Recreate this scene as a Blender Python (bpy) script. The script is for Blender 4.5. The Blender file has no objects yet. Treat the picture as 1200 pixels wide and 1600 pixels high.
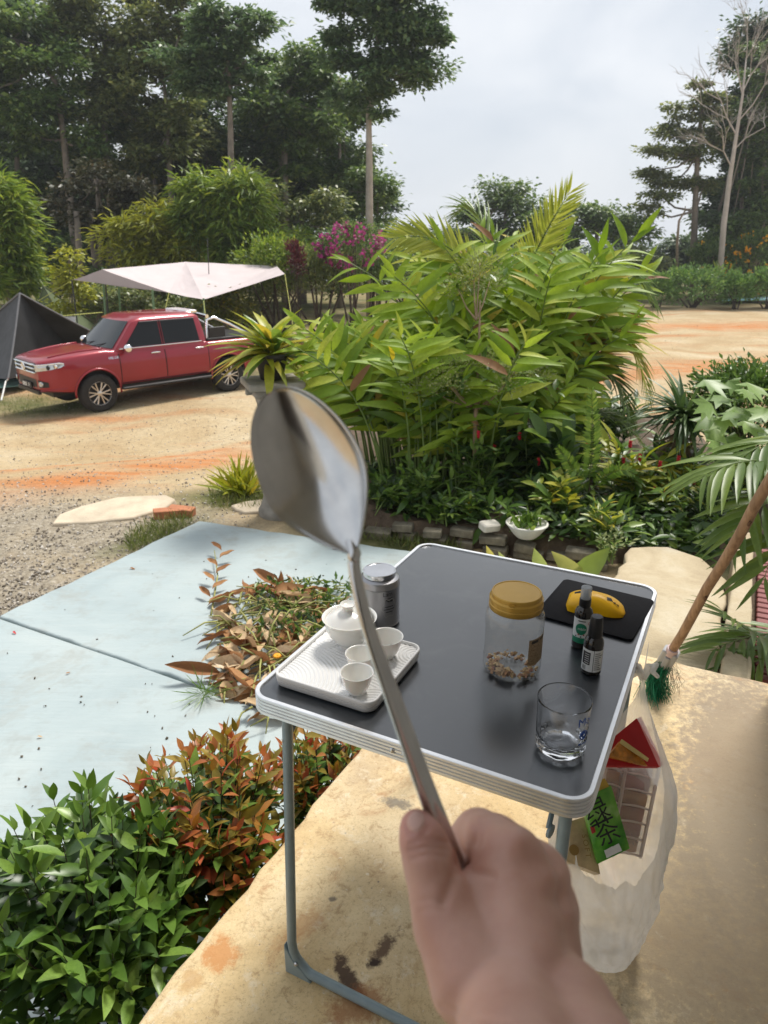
import bpy, bmesh, math, random
import numpy as np
from mathutils import Vector, Matrix
from math import sin, cos, pi, radians, sqrt, atan2, exp

# ------------------------------------------------------------------ camera, sky, sun, exposure
SC = bpy.context.scene
COL = SC.collection
random.seed(7)
RNG = np.random.default_rng(11)
CAM = Vector((0.0, 0.0, 1.44))
PITCH = radians(20.8)
F = 1110.0                                   # focal length in photograph pixels (1200 x 1600)
cam_data = bpy.data.cameras.new('camera')
cam_data.sensor_fit = 'VERTICAL'
cam_data.sensor_height = 34.6
cam_data.sensor_width = 34.6
cam_data.lens = 34.6 * F / 1600.0
cam_data.clip_start = 0.02
cam_data.clip_end = 3000.0
cam_data.dof.use_dof = True
cam_data.dof.focus_distance = 1.3
cam_data.dof.aperture_fstop = 10.0
cam = bpy.data.objects.new('camera', cam_data)
COL.objects.link(cam)
cam.location = CAM
cam.rotation_euler = (pi / 2 - PITCH, 0, 0)
SC.camera = cam

SUN_EL, SUN_AZ = radians(60), radians(34)     # azimuth measured from +Y towards +X
SUN_DIR = Vector((cos(SUN_EL) * sin(SUN_AZ), cos(SUN_EL) * cos(SUN_AZ), sin(SUN_EL)))
world = bpy.data.worlds.new('World')
SC.world = world
world.use_nodes = True
nt = world.node_tree
nt.nodes.clear()
w_out = nt.nodes.new('ShaderNodeOutputWorld')
w_bg = nt.nodes.new('ShaderNodeBackground')
w_sky = nt.nodes.new('ShaderNodeTexSky')
w_sky.sky_type = 'NISHITA'
w_sky.sun_disc = False
w_sky.sun_elevation = SUN_EL
w_sky.sun_rotation = SUN_AZ
w_sky.air_density = 1.0
w_sky.dust_density = 3.0
w_tc = nt.nodes.new('ShaderNodeTexCoord')
w_map = nt.nodes.new('ShaderNodeMapping')
w_map.inputs['Scale'].default_value = (1.0, 1.0, 2.2)
w_no = nt.nodes.new('ShaderNodeTexNoise')
w_no.inputs['Scale'].default_value = 2.6
w_no.inputs['Detail'].default_value = 7
w_no.inputs['Roughness'].default_value = 0.5
w_no.inputs['Distortion'].default_value = 0.6
w_ra = nt.nodes.new('ShaderNodeValToRGB')
w_ra.color_ramp.elements[0].position = 0.32
w_ra.color_ramp.elements[0].color = (0.585, 0.635, 0.70, 1)
w_ra.color_ramp.elements[1].position = 0.68
w_ra.color_ramp.elements[1].color = (0.83, 0.845, 0.87, 1)
w_mul = nt.nodes.new('ShaderNodeMix')
w_mul.data_type = 'RGBA'
w_mul.blend_type = 'MULTIPLY'
w_mul.inputs[0].default_value = 1.0
w_mul.inputs[7].default_value = (6.3, 6.3, 6.3, 1)
w_mix = nt.nodes.new('ShaderNodeMix')
w_mix.data_type = 'RGBA'
w_mix.inputs[0].default_value = 0.92
nt.links.new(w_tc.outputs['Generated'], w_map.inputs['Vector'])
nt.links.new(w_map.outputs[0], w_no.inputs['Vector'])
nt.links.new(w_no.outputs['Fac'], w_ra.inputs[0])
nt.links.new(w_ra.outputs[0], w_mul.inputs[6])
nt.links.new(w_sky.outputs[0], w_mix.inputs[6])
nt.links.new(w_mul.outputs[2], w_mix.inputs[7])
nt.links.new(w_mix.outputs[2], w_bg.inputs['Color'])
w_bg.inputs['Strength'].default_value = 0.105
nt.links.new(w_bg.outputs[0], w_out.inputs['Surface'])

sun_data = bpy.data.lights.new('sun', 'SUN')
sun_data.energy = 2.9
sun_data.angle = radians(15)
sun_data.color = (1.0, 0.955, 0.89)
sun = bpy.data.objects.new('sun', sun_data)
COL.objects.link(sun)
sun.rotation_euler = (-SUN_DIR).to_track_quat('-Z', 'Y').to_euler()
sun.location = SUN_DIR * 60

SC.view_settings.view_transform = 'Standard'
SC.view_settings.look = 'None'
SC.view_settings.gamma = 1.0
SC.view_settings.use_curve_mapping = False
SC.view_settings.exposure = 0.82
SC.render.engine = 'CYCLES'
SC.cycles.max_bounces = 8
SC.cycles.transparent_max_bounces = 16
SC.cycles.transmission_bounces = 8
SC.cycles.caustics_reflective = False
SC.cycles.caustics_refractive = False
SC.cycles.use_denoising = True

# ------------------------------------------------------------------ where a sight line meets a plane
FWD = Vector((0, cos(PITCH), -sin(PITCH)))
UPV = Vector((0, sin(PITCH), cos(PITCH)))
def ray(px, py):
    return Vector((1, 0, 0)) * ((px - 600) / F) + FWD + UPV * ((800 - py) / F)
def wz(px, py, z):
    d = ray(px, py)
    return CAM + d * ((z - CAM.z) / d.z)
def wd(px, py, depth):
    return CAM + ray(px, py) * depth
def wy(px, py, y):
    d = ray(px, py)
    return CAM + d * (y / d.y)
def project(p):
    v = Vector(p) - CAM
    k = v.dot(FWD)
    return 600 + F * v.x / k, 800 - F * v.dot(UPV) / k
BA = radians(-26.8)                            # the house, its porch and the table share this heading
EX = Vector((cos(BA), sin(BA), 0))
EY = Vector((-sin(BA), cos(BA), 0))
def bf(s, t, z=0.0):
    return EX * s + EY * t + Vector((0, 0, z))
def st(p):
    return p.dot(EX), p.dot(EY)
def smooth(a, b, x):
    x = min(1.0, max(0.0, (x - a) / (b - a)))
    return x * x * (3 - 2 * x)

# ------------------------------------------------------------------ objects and properties
def tag(o, label=None, cat=None, group=None, kind=None):
    if label: o['label'] = label
    if cat: o['category'] = cat
    if group: o['group'] = group
    if kind: o['kind'] = kind
    return o
def thing(name, label, cat, loc=(0, 0, 0), rotz=0.0, group=None, rot=None):
    o = bpy.data.objects.new(name, None)
    o.empty_display_size = 0.1
    COL.objects.link(o)
    o.location = loc
    o.rotation_euler = rot if rot else (0, 0, rotz)
    return tag(o, label, cat, group)
def link(name, me, parent=None, world=False):
    o = bpy.data.objects.new(name, me)
    COL.objects.link(o)
    if parent is not None:
        o.parent = parent
        if world and parent.parent is None:
            o.matrix_parent_inverse = (Matrix.Translation(parent.location) @ parent.rotation_euler.to_matrix().to_4x4()).inverted()
    return o
def mesh_np(name, V, Fc, mats, sm=True, mi=None):
    me = bpy.data.meshes.new(name)
    V = np.asarray(V, dtype=np.float32)
    Fc = np.asarray(Fc, dtype=np.int32)
    m, k = Fc.shape
    me.vertices.add(len(V)); me.vertices.foreach_set('co', V.ravel())
    me.loops.add(m * k); me.loops.foreach_set('vertex_index', Fc.ravel())
    me.polygons.add(m)
    me.polygons.foreach_set('loop_start', np.arange(m, dtype=np.int32) * k)
    try:
        me.polygons.foreach_set('loop_total', np.full(m, k, dtype=np.int32))
    except Exception:
        pass
    me.polygons.foreach_set('use_smooth', np.full(m, sm, dtype=bool))
    for mt in (mats if isinstance(mats, (list, tuple)) else [mats]):
        me.materials.append(mt)
    if mi is not None:
        me.polygons.foreach_set('material_index', np.asarray(mi, dtype=np.int32))
    me.update(calc_edges=True)
    me.validate()
    return me

class MB:
    """collects faces for one mesh"""
    def __init__(s):
        s.v, s.f, s.m = [], [], []
    def add(s, vs, fs, mi=0):
        b = len(s.v)
        s.v += [tuple(v) for v in vs]
        s.f += [tuple(i + b for i in f) for f in fs]
        s.m += [mi] * len(fs)
        return s
    def box(s, c, d, M=None, mi=0, taper=1.0):
        x, y, z = d[0] / 2, d[1] / 2, d[2] / 2
        vs = [Vector((a * x * (taper if k > 0 else 1), b * y * (taper if k > 0 else 1), k * z)) for k in (-1, 1) for b in (-1, 1) for a in (-1, 1)]
        if M is not None: vs = [M @ v for v in vs]
        vs = [v + Vector(c) for v in vs]
        return s.add(vs, [(0, 2, 3, 1), (4, 5, 7, 6), (0, 1, 5, 4), (2, 6, 7, 3), (0, 4, 6, 2), (1, 3, 7, 5)], mi)
    def rbox(s, c, d, r, M=None, mi=0, n=3):
        """box with rounded vertical edges and chamfered top and bottom"""
        hx, hy, hz = d[0] / 2, d[1] / 2, d[2] / 2
        ch = min(r * .5, hz * .6)
        rings = []
        for z, ins in ((-hz, ch), (-hz + ch, 0), (hz - ch, 0), (hz, ch)):
            ring = []
            for (sx, sy, a0) in ((1, 1, 0), (-1, 1, pi / 2), (-1, -1, pi), (1, -1, 3 * pi / 2)):
                for i in range(n + 1):
                    a = a0 + pi / 2 * i / n
                    ring.append(Vector((sx * (hx - r) + (r - ins) * cos(a), sy * (hy - r) + (r - ins) * sin(a), z)))
            rings.append(ring)
        if M is not None: rings = [[M @ v for v in q] for q in rings]
        rings = [[v + Vector(c) for v in q] for q in rings]
        return s.loft(rings, caps=True, mi=mi)
    def loft(s, rings, closed=True, caps=False, mi=0):
        n = len(rings[0]); vs = [v for r in rings for v in r]; fs = []
        for i in range(len(rings) - 1):
            for j in range(n if closed else n - 1):
                k = (j + 1) % n
                fs.append((i * n + j, i * n + k, (i + 1) * n + k, (i + 1) * n + j))
        if caps:
            fs.append(tuple(range(n - 1, -1, -1)))
            fs.append(tuple((len(rings) - 1) * n + j for j in range(n)))
        return s.add(vs, fs, mi)
    def tube(s, pts, rad, n=8, caps=True, mi=0, flat=1.0):
        pts = [Vector(p) for p in pts]
        if not isinstance(rad, (list, tuple)): rad = [rad] * len(pts)
        rings = []
        t0 = (pts[1] - pts[0]).normalized()
        up = Vector((0, 0, 1)) if abs(t0.z) < .9 else Vector((1, 0, 0))
        a = t0.cross(up).normalized()
        for i, p in enumerate(pts):
            t = (pts[min(i + 1, len(pts) - 1)] - pts[max(i - 1, 0)])
            t = t.normalized() if t.length > 1e-9 else t0
            a = (a - t * a.dot(t)); a = a.normalized() if a.length > 1e-6 else t.orthogonal().normalized()
            b = t.cross(a)
            rings.append([p + (a * cos(2 * pi * k / n) + b * sin(2 * pi * k / n) * flat) * rad[i] for k in range(n)])
        return s.loft(rings, caps=caps, mi=mi)
    def lathe(s, prof, n=32, c=(0, 0, 0), mi=0, caps=False):
        rings = [[Vector((c[0] + r * cos(2 * pi * k / n), c[1] + r * sin(2 * pi * k / n), c[2] + z)) for k in range(n)] for r, z in prof]
        return s.loft(rings, caps=caps, mi=mi)
    def grid(s, fn, nu, nv, mi=0, closed_u=False):
        vs = [fn(i / (nu - (0 if closed_u else 1)), j / (nv - 1)) for j in range(nv) for i in range(nu)]
        fs = []
        for j in range(nv - 1):
            for i in range(nu if closed_u else nu - 1):
                k = (i + 1) % nu
                fs.append((j * nu + i, j * nu + k, (j + 1) * nu + k, (j + 1) * nu + i))
        return s.add(vs, fs, mi)
    def mesh(s, name, mats, angle=38):
        me = bpy.data.meshes.new(name)
        me.from_pydata([tuple(v) for v in s.v], [], s.f)
        for mt in (mats if isinstance(mats, (list, tuple)) else [mats]): me.materials.append(mt)
        me.polygons.foreach_set('material_index', s.m)
        me.polygons.foreach_set('use_smooth', [angle > 0] * len(s.f))
        me.update()
        if 0 < angle < 180: me.set_sharp_from_angle(angle=radians(angle))
        return me
    def build(s, name, mats, parent=None, angle=38, world=False):
        return link(name, s.mesh(name, mats, angle), parent, world)

def fix_normals(o):
    bm = bmesh.new(); bm.from_mesh(o.data)
    bmesh.ops.recalc_face_normals(bm, faces=bm.faces)
    bm.to_mesh(o.data); bm.free()
    return o
def solidify(o, t, offset=0):
    m = o.modifiers.new('solid', 'SOLIDIFY'); m.thickness = t; m.offset = offset
    return o
def bevel(o, w, n=2, ang=35):
    m = o.modifiers.new('bevel', 'BEVEL'); m.width = w; m.segments = n; m.limit_method = 'ANGLE'; m.angle_limit = radians(ang)
    return o
def subsurf(o, n=1):
    m = o.modifiers.new('sub', 'SUBSURF'); m.levels = n; m.render_levels = n
    return o
def apply_mods(o):
    dg = bpy.context.evaluated_depsgraph_get()
    me = bpy.data.meshes.new_from_object(o.evaluated_get(dg))
    o.modifiers.clear()
    o.data = me
    return o
def text_mesh(body, size, mat, depth=0.0, align='CENTER', spacing=1.0):
    cu = bpy.data.curves.new('lettering', 'FONT')
    cu.body = body; cu.size = size; cu.align_x = align; cu.align_y = 'CENTER'; cu.extrude = depth; cu.space_character = spacing
    cu.resolution_u = 3
    o = bpy.data.objects.new('lettering', cu)
    COL.objects.link(o)
    dg = bpy.context.evaluated_depsgraph_get()
    me = bpy.data.meshes.new_from_object(o.evaluated_get(dg))
    bpy.data.objects.remove(o)
    me.materials.clear(); me.materials.append(mat)
    return me
def wrap_text(me, R, a0, z0, rot90=False):
    """lay flat lettering round an upright cylinder of radius R, centred at angle a0 and height z0"""
    for v in me.vertices:
        x, y = v.co.x, v.co.y
        if rot90: x, y = y, -x
        a = a0 + x / R
        v.co = (R * cos(a), R * sin(a), z0 + y)
    me.update()
    return me

# ------------------------------------------------------------------ materials
MATS = {}
def nodes(name):
    m = bpy.data.materials.new(name); m.use_nodes = True
    n = m.node_tree.nodes; l = m.node_tree.links
    return m, n, l, n['Principled BSDF']
def noise(n, l, vec, scale, detail=5, rough=.55, dist=0.0):
    t = n.new('ShaderNodeTexNoise'); t.inputs['Scale'].default_value = scale; t.inputs['Detail'].default_value = detail
    t.inputs['Roughness'].default_value = rough; t.inputs['Distortion'].default_value = dist
    if vec is not None: l.new(vec, t.inputs['Vector'])
    return t.outputs['Fac']
def ramp(n, l, src, stops):
    r = n.new('ShaderNodeValToRGB'); e = r.color_ramp.elements
    while len(e) < len(stops): e.new(0.5)
    for i, (p, c) in enumerate(stops):
        e[i].position = p
        e[i].color = (c, c, c, 1) if isinstance(c, (int, float)) else (*c, 1)
    l.new(src, r.inputs[0])
    return r.outputs[0]
def mixc(n, l, fac, a, b, mode='MIX'):
    x = n.new('ShaderNodeMix'); x.data_type = 'RGBA'; x.blend_type = mode
    for sock, val in ((0, fac), (6, a), (7, b)):
        if hasattr(val, 'is_linked') or hasattr(val, 'node'): l.new(val, x.inputs[sock])
        elif sock == 0: x.inputs[0].default_value = val
        else: x.inputs[sock].default_value = (*val, 1)
    return x.outputs[2]
def math_n(n, l, op, a, b=None):
    x = n.new('ShaderNodeMath'); x.operation = op
    for i, val in enumerate((a, b)):
        if val is None: continue
        if hasattr(val, 'node'): l.new(val, x.inputs[i])
        else: x.inputs[i].default_value = val
    return x.outputs[0]
def bump(n, l, h, bs, strength=.3, dist=.01):
    b = n.new('ShaderNodeBump'); b.inputs['Strength'].default_value = strength; b.inputs['Distance'].default_value = dist
    l.new(h, b.inputs['Height']); l.new(b.outputs[0], bs.inputs['Normal'])
    return b
def coords(n, kind='Object', scale=None, rot=None):
    tc = n.new('ShaderNodeTexCoord')
    if scale is None and rot is None: return tc.outputs[kind]
    mp = n.new('ShaderNodeMapping')
    if scale: mp.inputs['Scale'].default_value = scale
    if rot: mp.inputs['Rotation'].default_value = rot
    n.id_data.links.new(tc.outputs[kind], mp.inputs[0])
    return mp.outputs[0]
def mat(name, c, rough=.5, metal=0.0, var=.12, scale=9, bmp=0.0, bscale=60, bdist=.002, spec=.5, trans=0.0, sss=0.0, coat=0.0, ior=1.45, rvar=.1, alpha=1.0):
    if name in MATS: return MATS[name]
    m, n, l, bs = nodes(name)
    co = coords(n)
    if var:
        f = noise(n, l, co, scale, 6, .6)
        f = ramp(n, l, f, [(.3, 0.0), (.7, 1.0)])
        col = mixc(n, l, f, tuple(x * (1 - var) for x in c), tuple(min(1, x * (1 + var)) for x in c))
        l.new(col, bs.inputs['Base Color'])
        if rvar:
            g = noise(n, l, co, scale * 2.3, 4)
            rr = n.new('ShaderNodeMapRange'); l.new(g, rr.inputs[0])
            rr.inputs[3].default_value = max(.02, rough - rvar); rr.inputs[4].default_value = min(1, rough + rvar)
            l.new(rr.outputs[0], bs.inputs['Roughness'])
        else: bs.inputs['Roughness'].default_value = rough
    else:
        bs.inputs['Base Color'].default_value = (*c, 1); bs.inputs['Roughness'].default_value = rough
    bs.inputs['Metallic'].default_value = metal
    bs.inputs['Specular IOR Level'].default_value = spec
    bs.inputs['Transmission Weight'].default_value = trans
    bs.inputs['IOR'].default_value = ior
    bs.inputs['Coat Weight'].default_value = coat
    bs.inputs['Alpha'].default_value = alpha
    if sss:
        bs.inputs['Subsurface Weight'].default_value = sss
        bs.inputs['Subsurface Radius'].default_value = (.012, .005, .003)
        bs.inputs['Subsurface Scale'].default_value = 1.0
    if bmp: bump(n, l, noise(n, l, co, bscale, 6, .6), bs, bmp, bdist)
    MATS[name] = m
    return m
def leafmat(name, dark, light, third=None, trans=.3, rough=.42, spec=.45):
    """foliage: each leaf gets its own tone between dark and light, light passes through the blade"""
    if name in MATS: return MATS[name]
    m, n, l, bs = nodes(name)
    geo = n.new('ShaderNodeNewGeometry'); oi = n.new('ShaderNodeObjectInfo')
    r = math_n(n, l, 'FRACT', math_n(n, l, 'ADD', geo.outputs['Random Per Island'], oi.outputs['Random']))
    stops = [(0.0, dark), (.75 if third else 1.0, light)]
    if third: stops.append((1.0, third))
    col = ramp(n, l, r, stops)
    f = noise(n, l, coords(n), 14.0, 3)
    col = mixc(n, l, ramp(n, l, f, [(.3, .0), (.75, .35)]), col, tuple(x * .55 for x in dark))
    l.new(col, bs.inputs['Base Color'])
    bs.inputs['Roughness'].default_value = rough
    bs.inputs['Specular IOR Level'].default_value = spec
    tr = n.new('ShaderNodeBsdfTranslucent')
    hs = n.new('ShaderNodeHueSaturation'); hs.inputs['Hue'].default_value = .485; hs.inputs['Value'].default_value = 1.5; hs.inputs['Saturation'].default_value = 1.05
    l.new(col, hs.inputs['Color']); l.new(hs.outputs[0], tr.inputs['Color'])
    mx = n.new('ShaderNodeMixShader'); mx.inputs[0].default_value = trans
    l.new(bs.outputs[0], mx.inputs[1]); l.new(tr.outputs[0], mx.inputs[2])
    l.new(mx.outputs[0], n['Material Output'].inputs['Surface'])
    MATS[name] = m
    return m
def glassmat(name, c=(1, 1, 1), rough=.02, ior=1.45, shadow=.75):
    """clear glass or plastic"""
    if name in MATS: return MATS[name]
    m, n, l, bs = nodes(name)
    bs.inputs['Base Color'].default_value = (*c, 1); bs.inputs['Roughness'].default_value = rough
    bs.inputs['Transmission Weight'].default_value = 1.0; bs.inputs['IOR'].default_value = ior
    MATS[name] = m
    return m
def thinmat(name, c, opacity=.5, rough=.35, trans=.5):
    """thin plastic film: part see-through, part milky"""
    if name in MATS: return MATS[name]
    m, n, l, bs = nodes(name)
    bs.inputs['Base Color'].default_value = (*c, 1); bs.inputs['Roughness'].default_value = rough
    tl = n.new('ShaderNodeBsdfTranslucent'); tl.inputs['Color'].default_value = (*c, 1)
    a = n.new('ShaderNodeMixShader'); a.inputs[0].default_value = trans
    l.new(bs.outputs[0], a.inputs[1]); l.new(tl.outputs[0], a.inputs[2])
    tp = n.new('ShaderNodeBsdfTransparent')
    b = n.new('ShaderNodeMixShader')
    co = coords(n)
    f = noise(n, l, co, 9, 4)
    rr = n.new('ShaderNodeMapRange'); l.new(f, rr.inputs[0]); rr.inputs[1].default_value = .3; rr.inputs[2].default_value = .7
    rr.inputs[3].default_value = opacity - .12; rr.inputs[4].default_value = min(1, opacity + .12)
    l.new(rr.outputs[0], b.inputs[0])
    l.new(tp.outputs[0], b.inputs[1]); l.new(a.outputs[0], b.inputs[2])
    l.new(b.outputs[0], n['Material Output'].inputs['Surface'])
    bump(n, l, mixc(n, l, .5, noise(n, l, co, 22, 7, .7, 2.5), noise(n, l, co, 70, 5, .6, 3.0)), bs, .55, .005)
    MATS[name] = m
    return m

# ------------------------------------------------------------------ leaves
def leaf_t(nseg=4, W=.3, fold=.25, droop=.2, tip=1.0, broad=.45, wave=0.0):
    """blade of length 1 along +Y, upper side +Z, as (verts, quads)"""
    V, Q = [], []
    for i in range(nseg + 1):
        u = i / nseg
        if u < broad: w = sin(pi / 2 * (u / broad)) ** .8 if u > 0 else .0
        else: w = cos(pi / 2 * ((u - broad) / (1 - broad))) ** tip
        w = max(w, .03) * W / 2
        z = -droop * u * u + wave * sin(u * 9)
        V += [(-w, u, z + fold * w), (0, u, z), (w, u, z + fold * w)]
    for i in range(nseg):
        a = i * 3
        Q += [(a, a + 1, a + 4, a + 3), (a + 1, a + 2, a + 5, a + 4)]
    return np.array(V, float), np.array(Q, int)
def frame(pos, d, up, sx, sy=None, roll=0.0):
    """4x4 placing a blade at pos pointing along d with its upper side towards up"""
    d = np.asarray(d, float); d = d / (np.linalg.norm(d) + 1e-9)
    x = np.cross(d, up); nx = np.linalg.norm(x)
    x = x / nx if nx > 1e-5 else np.array([1.0, 0, 0])
    z = np.cross(x, d)
    if roll:
        c, s = cos(roll), sin(roll)
        x, z = x * c + z * s, z * c - x * s
    sy = sx if sy is None else sy
    M = np.eye(4)
    M[:3, 0] = x * sx; M[:3, 1] = d * sy; M[:3, 2] = z * sx; M[:3, 3] = pos
    return M
def merge(tmpl, Ms):
    V, Q = tmpl
    Ms = np.asarray(Ms)
    n, k = len(Ms), len(V)
    P = np.einsum('nij,kj->nki', Ms[:, :3, :3], V) + Ms[:, None, :3, 3]
    Fq = (Q[None] + (np.arange(n) * k)[:, None, None]).reshape(-1, Q.shape[1])
    return P.reshape(-1, 3), Fq
def leaves(parent, tmpl, Ms, material, nobj=0, name='leaf', rest='foliage', center=None):
    """the blades nearest the camera as objects that share one mesh, all others joined as one mass"""
    if not len(Ms): return
    Ms = np.asarray(Ms)
    L = np.array(parent.location)
    Ms = Ms.copy(); Ms[:, :3, 3] -= L
    if nobj:
        cp = Ms[:, :3, 3] + L - np.array(CAM)
        order = np.argsort(np.linalg.norm(cp, axis=1))
        Ms = Ms[order]
        me = mesh_np(name, tmpl[0], tmpl[1], material)
        for M in Ms[:nobj]:
            o = bpy.data.objects.new(name, me); COL.objects.link(o); o.parent = parent
            o.matrix_basis = Matrix(M.tolist())
        Ms = Ms[nobj:]
    if len(Ms):
        V, Q = merge(tmpl, Ms)
        o = link(rest, mesh_np(rest, V, Q, material), parent)
        o['kind'] = 'stuff'
def rvec(s=1.0):
    return RNG.normal(size=3) * s
def unit(v):
    v = np.asarray(v, float); return v / (np.linalg.norm(v) + 1e-9)
# ------------------------------------------------------------------ the setting: ground, road, porch, patio, path
ZR = -1.80                                    # the lower yard where the truck stands
ZS = -0.64                                    # the blue patio
def gz(x, y):
    y0 = 5.3 + 2.2 * smooth(-.4, 1.5, x) + 1.5 * smooth(2, 6, x)
    z = -0.69 + (ZR + 0.69) * smooth(y0, y0 + 7.0, y)
    z += .05 * sin(x * .9 + y * .35) * smooth(8, 14, y) + .03 * sin(x * 2.3 - y * 1.1) * smooth(6, 9, y)
    z -= 22 * smooth(62, 190, y) + 3.0 * smooth(30, 70, -x) * 0
    return z
def wg(px, py):
    """where a sight line meets the ground"""
    d = ray(px, py); k = 2.0; h = .25; hit = False
    while k < 400:
        p = CAM + d * k
        if p.z <= gz(p.x, p.y):
            if h < .004: break
            k -= h; h *= .25; hit = True
        else:
            k += h
            if k > 40 and not hit: h = 1.0
    return Vector((p.x, p.y, gz(p.x, p.y)))

def axis(spec):
    out = []
    for a, b, h in spec: out += list(np.arange(a, b, h))
    return np.array(out + [spec[-1][1]])
gxs = axis([(-260, -40, 12), (-40, -12, 1.4), (-12, 9, .14), (9, 40, 1.4), (40, 260, 12)])
gys = axis([(-20, 1.5, 1.5), (1.5, 19, .14), (19, 45, .6), (45, 100, 4), (100, 400, 15)])
GX, GY = np.meshgrid(gxs, gys)
GZ = np.vectorize(gz)(GX, GY) + RNG.normal(size=GX.shape) * .006 * (np.abs(GX) < 12) * (GY > 1.5) * (GY < 19)
nx, ny = len(gxs), len(gys)
I = (np.arange(ny - 1)[:, None] * nx + np.arange(nx - 1)[None]).ravel()
gm, n, l, bs = nodes('dirt')
co = coords(n)
tan = ramp(n, l, noise(n, l, co, .55, 8, .6, .4), [(.3, (.40, .285, .155)), (.52, (.485, .375, .225)), (.72, (.55, .455, .305))])
# iron-red wheel ruts that run along the drive
rutc = coords(n, 'Object', (.10, .42, 1), (0, 0, radians(-12)))
rut = noise(n, l, rutc, 2.2, 6, .55, .3)
col = mixc(n, l, ramp(n, l, rut, [(.52, 0.0), (.70, .75)]), tan, (.45, .20, .08))
at2 = n.new('ShaderNodeAttribute'); at2.attribute_name = 'rut'
col = mixc(n, l, math_n(n, l, 'MULTIPLY', at2.outputs['Fac'], ramp(n, l, noise(n, l, coords(n, 'Object', (.35, 1.6, 1), (0, 0, radians(-10))), 1.6, 7, .6, .4), [(.32, .15), (.58, .95)])), col, (.50, .20, .07))
# grey gravel near the patio, weighted by an attribute painted on the mesh
at = n.new('ShaderNodeAttribute'); at.attribute_name = 'gravel'
gcol = ramp(n, l, noise(n, l, co, 26, 5, .7), [(.3, (.20, .165, .12)), (.55, (.38, .33, .25)), (.75, (.55, .50, .42))])
brk = noise(n, l, co, 2.0, 6, .6)
gf = math_n(n, l, 'MULTIPLY', at.outputs['Fac'], ramp(n, l, brk, [(.25, .4), (.5, 1.0)]))
col = mixc(n, l, gf, col, gcol)
ag = n.new('ShaderNodeAttribute'); ag.attribute_name = 'turf'
tf = math_n(n, l, 'MULTIPLY', ag.outputs['Fac'], ramp(n, l, noise(n, l, co, 1.4, 7, .65), [(.25, .45), (.55, 1.0)]))
tcol = ramp(n, l, noise(n, l, co, 5, 6, .7), [(.3, (.075, .085, .03)), (.6, (.14, .15, .055)), (.8, (.24, .20, .10))])
col = mixc(n, l, tf, col, tcol)
fine = noise(n, l, co, 45, 6, .75)
col = mixc(n, l, .7, col, ramp(n, l, noise(n, l, co, 9, 8, .75), [(.30, .62), (.55, 1.0)]), 'MULTIPLY')
col = mixc(n, l, .55, col, ramp(n, l, fine, [(.25, .45), (.6, 1.0)]), 'MULTIPLY')
l.new(col, bs.inputs['Base Color'])
bs.inputs['Roughness'].default_value = .95
bs.inputs['Specular IOR Level'].default_value = .15
bump(n, l, noise(n, l, co, 22, 8, .75), bs, .7, .03)
ground_me = mesh_np('ground', np.stack([GX.ravel(), GY.ravel(), GZ.ravel()], 1), np.stack([I, I + 1, I + 1 + nx, I + nx], 1), gm)
def blobs(spec, X, Y):
    w = np.zeros_like(X)
    for cx, cy, rx, ry, ang in spec:
        c, s = cos(ang), sin(ang)
        u = ((X - cx) * c + (Y - cy) * s) / rx; v = (-(X - cx) * s + (Y - cy) * c) / ry
        w = np.maximum(w, np.clip(1.6 - 1.6 * (u * u + v * v) ** .5, 0, 1))
    return w
P_ = lambda px, py: tuple(wg(px, py)[:2])
GRAVEL = [(*P_(90, 850), 1.6, 2.2, .9), (*P_(20, 900), 1.5, 1.6, 0), (*P_(230, 830), 1.0, .9, .7)]
TURF = [(*P_(60, 635), 2.4, 1.3, -.2), (*P_(380, 775), .9, .55, .2), (*P_(590, 850), .9, .5, -.4), (*P_(250, 835), .7, .25, 1.0), (*P_(490, 585), 3.0, 1.2, .2),
        (-9, 22, 9, 5, 0), (-14, 40, 26, 17, 0), (1, 21, 3.5, 2, 0), (16, 43, 40, 4.2, -.05), (20, 60, 60, 17, 0), (1.5, 6.5, 2.4, 1.8, 0), (3.0, 5.0, 1.5, 2.5, 0)]
def band(a, b, w):
    p, q = Vector(wg(*a)), Vector(wg(*b)); c = (p + q) / 2
    return (c.x, c.y, (q - p).length * .75, w, atan2(q.y - p.y, q.x - p.x))
RUT = [band((-60, 800), (390, 705), .75), band((-60, 745), (400, 690), .35), band((930, 600), (1230, 560), 1.0), band((980, 510), (1260, 505), 1.6), band((430, 690), (560, 640), .5)]
for nm, spec in (('gravel', GRAVEL), ('turf', TURF), ('rut', RUT)):
    a = ground_me.attributes.new(nm, 'FLOAT', 'POINT')
    a.data.foreach_set('value', blobs(spec, GX, GY).ravel().astype(np.float32))
ground = tag(link('ground', ground_me), 'sandy dirt yard with rust coloured wheel ruts', None, kind='structure')

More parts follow.
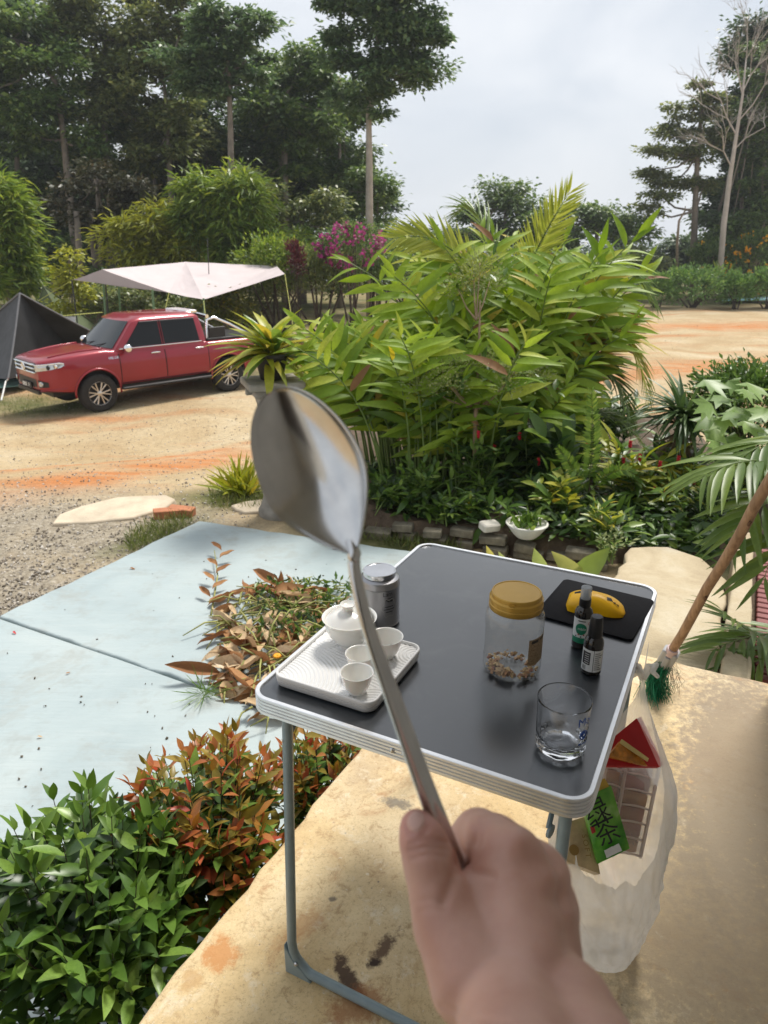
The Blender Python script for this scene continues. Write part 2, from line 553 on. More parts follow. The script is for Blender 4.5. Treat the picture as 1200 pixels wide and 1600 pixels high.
# loose stones on the gravel
def stones(name, pts, smin, smax, m):
    T = np.array([(1, 0, 0), (-1, 0, 0), (0, 1, 0), (0, -1, 0), (0, 0, .7), (0, 0, -.5)], float)
    Q = np.array([(0, 2, 4), (2, 1, 4), (1, 3, 4), (3, 0, 4), (2, 0, 5), (1, 2, 5), (3, 1, 5), (0, 3, 5)])
    Ms = []
    for p in pts:
        s = RNG.uniform(smin, smax)
        M = frame(p, rvec(), rvec(), s, s * RNG.uniform(.6, 1.4)); Ms.append(M)
    V, Fq = merge((T, Q), Ms)
    V = V + RNG.normal(size=V.shape) * smin * .25
    return tag(link(name, mesh_np(name, V, Fq, m, sm=False)), kind='stuff')
m_stone = leafmat('pebble', (.16, .13, .10), (.5, .45, .38), (.62, .58, .52), trans=0.0, rough=.9, spec=.2)
pts = []
for _ in range(4200):
    p = wg(RNG.uniform(-40, 400), 780 + 190 * RNG.random() ** .8)
    s_, t_ = st(p)
    if s_ > -3.78 and t_ < 4.15: continue
    if RNG.random() > blobs(GRAVEL, np.array(p.x), np.array(p.y)) * .9 + .1: continue
    pts.append((p.x, p.y, p.z + .002))
for _ in range(5200):
    p = wg(RNG.uniform(-30, 560), RNG.uniform(600, 800)) if RNG.random() < .75 else wg(RNG.uniform(930, 1230), RNG.uniform(500, 640))
    pts.append((p.x, p.y, p.z + .002))
o = stones('gravel', pts, .004, .016, m_stone)
tag(o, 'grey gravel scattered beside the blue patio', 'gravel')

# blades of grass
def grass(name, label, regions, count, h0, h1, m, w=.006):
    tm = leaf_t(2, w * 22, .3, .35, broad=.2)
    Ms = []
    for _ in range(count):
        px0, py0, px1, py1 = regions[int(RNG.integers(len(regions)))]
        p = wg(RNG.uniform(px0, px1), RNG.uniform(py0, py1))
        s_, t_ = st(p)
        if -3.76 < s_ < -.4 and t_ < 4.36: continue
        if RNG.random() > blobs(TURF, np.array(p.x), np.array(p.y)) * 1.3: continue
        h = RNG.uniform(h0, h1)
        Ms.append(frame(p, unit([RNG.normal() * .5, RNG.normal() * .5, 1]), rvec(), h * .55, h))
    V, Q = merge(tm, Ms)
    return tag(link(name, mesh_np(name, V, Q, m)), label, 'grass', kind='stuff')
m_grass = leafmat('grass', (.07, .10, .02), (.19, .24, .06), (.32, .28, .12), trans=.3)

# the raised porch: a worn ochre concrete floor
m_floor, n, l, bs = nodes('porch_concrete')
co = coords(n)
base = ramp(n, l, noise(n, l, co, 3.2, 8, .62, .5), [(.25, (.38, .26, .13)), (.42, (.58, .42, .21)), (.60, (.70, .54, .30)), (.8, (.76, .66, .45))])
grey = ramp(n, l, noise(n, l, co, 1.1, 4, .5), [(.45, 0.0), (.7, .55)])
base = mixc(n, l, grey, base, (.50, .46, .38))
rust = ramp(n, l, noise(n, l, co, 4.6, 9, .72, 1.2), [(.56, 0.0), (.70, .8)])
base = mixc(n, l, rust, base, (.34, .15, .055))
vo = n.new('ShaderNodeTexVoronoi'); vo.inputs['Scale'].default_value = 75; vo.feature = 'DISTANCE_TO_EDGE'
l.new(co, vo.inputs['Vector'])
cell = ramp(n, l, vo.outputs['Distance'], [(.0, .80), (.16, 1.0)])
cellm = ramp(n, l, noise(n, l, co, 2.4, 3), [(.45, 0.0), (.65, .6)])
base = mixc(n, l, cellm, base, mixc(n, l, 1.0, base, cell, 'MULTIPLY'))
speck = ramp(n, l, noise(n, l, co, 95, 5, .8), [(.30, .35), (.42, 1.0)])
base = mixc(n, l, .7, base, speck, 'MULTIPLY')
base = mixc(n, l, ramp(n, l, noise(n, l, co, 24, 8, .8, .6), [(.53, 0.0), (.64, .6)]), base, (.30, .18, .08))
base = mixc(n, l, ramp(n, l, noise(n, l, co, 120, 8, .85), [(.53, 0.0), (.61, .5)]), base, (.24, .15, .07))
base = mixc(n, l, ramp(n, l, noise(n, l, co, 60, 6, .8, .3), [(.60, 0.0), (.66, .6)]), base, (.78, .70, .54))
v2 = n.new('ShaderNodeTexVoronoi'); v2.inputs['Scale'].default_value = 30; l.new(co, v2.inputs['Vector'])
base = mixc(n, l, math_n(n, l, 'MULTIPLY', ramp(n, l, v2.outputs['Distance'], [(.06, 1.0), (.10, 0.0)]), ramp(n, l, noise(n, l, co, 5, 2), [(.5, 0.0), (.6, .8)])), base, (.16, .13, .10))
base = mixc(n, l, ramp(n, l, noise(n, l, co, 13, 7, .7, .4), [(.56, 0.0), (.70, .55)]), base, (.74, .67, .52))
# dark spills at fixed spots of the floor
def spot(cx, cy, rx, ry, ang, colr, strength, base, wob=.75):
    mp = n.new('ShaderNodeMapping'); mp.vector_type = 'TEXTURE'
    mp.inputs['Location'].default_value = (cx, cy, 0); mp.inputs['Rotation'].default_value = (0, 0, ang); mp.inputs['Scale'].default_value = (rx, ry, 1)
    tc = n.new('ShaderNodeTexCoord'); l.new(tc.outputs['Object'], mp.inputs[0])
    ln = n.new('ShaderNodeVectorMath'); ln.operation = 'LENGTH'; l.new(mp.outputs[0], ln.inputs[0])
    d = math_n(n, l, 'ADD', ln.outputs['Value'], math_n(n, l, 'MULTIPLY', math_n(n, l, 'SUBTRACT', noise(n, l, co, 38, 6, .75), .5), wob * 3))
    return mixc(n, l, ramp(n, l, d, [(.55, strength), (1.0, 0.0)]), base, colr)
for px, py, rx, ry, ang, cc, sg in ((545, 1530, .075, .022, -1.1, (.07, .04, .025), .95), (600, 1480, .055, .018, .9, (.09, .05, .03), .9), (585, 1505, .02, .012, .4, (.05, .03, .02), 1.0),
                                    (345, 1490, .045, .05, .5, (.50, .22, .07), .8), (620, 1255, .05, .022, -.3, (.12, .11, .10), .7), (300, 1530, .03, .03, 0, (.45, .27, .11), .6),
                                    (520, 1405, .012, .009, 0, (.12, .10, .08), .8), (560, 1570, .07, .05, .3, (.30, .12, .045), .7), (470, 1450, .09, .03, .8, (.40, .20, .07), .5)):
    p = wz(px, py, 0)
    base = spot(p.x, p.y, rx, ry, ang, cc, sg, base)
# grey mould and the roof's shade, both painted into the floor near the wall
sp = st(wz(1130, 1180, 0)); p = wz(1150, 1200, 0)
base = spot(p.x, p.y, .22, .75, -BA * 0 + radians(-26.8), (.25, .20, .145), .85, base, .7)
p = wz(1120, 1430, 0)
base = spot(p.x, p.y, .3, .5, radians(-26.8), (.33, .27, .19), .75, base, .7)
l.new(base, bs.inputs['Base Color'])
bs.inputs['Roughness'].default_value = .78
bs.inputs['Specular IOR Level'].default_value = .3
hb = mixc(n, l, .5, noise(n, l, co, 60, 8, .7), noise(n, l, co, 9, 5))
bump(n, l, hb, bs, .6, .008)

def slab_bf(name, poly, z0, z1, m, jitter=0.0, bev=.012, kind='structure', step=.12, parent=None):
    """flat slab over a polygon given in house coordinates, its outline slightly uneven"""
    pts = []
    for i in range(len(poly)):
        a = Vector(poly[i]).to_2d(); b = Vector(poly[(i + 1) % len(poly)]).to_2d()
        k = max(1, int((b - a).length / step)) if jitter else 1
        for j in range(k):
            q = a.lerp(b, j / k)
            if jitter and j: q += Vector((random.gauss(0, jitter), random.gauss(0, jitter)))
            pts.append(q)
    zt = z1 if callable(z1) else (lambda s, t: z1)
    vs = [bf(p.x, p.y, z0) for p in pts] + [bf(p.x, p.y, zt(p.x, p.y)) for p in pts]
    k = len(pts)
    fs = [tuple(range(k, 2 * k)), tuple(range(k - 1, -1, -1))] + [(i, (i + 1) % k, k + (i + 1) % k, k + i) for i in range(k)]
    o = MB().add(vs, fs).build(name, m, parent, angle=30)
    bevel(fix_normals(o), bev, 3)
    if parent is None: o['kind'] = kind
    return o
porch = slab_bf('porch_floor', [(-.87, -1.6), (.6, -1.6), (.6, 2.49), (-.865, 2.49)], -.95, 0.0, m_floor, jitter=.0035, bev=.014, step=.06)

m_plaster = mat('plaster', (.37, .355, .33), .85, var=.18, scale=3, bmp=.25, bscale=70)
w = slab_bf('house_wall', [(.255, -1.6), (.42, -1.6), (.42, 2.44), (.255, 2.44)], 0.002, 2.62, m_plaster, bev=.01)
tag(w, 'beige plastered house wall along the porch', 'wall')
w['kind'] = 'structure'
w = slab_bf('house_wall', [(-.86, -1.62), (.26, -1.62), (.26, -1.5), (-.86, -1.5)], 0.002, 2.6, mat('added_wall_plaster', (.50, .47, .42), .85, var=.2, scale=3), bev=.01)  # unseen rear wall, added to darken what the spoon bowl reflects
tag(w, 'unseen rear porch wall added for the spoon reflection', 'wall'); w['kind'] = 'structure'
dr_ = slab_bf('door', [(-.55, -1.5), (.15, -1.5), (.15, -1.46), (-.55, -1.46)], 0.004, 2.05, mat('added_dark_door', (.045, .03, .02), .5, var=.3, scale=6), bev=.006, parent=w)  # unseen door, added as a dark area for the spoon to mirror
m_roof = mat('roof_sheet', (.42, .41, .39), .8, var=.15, scale=2)
def roof_sheet(u, v):
    s = -.42 + 1.12 * u  # out of view; roof edges set for the shade on porch and table
    return bf(s, -1.75 + 4.5 * v, 2.72 + .14 * (u - .3) + .016 * cos(s * 2 * pi / .105))
r = MB().grid(roof_sheet, 132, 2).build('porch_roof', m_roof, angle=60)
solidify(r, .02); tag(r, 'unseen corrugated sheet roof above the porch, sized for its shade', 'roof', kind='structure')

# the pale blue painted patio, in two casts with a joint between them
m_blue, n, l, bs = nodes('blue_paint')
co = coords(n)
c1 = ramp(n, l, noise(n, l, co, 1.3, 7, .55, .8), [(.25, (.275, .335, .345)), (.5, (.335, .395, .40)), (.75, (.385, .435, .43))])
stc = coords(n, 'Object', (.5, 5.0, 1), (0, 0, radians(26.8)))
c1 = mixc(n, l, ramp(n, l, noise(n, l, stc, 3.5, 6, .6, .6), [(.52, 0.0), (.75, .35)]), c1, (.41, .455, .45))
c1 = mixc(n, l, ramp(n, l, noise(n, l, co, 5.5, 8, .7), [(.52, 0.0), (.72, .55)]), c1, (.25, .255, .23))
c1 = mixc(n, l, ramp(n, l, noise(n, l, co, 1.1, 9, .75, 1.2), [(.55, 0.0), (.62, .30), (.66, .05)]), c1, (.27, .26, .22))
c1 = mixc(n, l, ramp(n, l, noise(n, l, co, 18, 8, .8), [(.60, 0.0), (.70, .35)]), c1, (.46, .49, .48))
c1 = mixc(n, l, ramp(n, l, noise(n, l, co, 60, 5, .8), [(.70, 0.0), (.78, .7)]), c1, (.16, .15, .13))
l.new(c1, bs.inputs['Base Color'])
bs.inputs['Roughness'].default_value = .55
bump(n, l, mixc(n, l, .6, noise(n, l, co, 3.0, 5), noise(n, l, stc, 6, 6)), bs, .5, .02)
patio = bpy.data.objects.new('patio', None); COL.objects.link(patio)
tag(patio, 'pale blue painted concrete patio beside the porch', None, kind='structure')
slab_bf('slab', [(-3.73, 2.296), (-1.2, 2.28), (-.5, 2.6), (-.5, 4.40), (-1.96, 4.27), (-3.70, 4.05)], -.9, ZS, m_blue, .009, .012, step=.12, parent=patio)
slab_bf('slab', [(-3.74, -2.5), (-.8, -2.5), (-.8, 2.26), (-3.73, 2.288)], -.9, ZS - .003, m_blue, .0025, .012, step=.3, parent=patio)

# old concrete path that leads from the porch step to the beds, its kerb and the ribbed deck
m_path, n, l, bs = nodes('path_concrete')
co = coords(n)
c1 = ramp(n, l, noise(n, l, co, 2.6, 8, .62, .5), [(.25, (.29, .225, .14)), (.5, (.42, .345, .225)), (.72, (.50, .44, .325))])
c1 = mixc(n, l, ramp(n, l, noise(n, l, co, 6, 8, .7), [(.55, 0.0), (.75, .6)]), c1, (.30, .24, .15))
c1 = mixc(n, l, .5, c1, ramp(n, l, noise(n, l, co, 80, 5, .8), [(.3, .4), (.45, 1.0)]), 'MULTIPLY')
l.new(c1, bs.inputs['Base Color']); bs.inputs['Roughness'].default_value = .9
bump(n, l, noise(n, l, co, 14, 8, .7), bs, .6, .015)
pz = lambda s, t: -.16 - .17 * smooth(2.5, 4.3, t)
slab_bf('path', [(-.52, 2.496), (.10, 2.496), (.10, 4.05), (-.05, 4.33), (-.25, 4.42), (-.46, 4.30)], -.85, pz, m_path, .012, .015, step=.12)
slab_bf('kerb', [(.105, 2.60), (.205, 2.60), (.215, 4.6), (.115, 4.6)], -.8, lambda s, t: -.10 - .12 * smooth(2.5, 4.3, t), m_path, .003, .012, step=.2)
m_deck = mat('maroon_boards', (.19, .055, .05), .6, var=.25, scale=6, bmp=.2)
deck = bpy.data.objects.new('deck', None); COL.objects.link(deck)
tag(deck, 'maroon ribbed deck beyond the kerb', None, kind='structure')
pl = None
for i in range(26):
    t = 2.95 + i * .058
    if pl is None:
        pl = MB().rbox((0, 0, 0), (1.1, .046, .05), .008).mesh('plank', m_deck)
    o = link('plank', pl, deck)
    o.location = bf(.22 + .57, t, -.27); o.rotation_euler = (0, 0, BA)
slab_bf('deck_base', [(.219, 2.9), (1.5, 2.9), (1.5, 4.5), (.219, 4.5)], -.85, -.30, mat('soil', (.10, .07, .045), .95, var=.4, scale=6, bmp=.6, bscale=30, bdist=.02))
m_soil = MATS['soil']

# planted bed: a mound of soil behind a low brick edging
def soil_fn(u, v):
    x = -.75 + 4.6 * u; y = 4.35 + 4.4 * v
    e = min(u, 1 - u, v, 1 - v) * 6
    edge_y = 5.12 - (x + .15) * .40
    h = -.78 + .26 * smooth(0, .8, e) + .06 * sin(x * 5 + y * 3) * smooth(.2, 1, e)
    if y < edge_y + .03: h = -.80
    return Vector((x, y, h + random.gauss(0, .012)))
soil = MB().grid(soil_fn, 60, 60).build('garden_soil', m_soil, angle=180)
soil['kind'] = 'structure'
m_brick = mat('mossy_brick', (.165, .145, .105), .95, var=.6, scale=7, bmp=.8, bscale=26, bdist=.012)
edging = thing('brick_edging', 'low mossy brick edging along the front of the planted bed', 'wall', (0, 0, 0))
bmesh_b = [MB().rbox((0, 0, 0), (.215, .10, .068), .012, n=2).mesh('brick', m_brick) for _ in range(1)]
a, b = Vector((-.35, 5.22, 0)), Vector((1.55, 4.46, 0))
dirv = (b - a).normalized(); angb = atan2(dirv.y, dirv.x)
for c in range(2):
    L = 0.0 if c % 2 == 0 else .11
    while L < (b - a).length - (.1 if c < 2 else .5):
        if c == 1 and random.random() < .35: L += .16; continue
        o = link('brick', bmesh_b[0], edging)
        q = a + dirv * (L + .107) + Vector((random.gauss(0, .008), random.gauss(0, .022), 0))
        o.location = (q.x, q.y, -.69 + .036 + c * .072 + random.gauss(0, .006))
        o.rotation_euler = (random.gauss(0, .07), random.gauss(0, .06), angb + random.gauss(0, .11))
        o.scale = (random.uniform(.6, 1.05), random.uniform(.85, 1.1), random.uniform(.8, 1.05))
        L += .225 + random.random() * .012

m_redbrick = mat('red_brick', (.42, .17, .085), .9, var=.3, scale=9, bmp=.5, bscale=40, bdist=.006)
for k, (px, py, a_, lab) in enumerate(((262, 808, .35, 'red brick lying at the tip of the blue patio, outer one'), (284, 805, -.2, 'red brick lying at the tip of the blue patio, inner one'))):
    p = wg(px, py)
    o = MB().rbox((0, 0, 0), (.22, .10, .07), .01).build('red_brick', m_redbrick)
    o.location = (p.x, p.y, p.z + .035); o.rotation_euler = (0, .04, a_); tag(o, lab, 'brick', 'red bricks at the patio corner')
m_slabst = mat('flagstone', (.50, .42, .31), .9, var=.2, scale=5, bmp=.5, bscale=20, bdist=.01)
for px, py, sx, sy, a_, lab in ((180, 800, .55, .30, .5, 'flat sandy stone set in the gravel near the blue patio'), (403, 795, .22, .16, .2, 'flat sandy stone at the foot of the tall pedestal')):
    p = wg(px, py)
    mb = MB(); k = 9
    ring = [Vector((sx * cos(2 * pi * i / k) * random.uniform(.8, 1.1), sy * sin(2 * pi * i / k) * random.uniform(.8, 1.1), 0)) for i in range(k)]
    mb.loft([[v * 1.04 + Vector((0, 0, -.03)) for v in ring], [v + Vector((0, 0, .03)) for v in ring]], caps=True)
    o = fix_normals(mb.build('flagstone', m_slabst)); bevel(o, .012)
    o.location = p; o.rotation_euler = (0, 0, a_); tag(o, lab, 'stone')
grass('grass', 'short grass patches around the patio and the parked truck', [(-30, 600, 210, 680), (-30, 600, 210, 680), (-30, 600, 210, 680), (330, 745, 440, 800), (200, 800, 300, 870), (540, 800, 720, 880), (540, 800, 720, 880), (450, 560, 545, 620)], 15000, .04, .12, m_grass)
# ------------------------------------------------------------------ the folding table and what stands on it
TZ = 0.69
m_alu = mat('brushed_aluminium', (.74, .75, .76), .38, 1.0, var=.06, scale=20, bmp=.05, bscale=200, bdist=.0005)
m_leg = mat('grey_blue_enamel', (.235, .30, .32), .38, var=.08, scale=30, bmp=.08, bscale=120, bdist=.0006)
m_steel = mat('steel_screw', (.6, .6, .6), .3, 1.0, var=.05)
m_lam, n, l, bs = nodes('slate_laminate')
co = coords(n)
c1 = ramp(n, l, noise(n, l, co, 3.0, 6, .6), [(.3, (.018, .022, .027)), (.7, (.030, .035, .041))])
c1 = mixc(n, l, ramp(n, l, noise(n, l, coords(n, 'Object', (18, 1.6, 1), (0, 0, .7)), 3.0, 8, .8, 1.5), [(.60, 0.0), (.68, .8), (.74, 0.0)]), c1, (.006, .007, .009))
c1 = mixc(n, l, ramp(n, l, noise(n, l, coords(n, 'Object', (1.4, 14, 1), (0, 0, -.5)), 4.0, 8, .8, 2.0), [(.64, 0.0), (.69, .6), (.74, 0.0)]), c1, (.12, .13, .14))
c1 = mixc(n, l, ramp(n, l, noise(n, l, co, 8, 8, .75, .8), [(.52, 0.0), (.72, .4)]), c1, (.09, .093, .095))
c1 = mixc(n, l, ramp(n, l, noise(n, l, co, 240, 3, .8), [(.74, 0.0), (.8, .5)]), c1, (.25, .25, .25))
l.new(c1, bs.inputs['Base Color'])
rr = n.new('ShaderNodeMapRange'); l.new(noise(n, l, co, 7, 7, .65), rr.inputs[0]); rr.inputs[3].default_value = .24; rr.inputs[4].default_value = .36
l.new(rr.outputs[0], bs.inputs['Roughness']); bs.inputs['Specular IOR Level'].default_value = 1.0; bs.inputs['Coat Weight'].default_value = .5; bs.inputs['Coat Roughness'].default_value = .2
bump(n, l, noise(n, l, co, 500, 2), bs, .06, .0006)

def rrect(w, d, r, off, z, n=8):
    out = []
    for sx, sy, a0 in ((1, 1, 0), (-1, 1, pi / 2), (-1, -1, pi), (1, -1, 3 * pi / 2)):
        for i in range(n + 1):
            a = a0 + pi / 2 * i / n
            out.append(Vector((sx * (w / 2 - r) + (r + off) * cos(a), sy * (d / 2 - r) + (r + off) * sin(a), z)))
    return out
TW, TD, TR = .602, .772, .040
tbl = thing('folding_table', 'grey topped folding camp table with silver ridged aluminium rim', 'table', bf(-.398, 1.226, 0), BA)
mb = MB(); mb.loft([rrect(TW, TD, TR, -.0085, .664), rrect(TW, TD, TR, -.0085, .6868)], caps=True)
mb.build('tabletop', m_lam, tbl, angle=30)
prof = [(-.0088, .684), (-.0088, .6895), (-.0078, .6905), (-.0012, .6905), (0, .6895)]
for i in range(4):
    z = .6862 - i * .0068
    prof += [(0, z), (-.0022, z - .0008), (-.0022, z - .0026), (0, z - .0034)]
prof += [(.0006, .6592), (.0004, .6575), (-.002, .6565), (-.012, .6565), (-.012, .664)]
MB().loft([rrect(TW, TD, TR, o_, z_, 10) for o_, z_ in prof]).build('rim', m_alu, tbl, angle=25)
for x in (-.012, .009):
    mb = MB().lathe([(0.0001, -.0018), (.0028, -.0016), (.0042, -.0006), (.0046, .0)], 14)
    o = mb.build('screw', m_steel, tbl); o.location = (x, -TD / 2 - .0004, .6735); o.rotation_euler = (-pi / 2, 0, 0)
MB().box((.020, -TD / 2 - .0002, .6735), (.0011, .0012, .030)).build('rim_joint', mat('dark_gap', (.03, .03, .03), .8, var=0), tbl)
def u_leg(side):
    y = side * (TD / 2 - .022)
    pts = []
    xl, xr, zb = -.252, .262, .0125
    for z in (.658, .5, .3, .08): pts.append((xl + (.022 * (z - .08) / .58), y, z))
    for i in range(1, 6):
        a = pi / 2 * i / 5; pts.append((xl + .045 * (1 - cos(a)), y, zb + .0 + .045 * (1 - sin(a)) + .02 * (1 - i / 5)))
    for i in range(0, 6):
        a = pi / 2 * i / 5; pts.append((xr - .045 * (1 - sin(a)), y, zb + .045 * (1 - cos(a))))
    for z in (.08, .3, .5, .658): pts.append((xr + .004 * (z - .08) / .58, y, z))
    o = MB().tube(pts, .0098, 14).build('leg_frame', m_leg, tbl, angle=60)
    for x, sx in ((xl, 1), (xr, -1)):
        M = MB()
        q = [Vector((x - sx * .013, y, .078)), Vector((x - sx * .013, y, .0)), Vector((x + sx * .05, y, .0)), Vector((x + sx * .042, y, .012)), Vector((x + sx * .005, y, .045))]
        M.loft([[v + Vector((0, d, 0)) for v in q] for d in (-.0115, .0115)], caps=True)
        f = fix_normals(M.build('foot_bracket', m_leg, o)); bevel(f, .002)
        s_ = MB().lathe([(.0001, -.0035), (.003, -.003), (.0045, 0)], 12).build('screw', m_steel, o); s_.location = (x + sx * .016, y - .0125, .04); s_.rotation_euler = (-pi / 2, 0, 0)
        xt = x + sx * .014
        MB().tube([(xt, y, .602), (xt + sx * .004, y - side * .001, .602)], .011, 10).build('hinge', m_leg, o)
        MB().tube([(xt + sx * .006, y - side * .004, .602), (xt + sx * .008, y - side * .075, .662)], .0042, 8).build('brace', m_leg, o)
    return o
u_leg(-1); u_leg(1)

def on_table(name, label, cat, px, py, r, z=TZ, rotz=0.0, group=None):
    """front foot of a round thing seen at px, py; its centre lies r behind"""
    p = wz(px, py, z)
    v = Vector((p.x, p.y, 0)).normalized()
    return thing(name, label, cat, Vector((p.x, p.y, z)) + v * r, rotz, group)
def face_cam(t):
    return atan2(-t.location.y, -t.location.x)

# ---- tea tray
m_tray = mat('white_tray', (.74, .735, .72), .45, var=.04, scale=6)
TRW, TRD = .205, .213
tray = thing('tea_tray', 'white tea tray with raked arc grooves on the table corner', 'tray', bf(-.571, .989, TZ), BA)
def groove(x, y):
    best = None
    for cx, cy, R in ((-.10, -.115, .135), (.102, -.105, .055), (-.075, .045, .030), (.10, .075, .06)):
        d = sqrt((x - cx) ** 2 + (y - cy) ** 2)
        if d < R: return cos(d * 2 * pi / .0075), min(1, (R - d) / .003)
    return cos((y * .97 + x * .22) * 2 * pi / .0075), 1.0
NX = NY = 168
def tray_top(u, v):
    x = (u - .5) * (TRW - .012); y = (v - .5) * (TRD - .012)
    g, w_ = groove(x, y)
    return Vector((x, y, .0185 + .0011 * g * w_))
MB().grid(tray_top, NX, NY).build('grooved_top', m_tray, tray, angle=180)
mb = MB()
mb.loft([rrect(TRW, TRD, .022, o_, z_, 8) for o_, z_ in ((-.006, .0), (-.0025, .002), (-.001, .009), (-.0003, .0128), (-.0022, .0134), (-.0022, .0142), (0, .0148), (.0005, .021), (0, .0232), (-.0012, .024), (-.0035, .0238), (-.0045, .0222), (-.0048, .0165))])
mb.add(rrect(TRW, TRD, .022, -.006, 0), [tuple(range(35, -1, -1))])
mb.build('rim', m_tray, tray, angle=50)

m_porc = mat('porcelain', (.80, .785, .74), .16, var=.02, scale=10, coat=.4, sss=.08)
TRZ = TZ + .0195
def cup(name, label, px, py, r, h, foot, z=TRZ):
    t = on_table(name, label, 'cup', px, py, foot, z, 0, 'small white tea cups on the tray')
    p = [(.0001, .003), (foot * .8, .003), (foot * .86, 0), (foot, .0005), (foot * 1.02, .004)]
    for i in range(1, 9):
        u = i / 8; p.append((foot * 1.04 + (r - foot * 1.04) * (u ** .62) * (1 + .0), .005 + (h - .005) * u))
    p += [(r + .0002, h + .0006), (r - .0012, h + .0004)]
    for i in range(8, 0, -1):
        u = i / 8; p.append((foot * .95 + (r - .0022 - foot * .95) * (u ** .62), .0085 + (h - .0095) * u))
    p += [(foot * .6, .0072), (.0001, .007)]
    MB().lathe(p, 40).build('bowl', m_porc, t, angle=60)
    return t
cup('tea_cup', 'small white tea cup nearest the front edge of the tray', 558, 1089, .029, .040, .0155)
cup('tea_cup', 'small white tea cup standing right behind the frontmost cup', 564, 1058, .028, .040, .0155)
big = cup('tea_cup', 'wide white cup holding dry tea leaves, beside the spoon handle', 603, 1032, .0325, .042, .0165)
mb = MB()
for _ in range(46):
    a, rr_ = random.uniform(0, 6.28), .017 * sqrt(random.random()); q = Vector((rr_ * cos(a), rr_ * sin(a), .0095 + random.random() * .005))
    d = Vector((random.gauss(0, 1), random.gauss(0, 1), random.gauss(0, .3))).normalized() * random.uniform(.003, .007)
    mb.tube([q - d, q + Vector((0, 0, .0008)), q + d], [.0004, .0011, .0003], 5)
tl = mb.build('tea_leaves', mat('dry_tea', (.035, .03, .022), .8, var=.4, scale=200), big); tl['kind'] = 'stuff'

g = on_table('gaiwan', 'white lidded gaiwan bowl on the far corner of the tray', 'teapot', 547, 1017, .024, TRZ)
R = .0525
p = [(.0001, .004), (.019, .004), (.0195, 0), (.023, 0), (.0235, .006)] + [(.026 + .021 * sin(pi / 2 * min(1, u * 1.05)) ** .9, .008 + .043 * u) for u in (0, .12, .25, .4, .55, .7, .85, 1)] + [(.0495, .056), (R, .0605), (R + .0004, .0612), (R - .0012, .0612), (.048, .056), (.0455, .05), (.042, .035), (.03, .014), (.0001, .009)]
MB().lathe(p, 56).build('bowl', m_porc, g, angle=60)
p = [(.0445, .0545), (.0455, .0565), (.0445, .058), (.040, .0625), (.033, .068), (.024, .0725), (.013, .0755), (.0095, .077), (.0088, .080), (.0115, .0855), (.0142, .0905), (.0143, .0915), (.0133, .0918), (.0105, .0885), (.0075, .0865), (.0001, .086)]
lid = MB().lathe(p, 56).build('lid', m_porc, g, angle=60); lid.rotation_euler = (.05, -.03, 0)

# ---- tea tin
m_tin = mat('brushed_tin', (.36, .36, .375), .38, 1.0, var=.06, scale=10)
m_lid = mat('tin_lid', (.62, .62, .63), .22, 1.0, var=.04)
tin = on_table('tea_tin', 'round grey metal tea tin with a silver lid', 'tin', 593, 984, .0425)
MB().lathe([(.0001, .001), (.040, .001), (.0425, .002), (.0432, .0035), (.0425, .005), (.042, .007), (.042, .086), (.0432, .0875), (.0432, .089), (.0425, .0905), (.0424, .096), (.0405, .1015), (.035, .105), (.0325, .106), (.0325, .110), (.0001, .110)], 56).build('body', m_tin, tin, angle=30)
MB().lathe([(.0338, .1065), (.0341, .107), (.0341, .1145), (.0345, .1155), (.0345, .1165), (.0335, .1175), (.0315, .1175), (.0305, .1165), (.0001, .1172)], 56).build('lid', m_lid, tin, angle=30)
m_ink = mat('dark_print', (.03, .03, .032), .6, var=0)
m_palep = mat('pale_print', (.46, .45, .44), .5, var=0)
fa = face_cam(tin)
link('lettering', wrap_text(text_mesh('Lam', .013, m_ink), .04225, fa + .42, .079), tin)
mb = MB(); pts = []
for i in range(41):
    a = 2 * pi * i / 40; rr_ = 1 + .13 * cos(6 * a)
    pts.append((.0165 * rr_ * cos(a), .021 * rr_ * sin(a)))
mb.loft([[Vector((.04225 * cos(fa + .5 + x * k / .042), .04225 * sin(fa + .5 + x * k / .042), .048 + y * k)) for x, y in pts] for k in (1.0, .93)], closed=True)
mb.build('emblem_border', m_palep, tin)
mb = MB(); mb.loft([[Vector((.0422 * cos(fa + .55 + x * k / .042), .0422 * sin(fa + .55 + x * k / .042), .066 + y * k * .4)) for x, y in pts] for k in (.55, .01)]); mb.build('emblem', m_ink, tin)
for z, wd_ in ((.050, .020), (.044, .024), (.038, .016)):
    mb = MB(); mb.grid(lambda u, v: Vector((.0422 * cos(fa + .5 + (u - .5) * wd_ / .042), .0422 * sin(fa + .5 + (u - .5) * wd_ / .042), z + v * .0016)), 8, 2); mb.build('print_line', m_ink, tin)

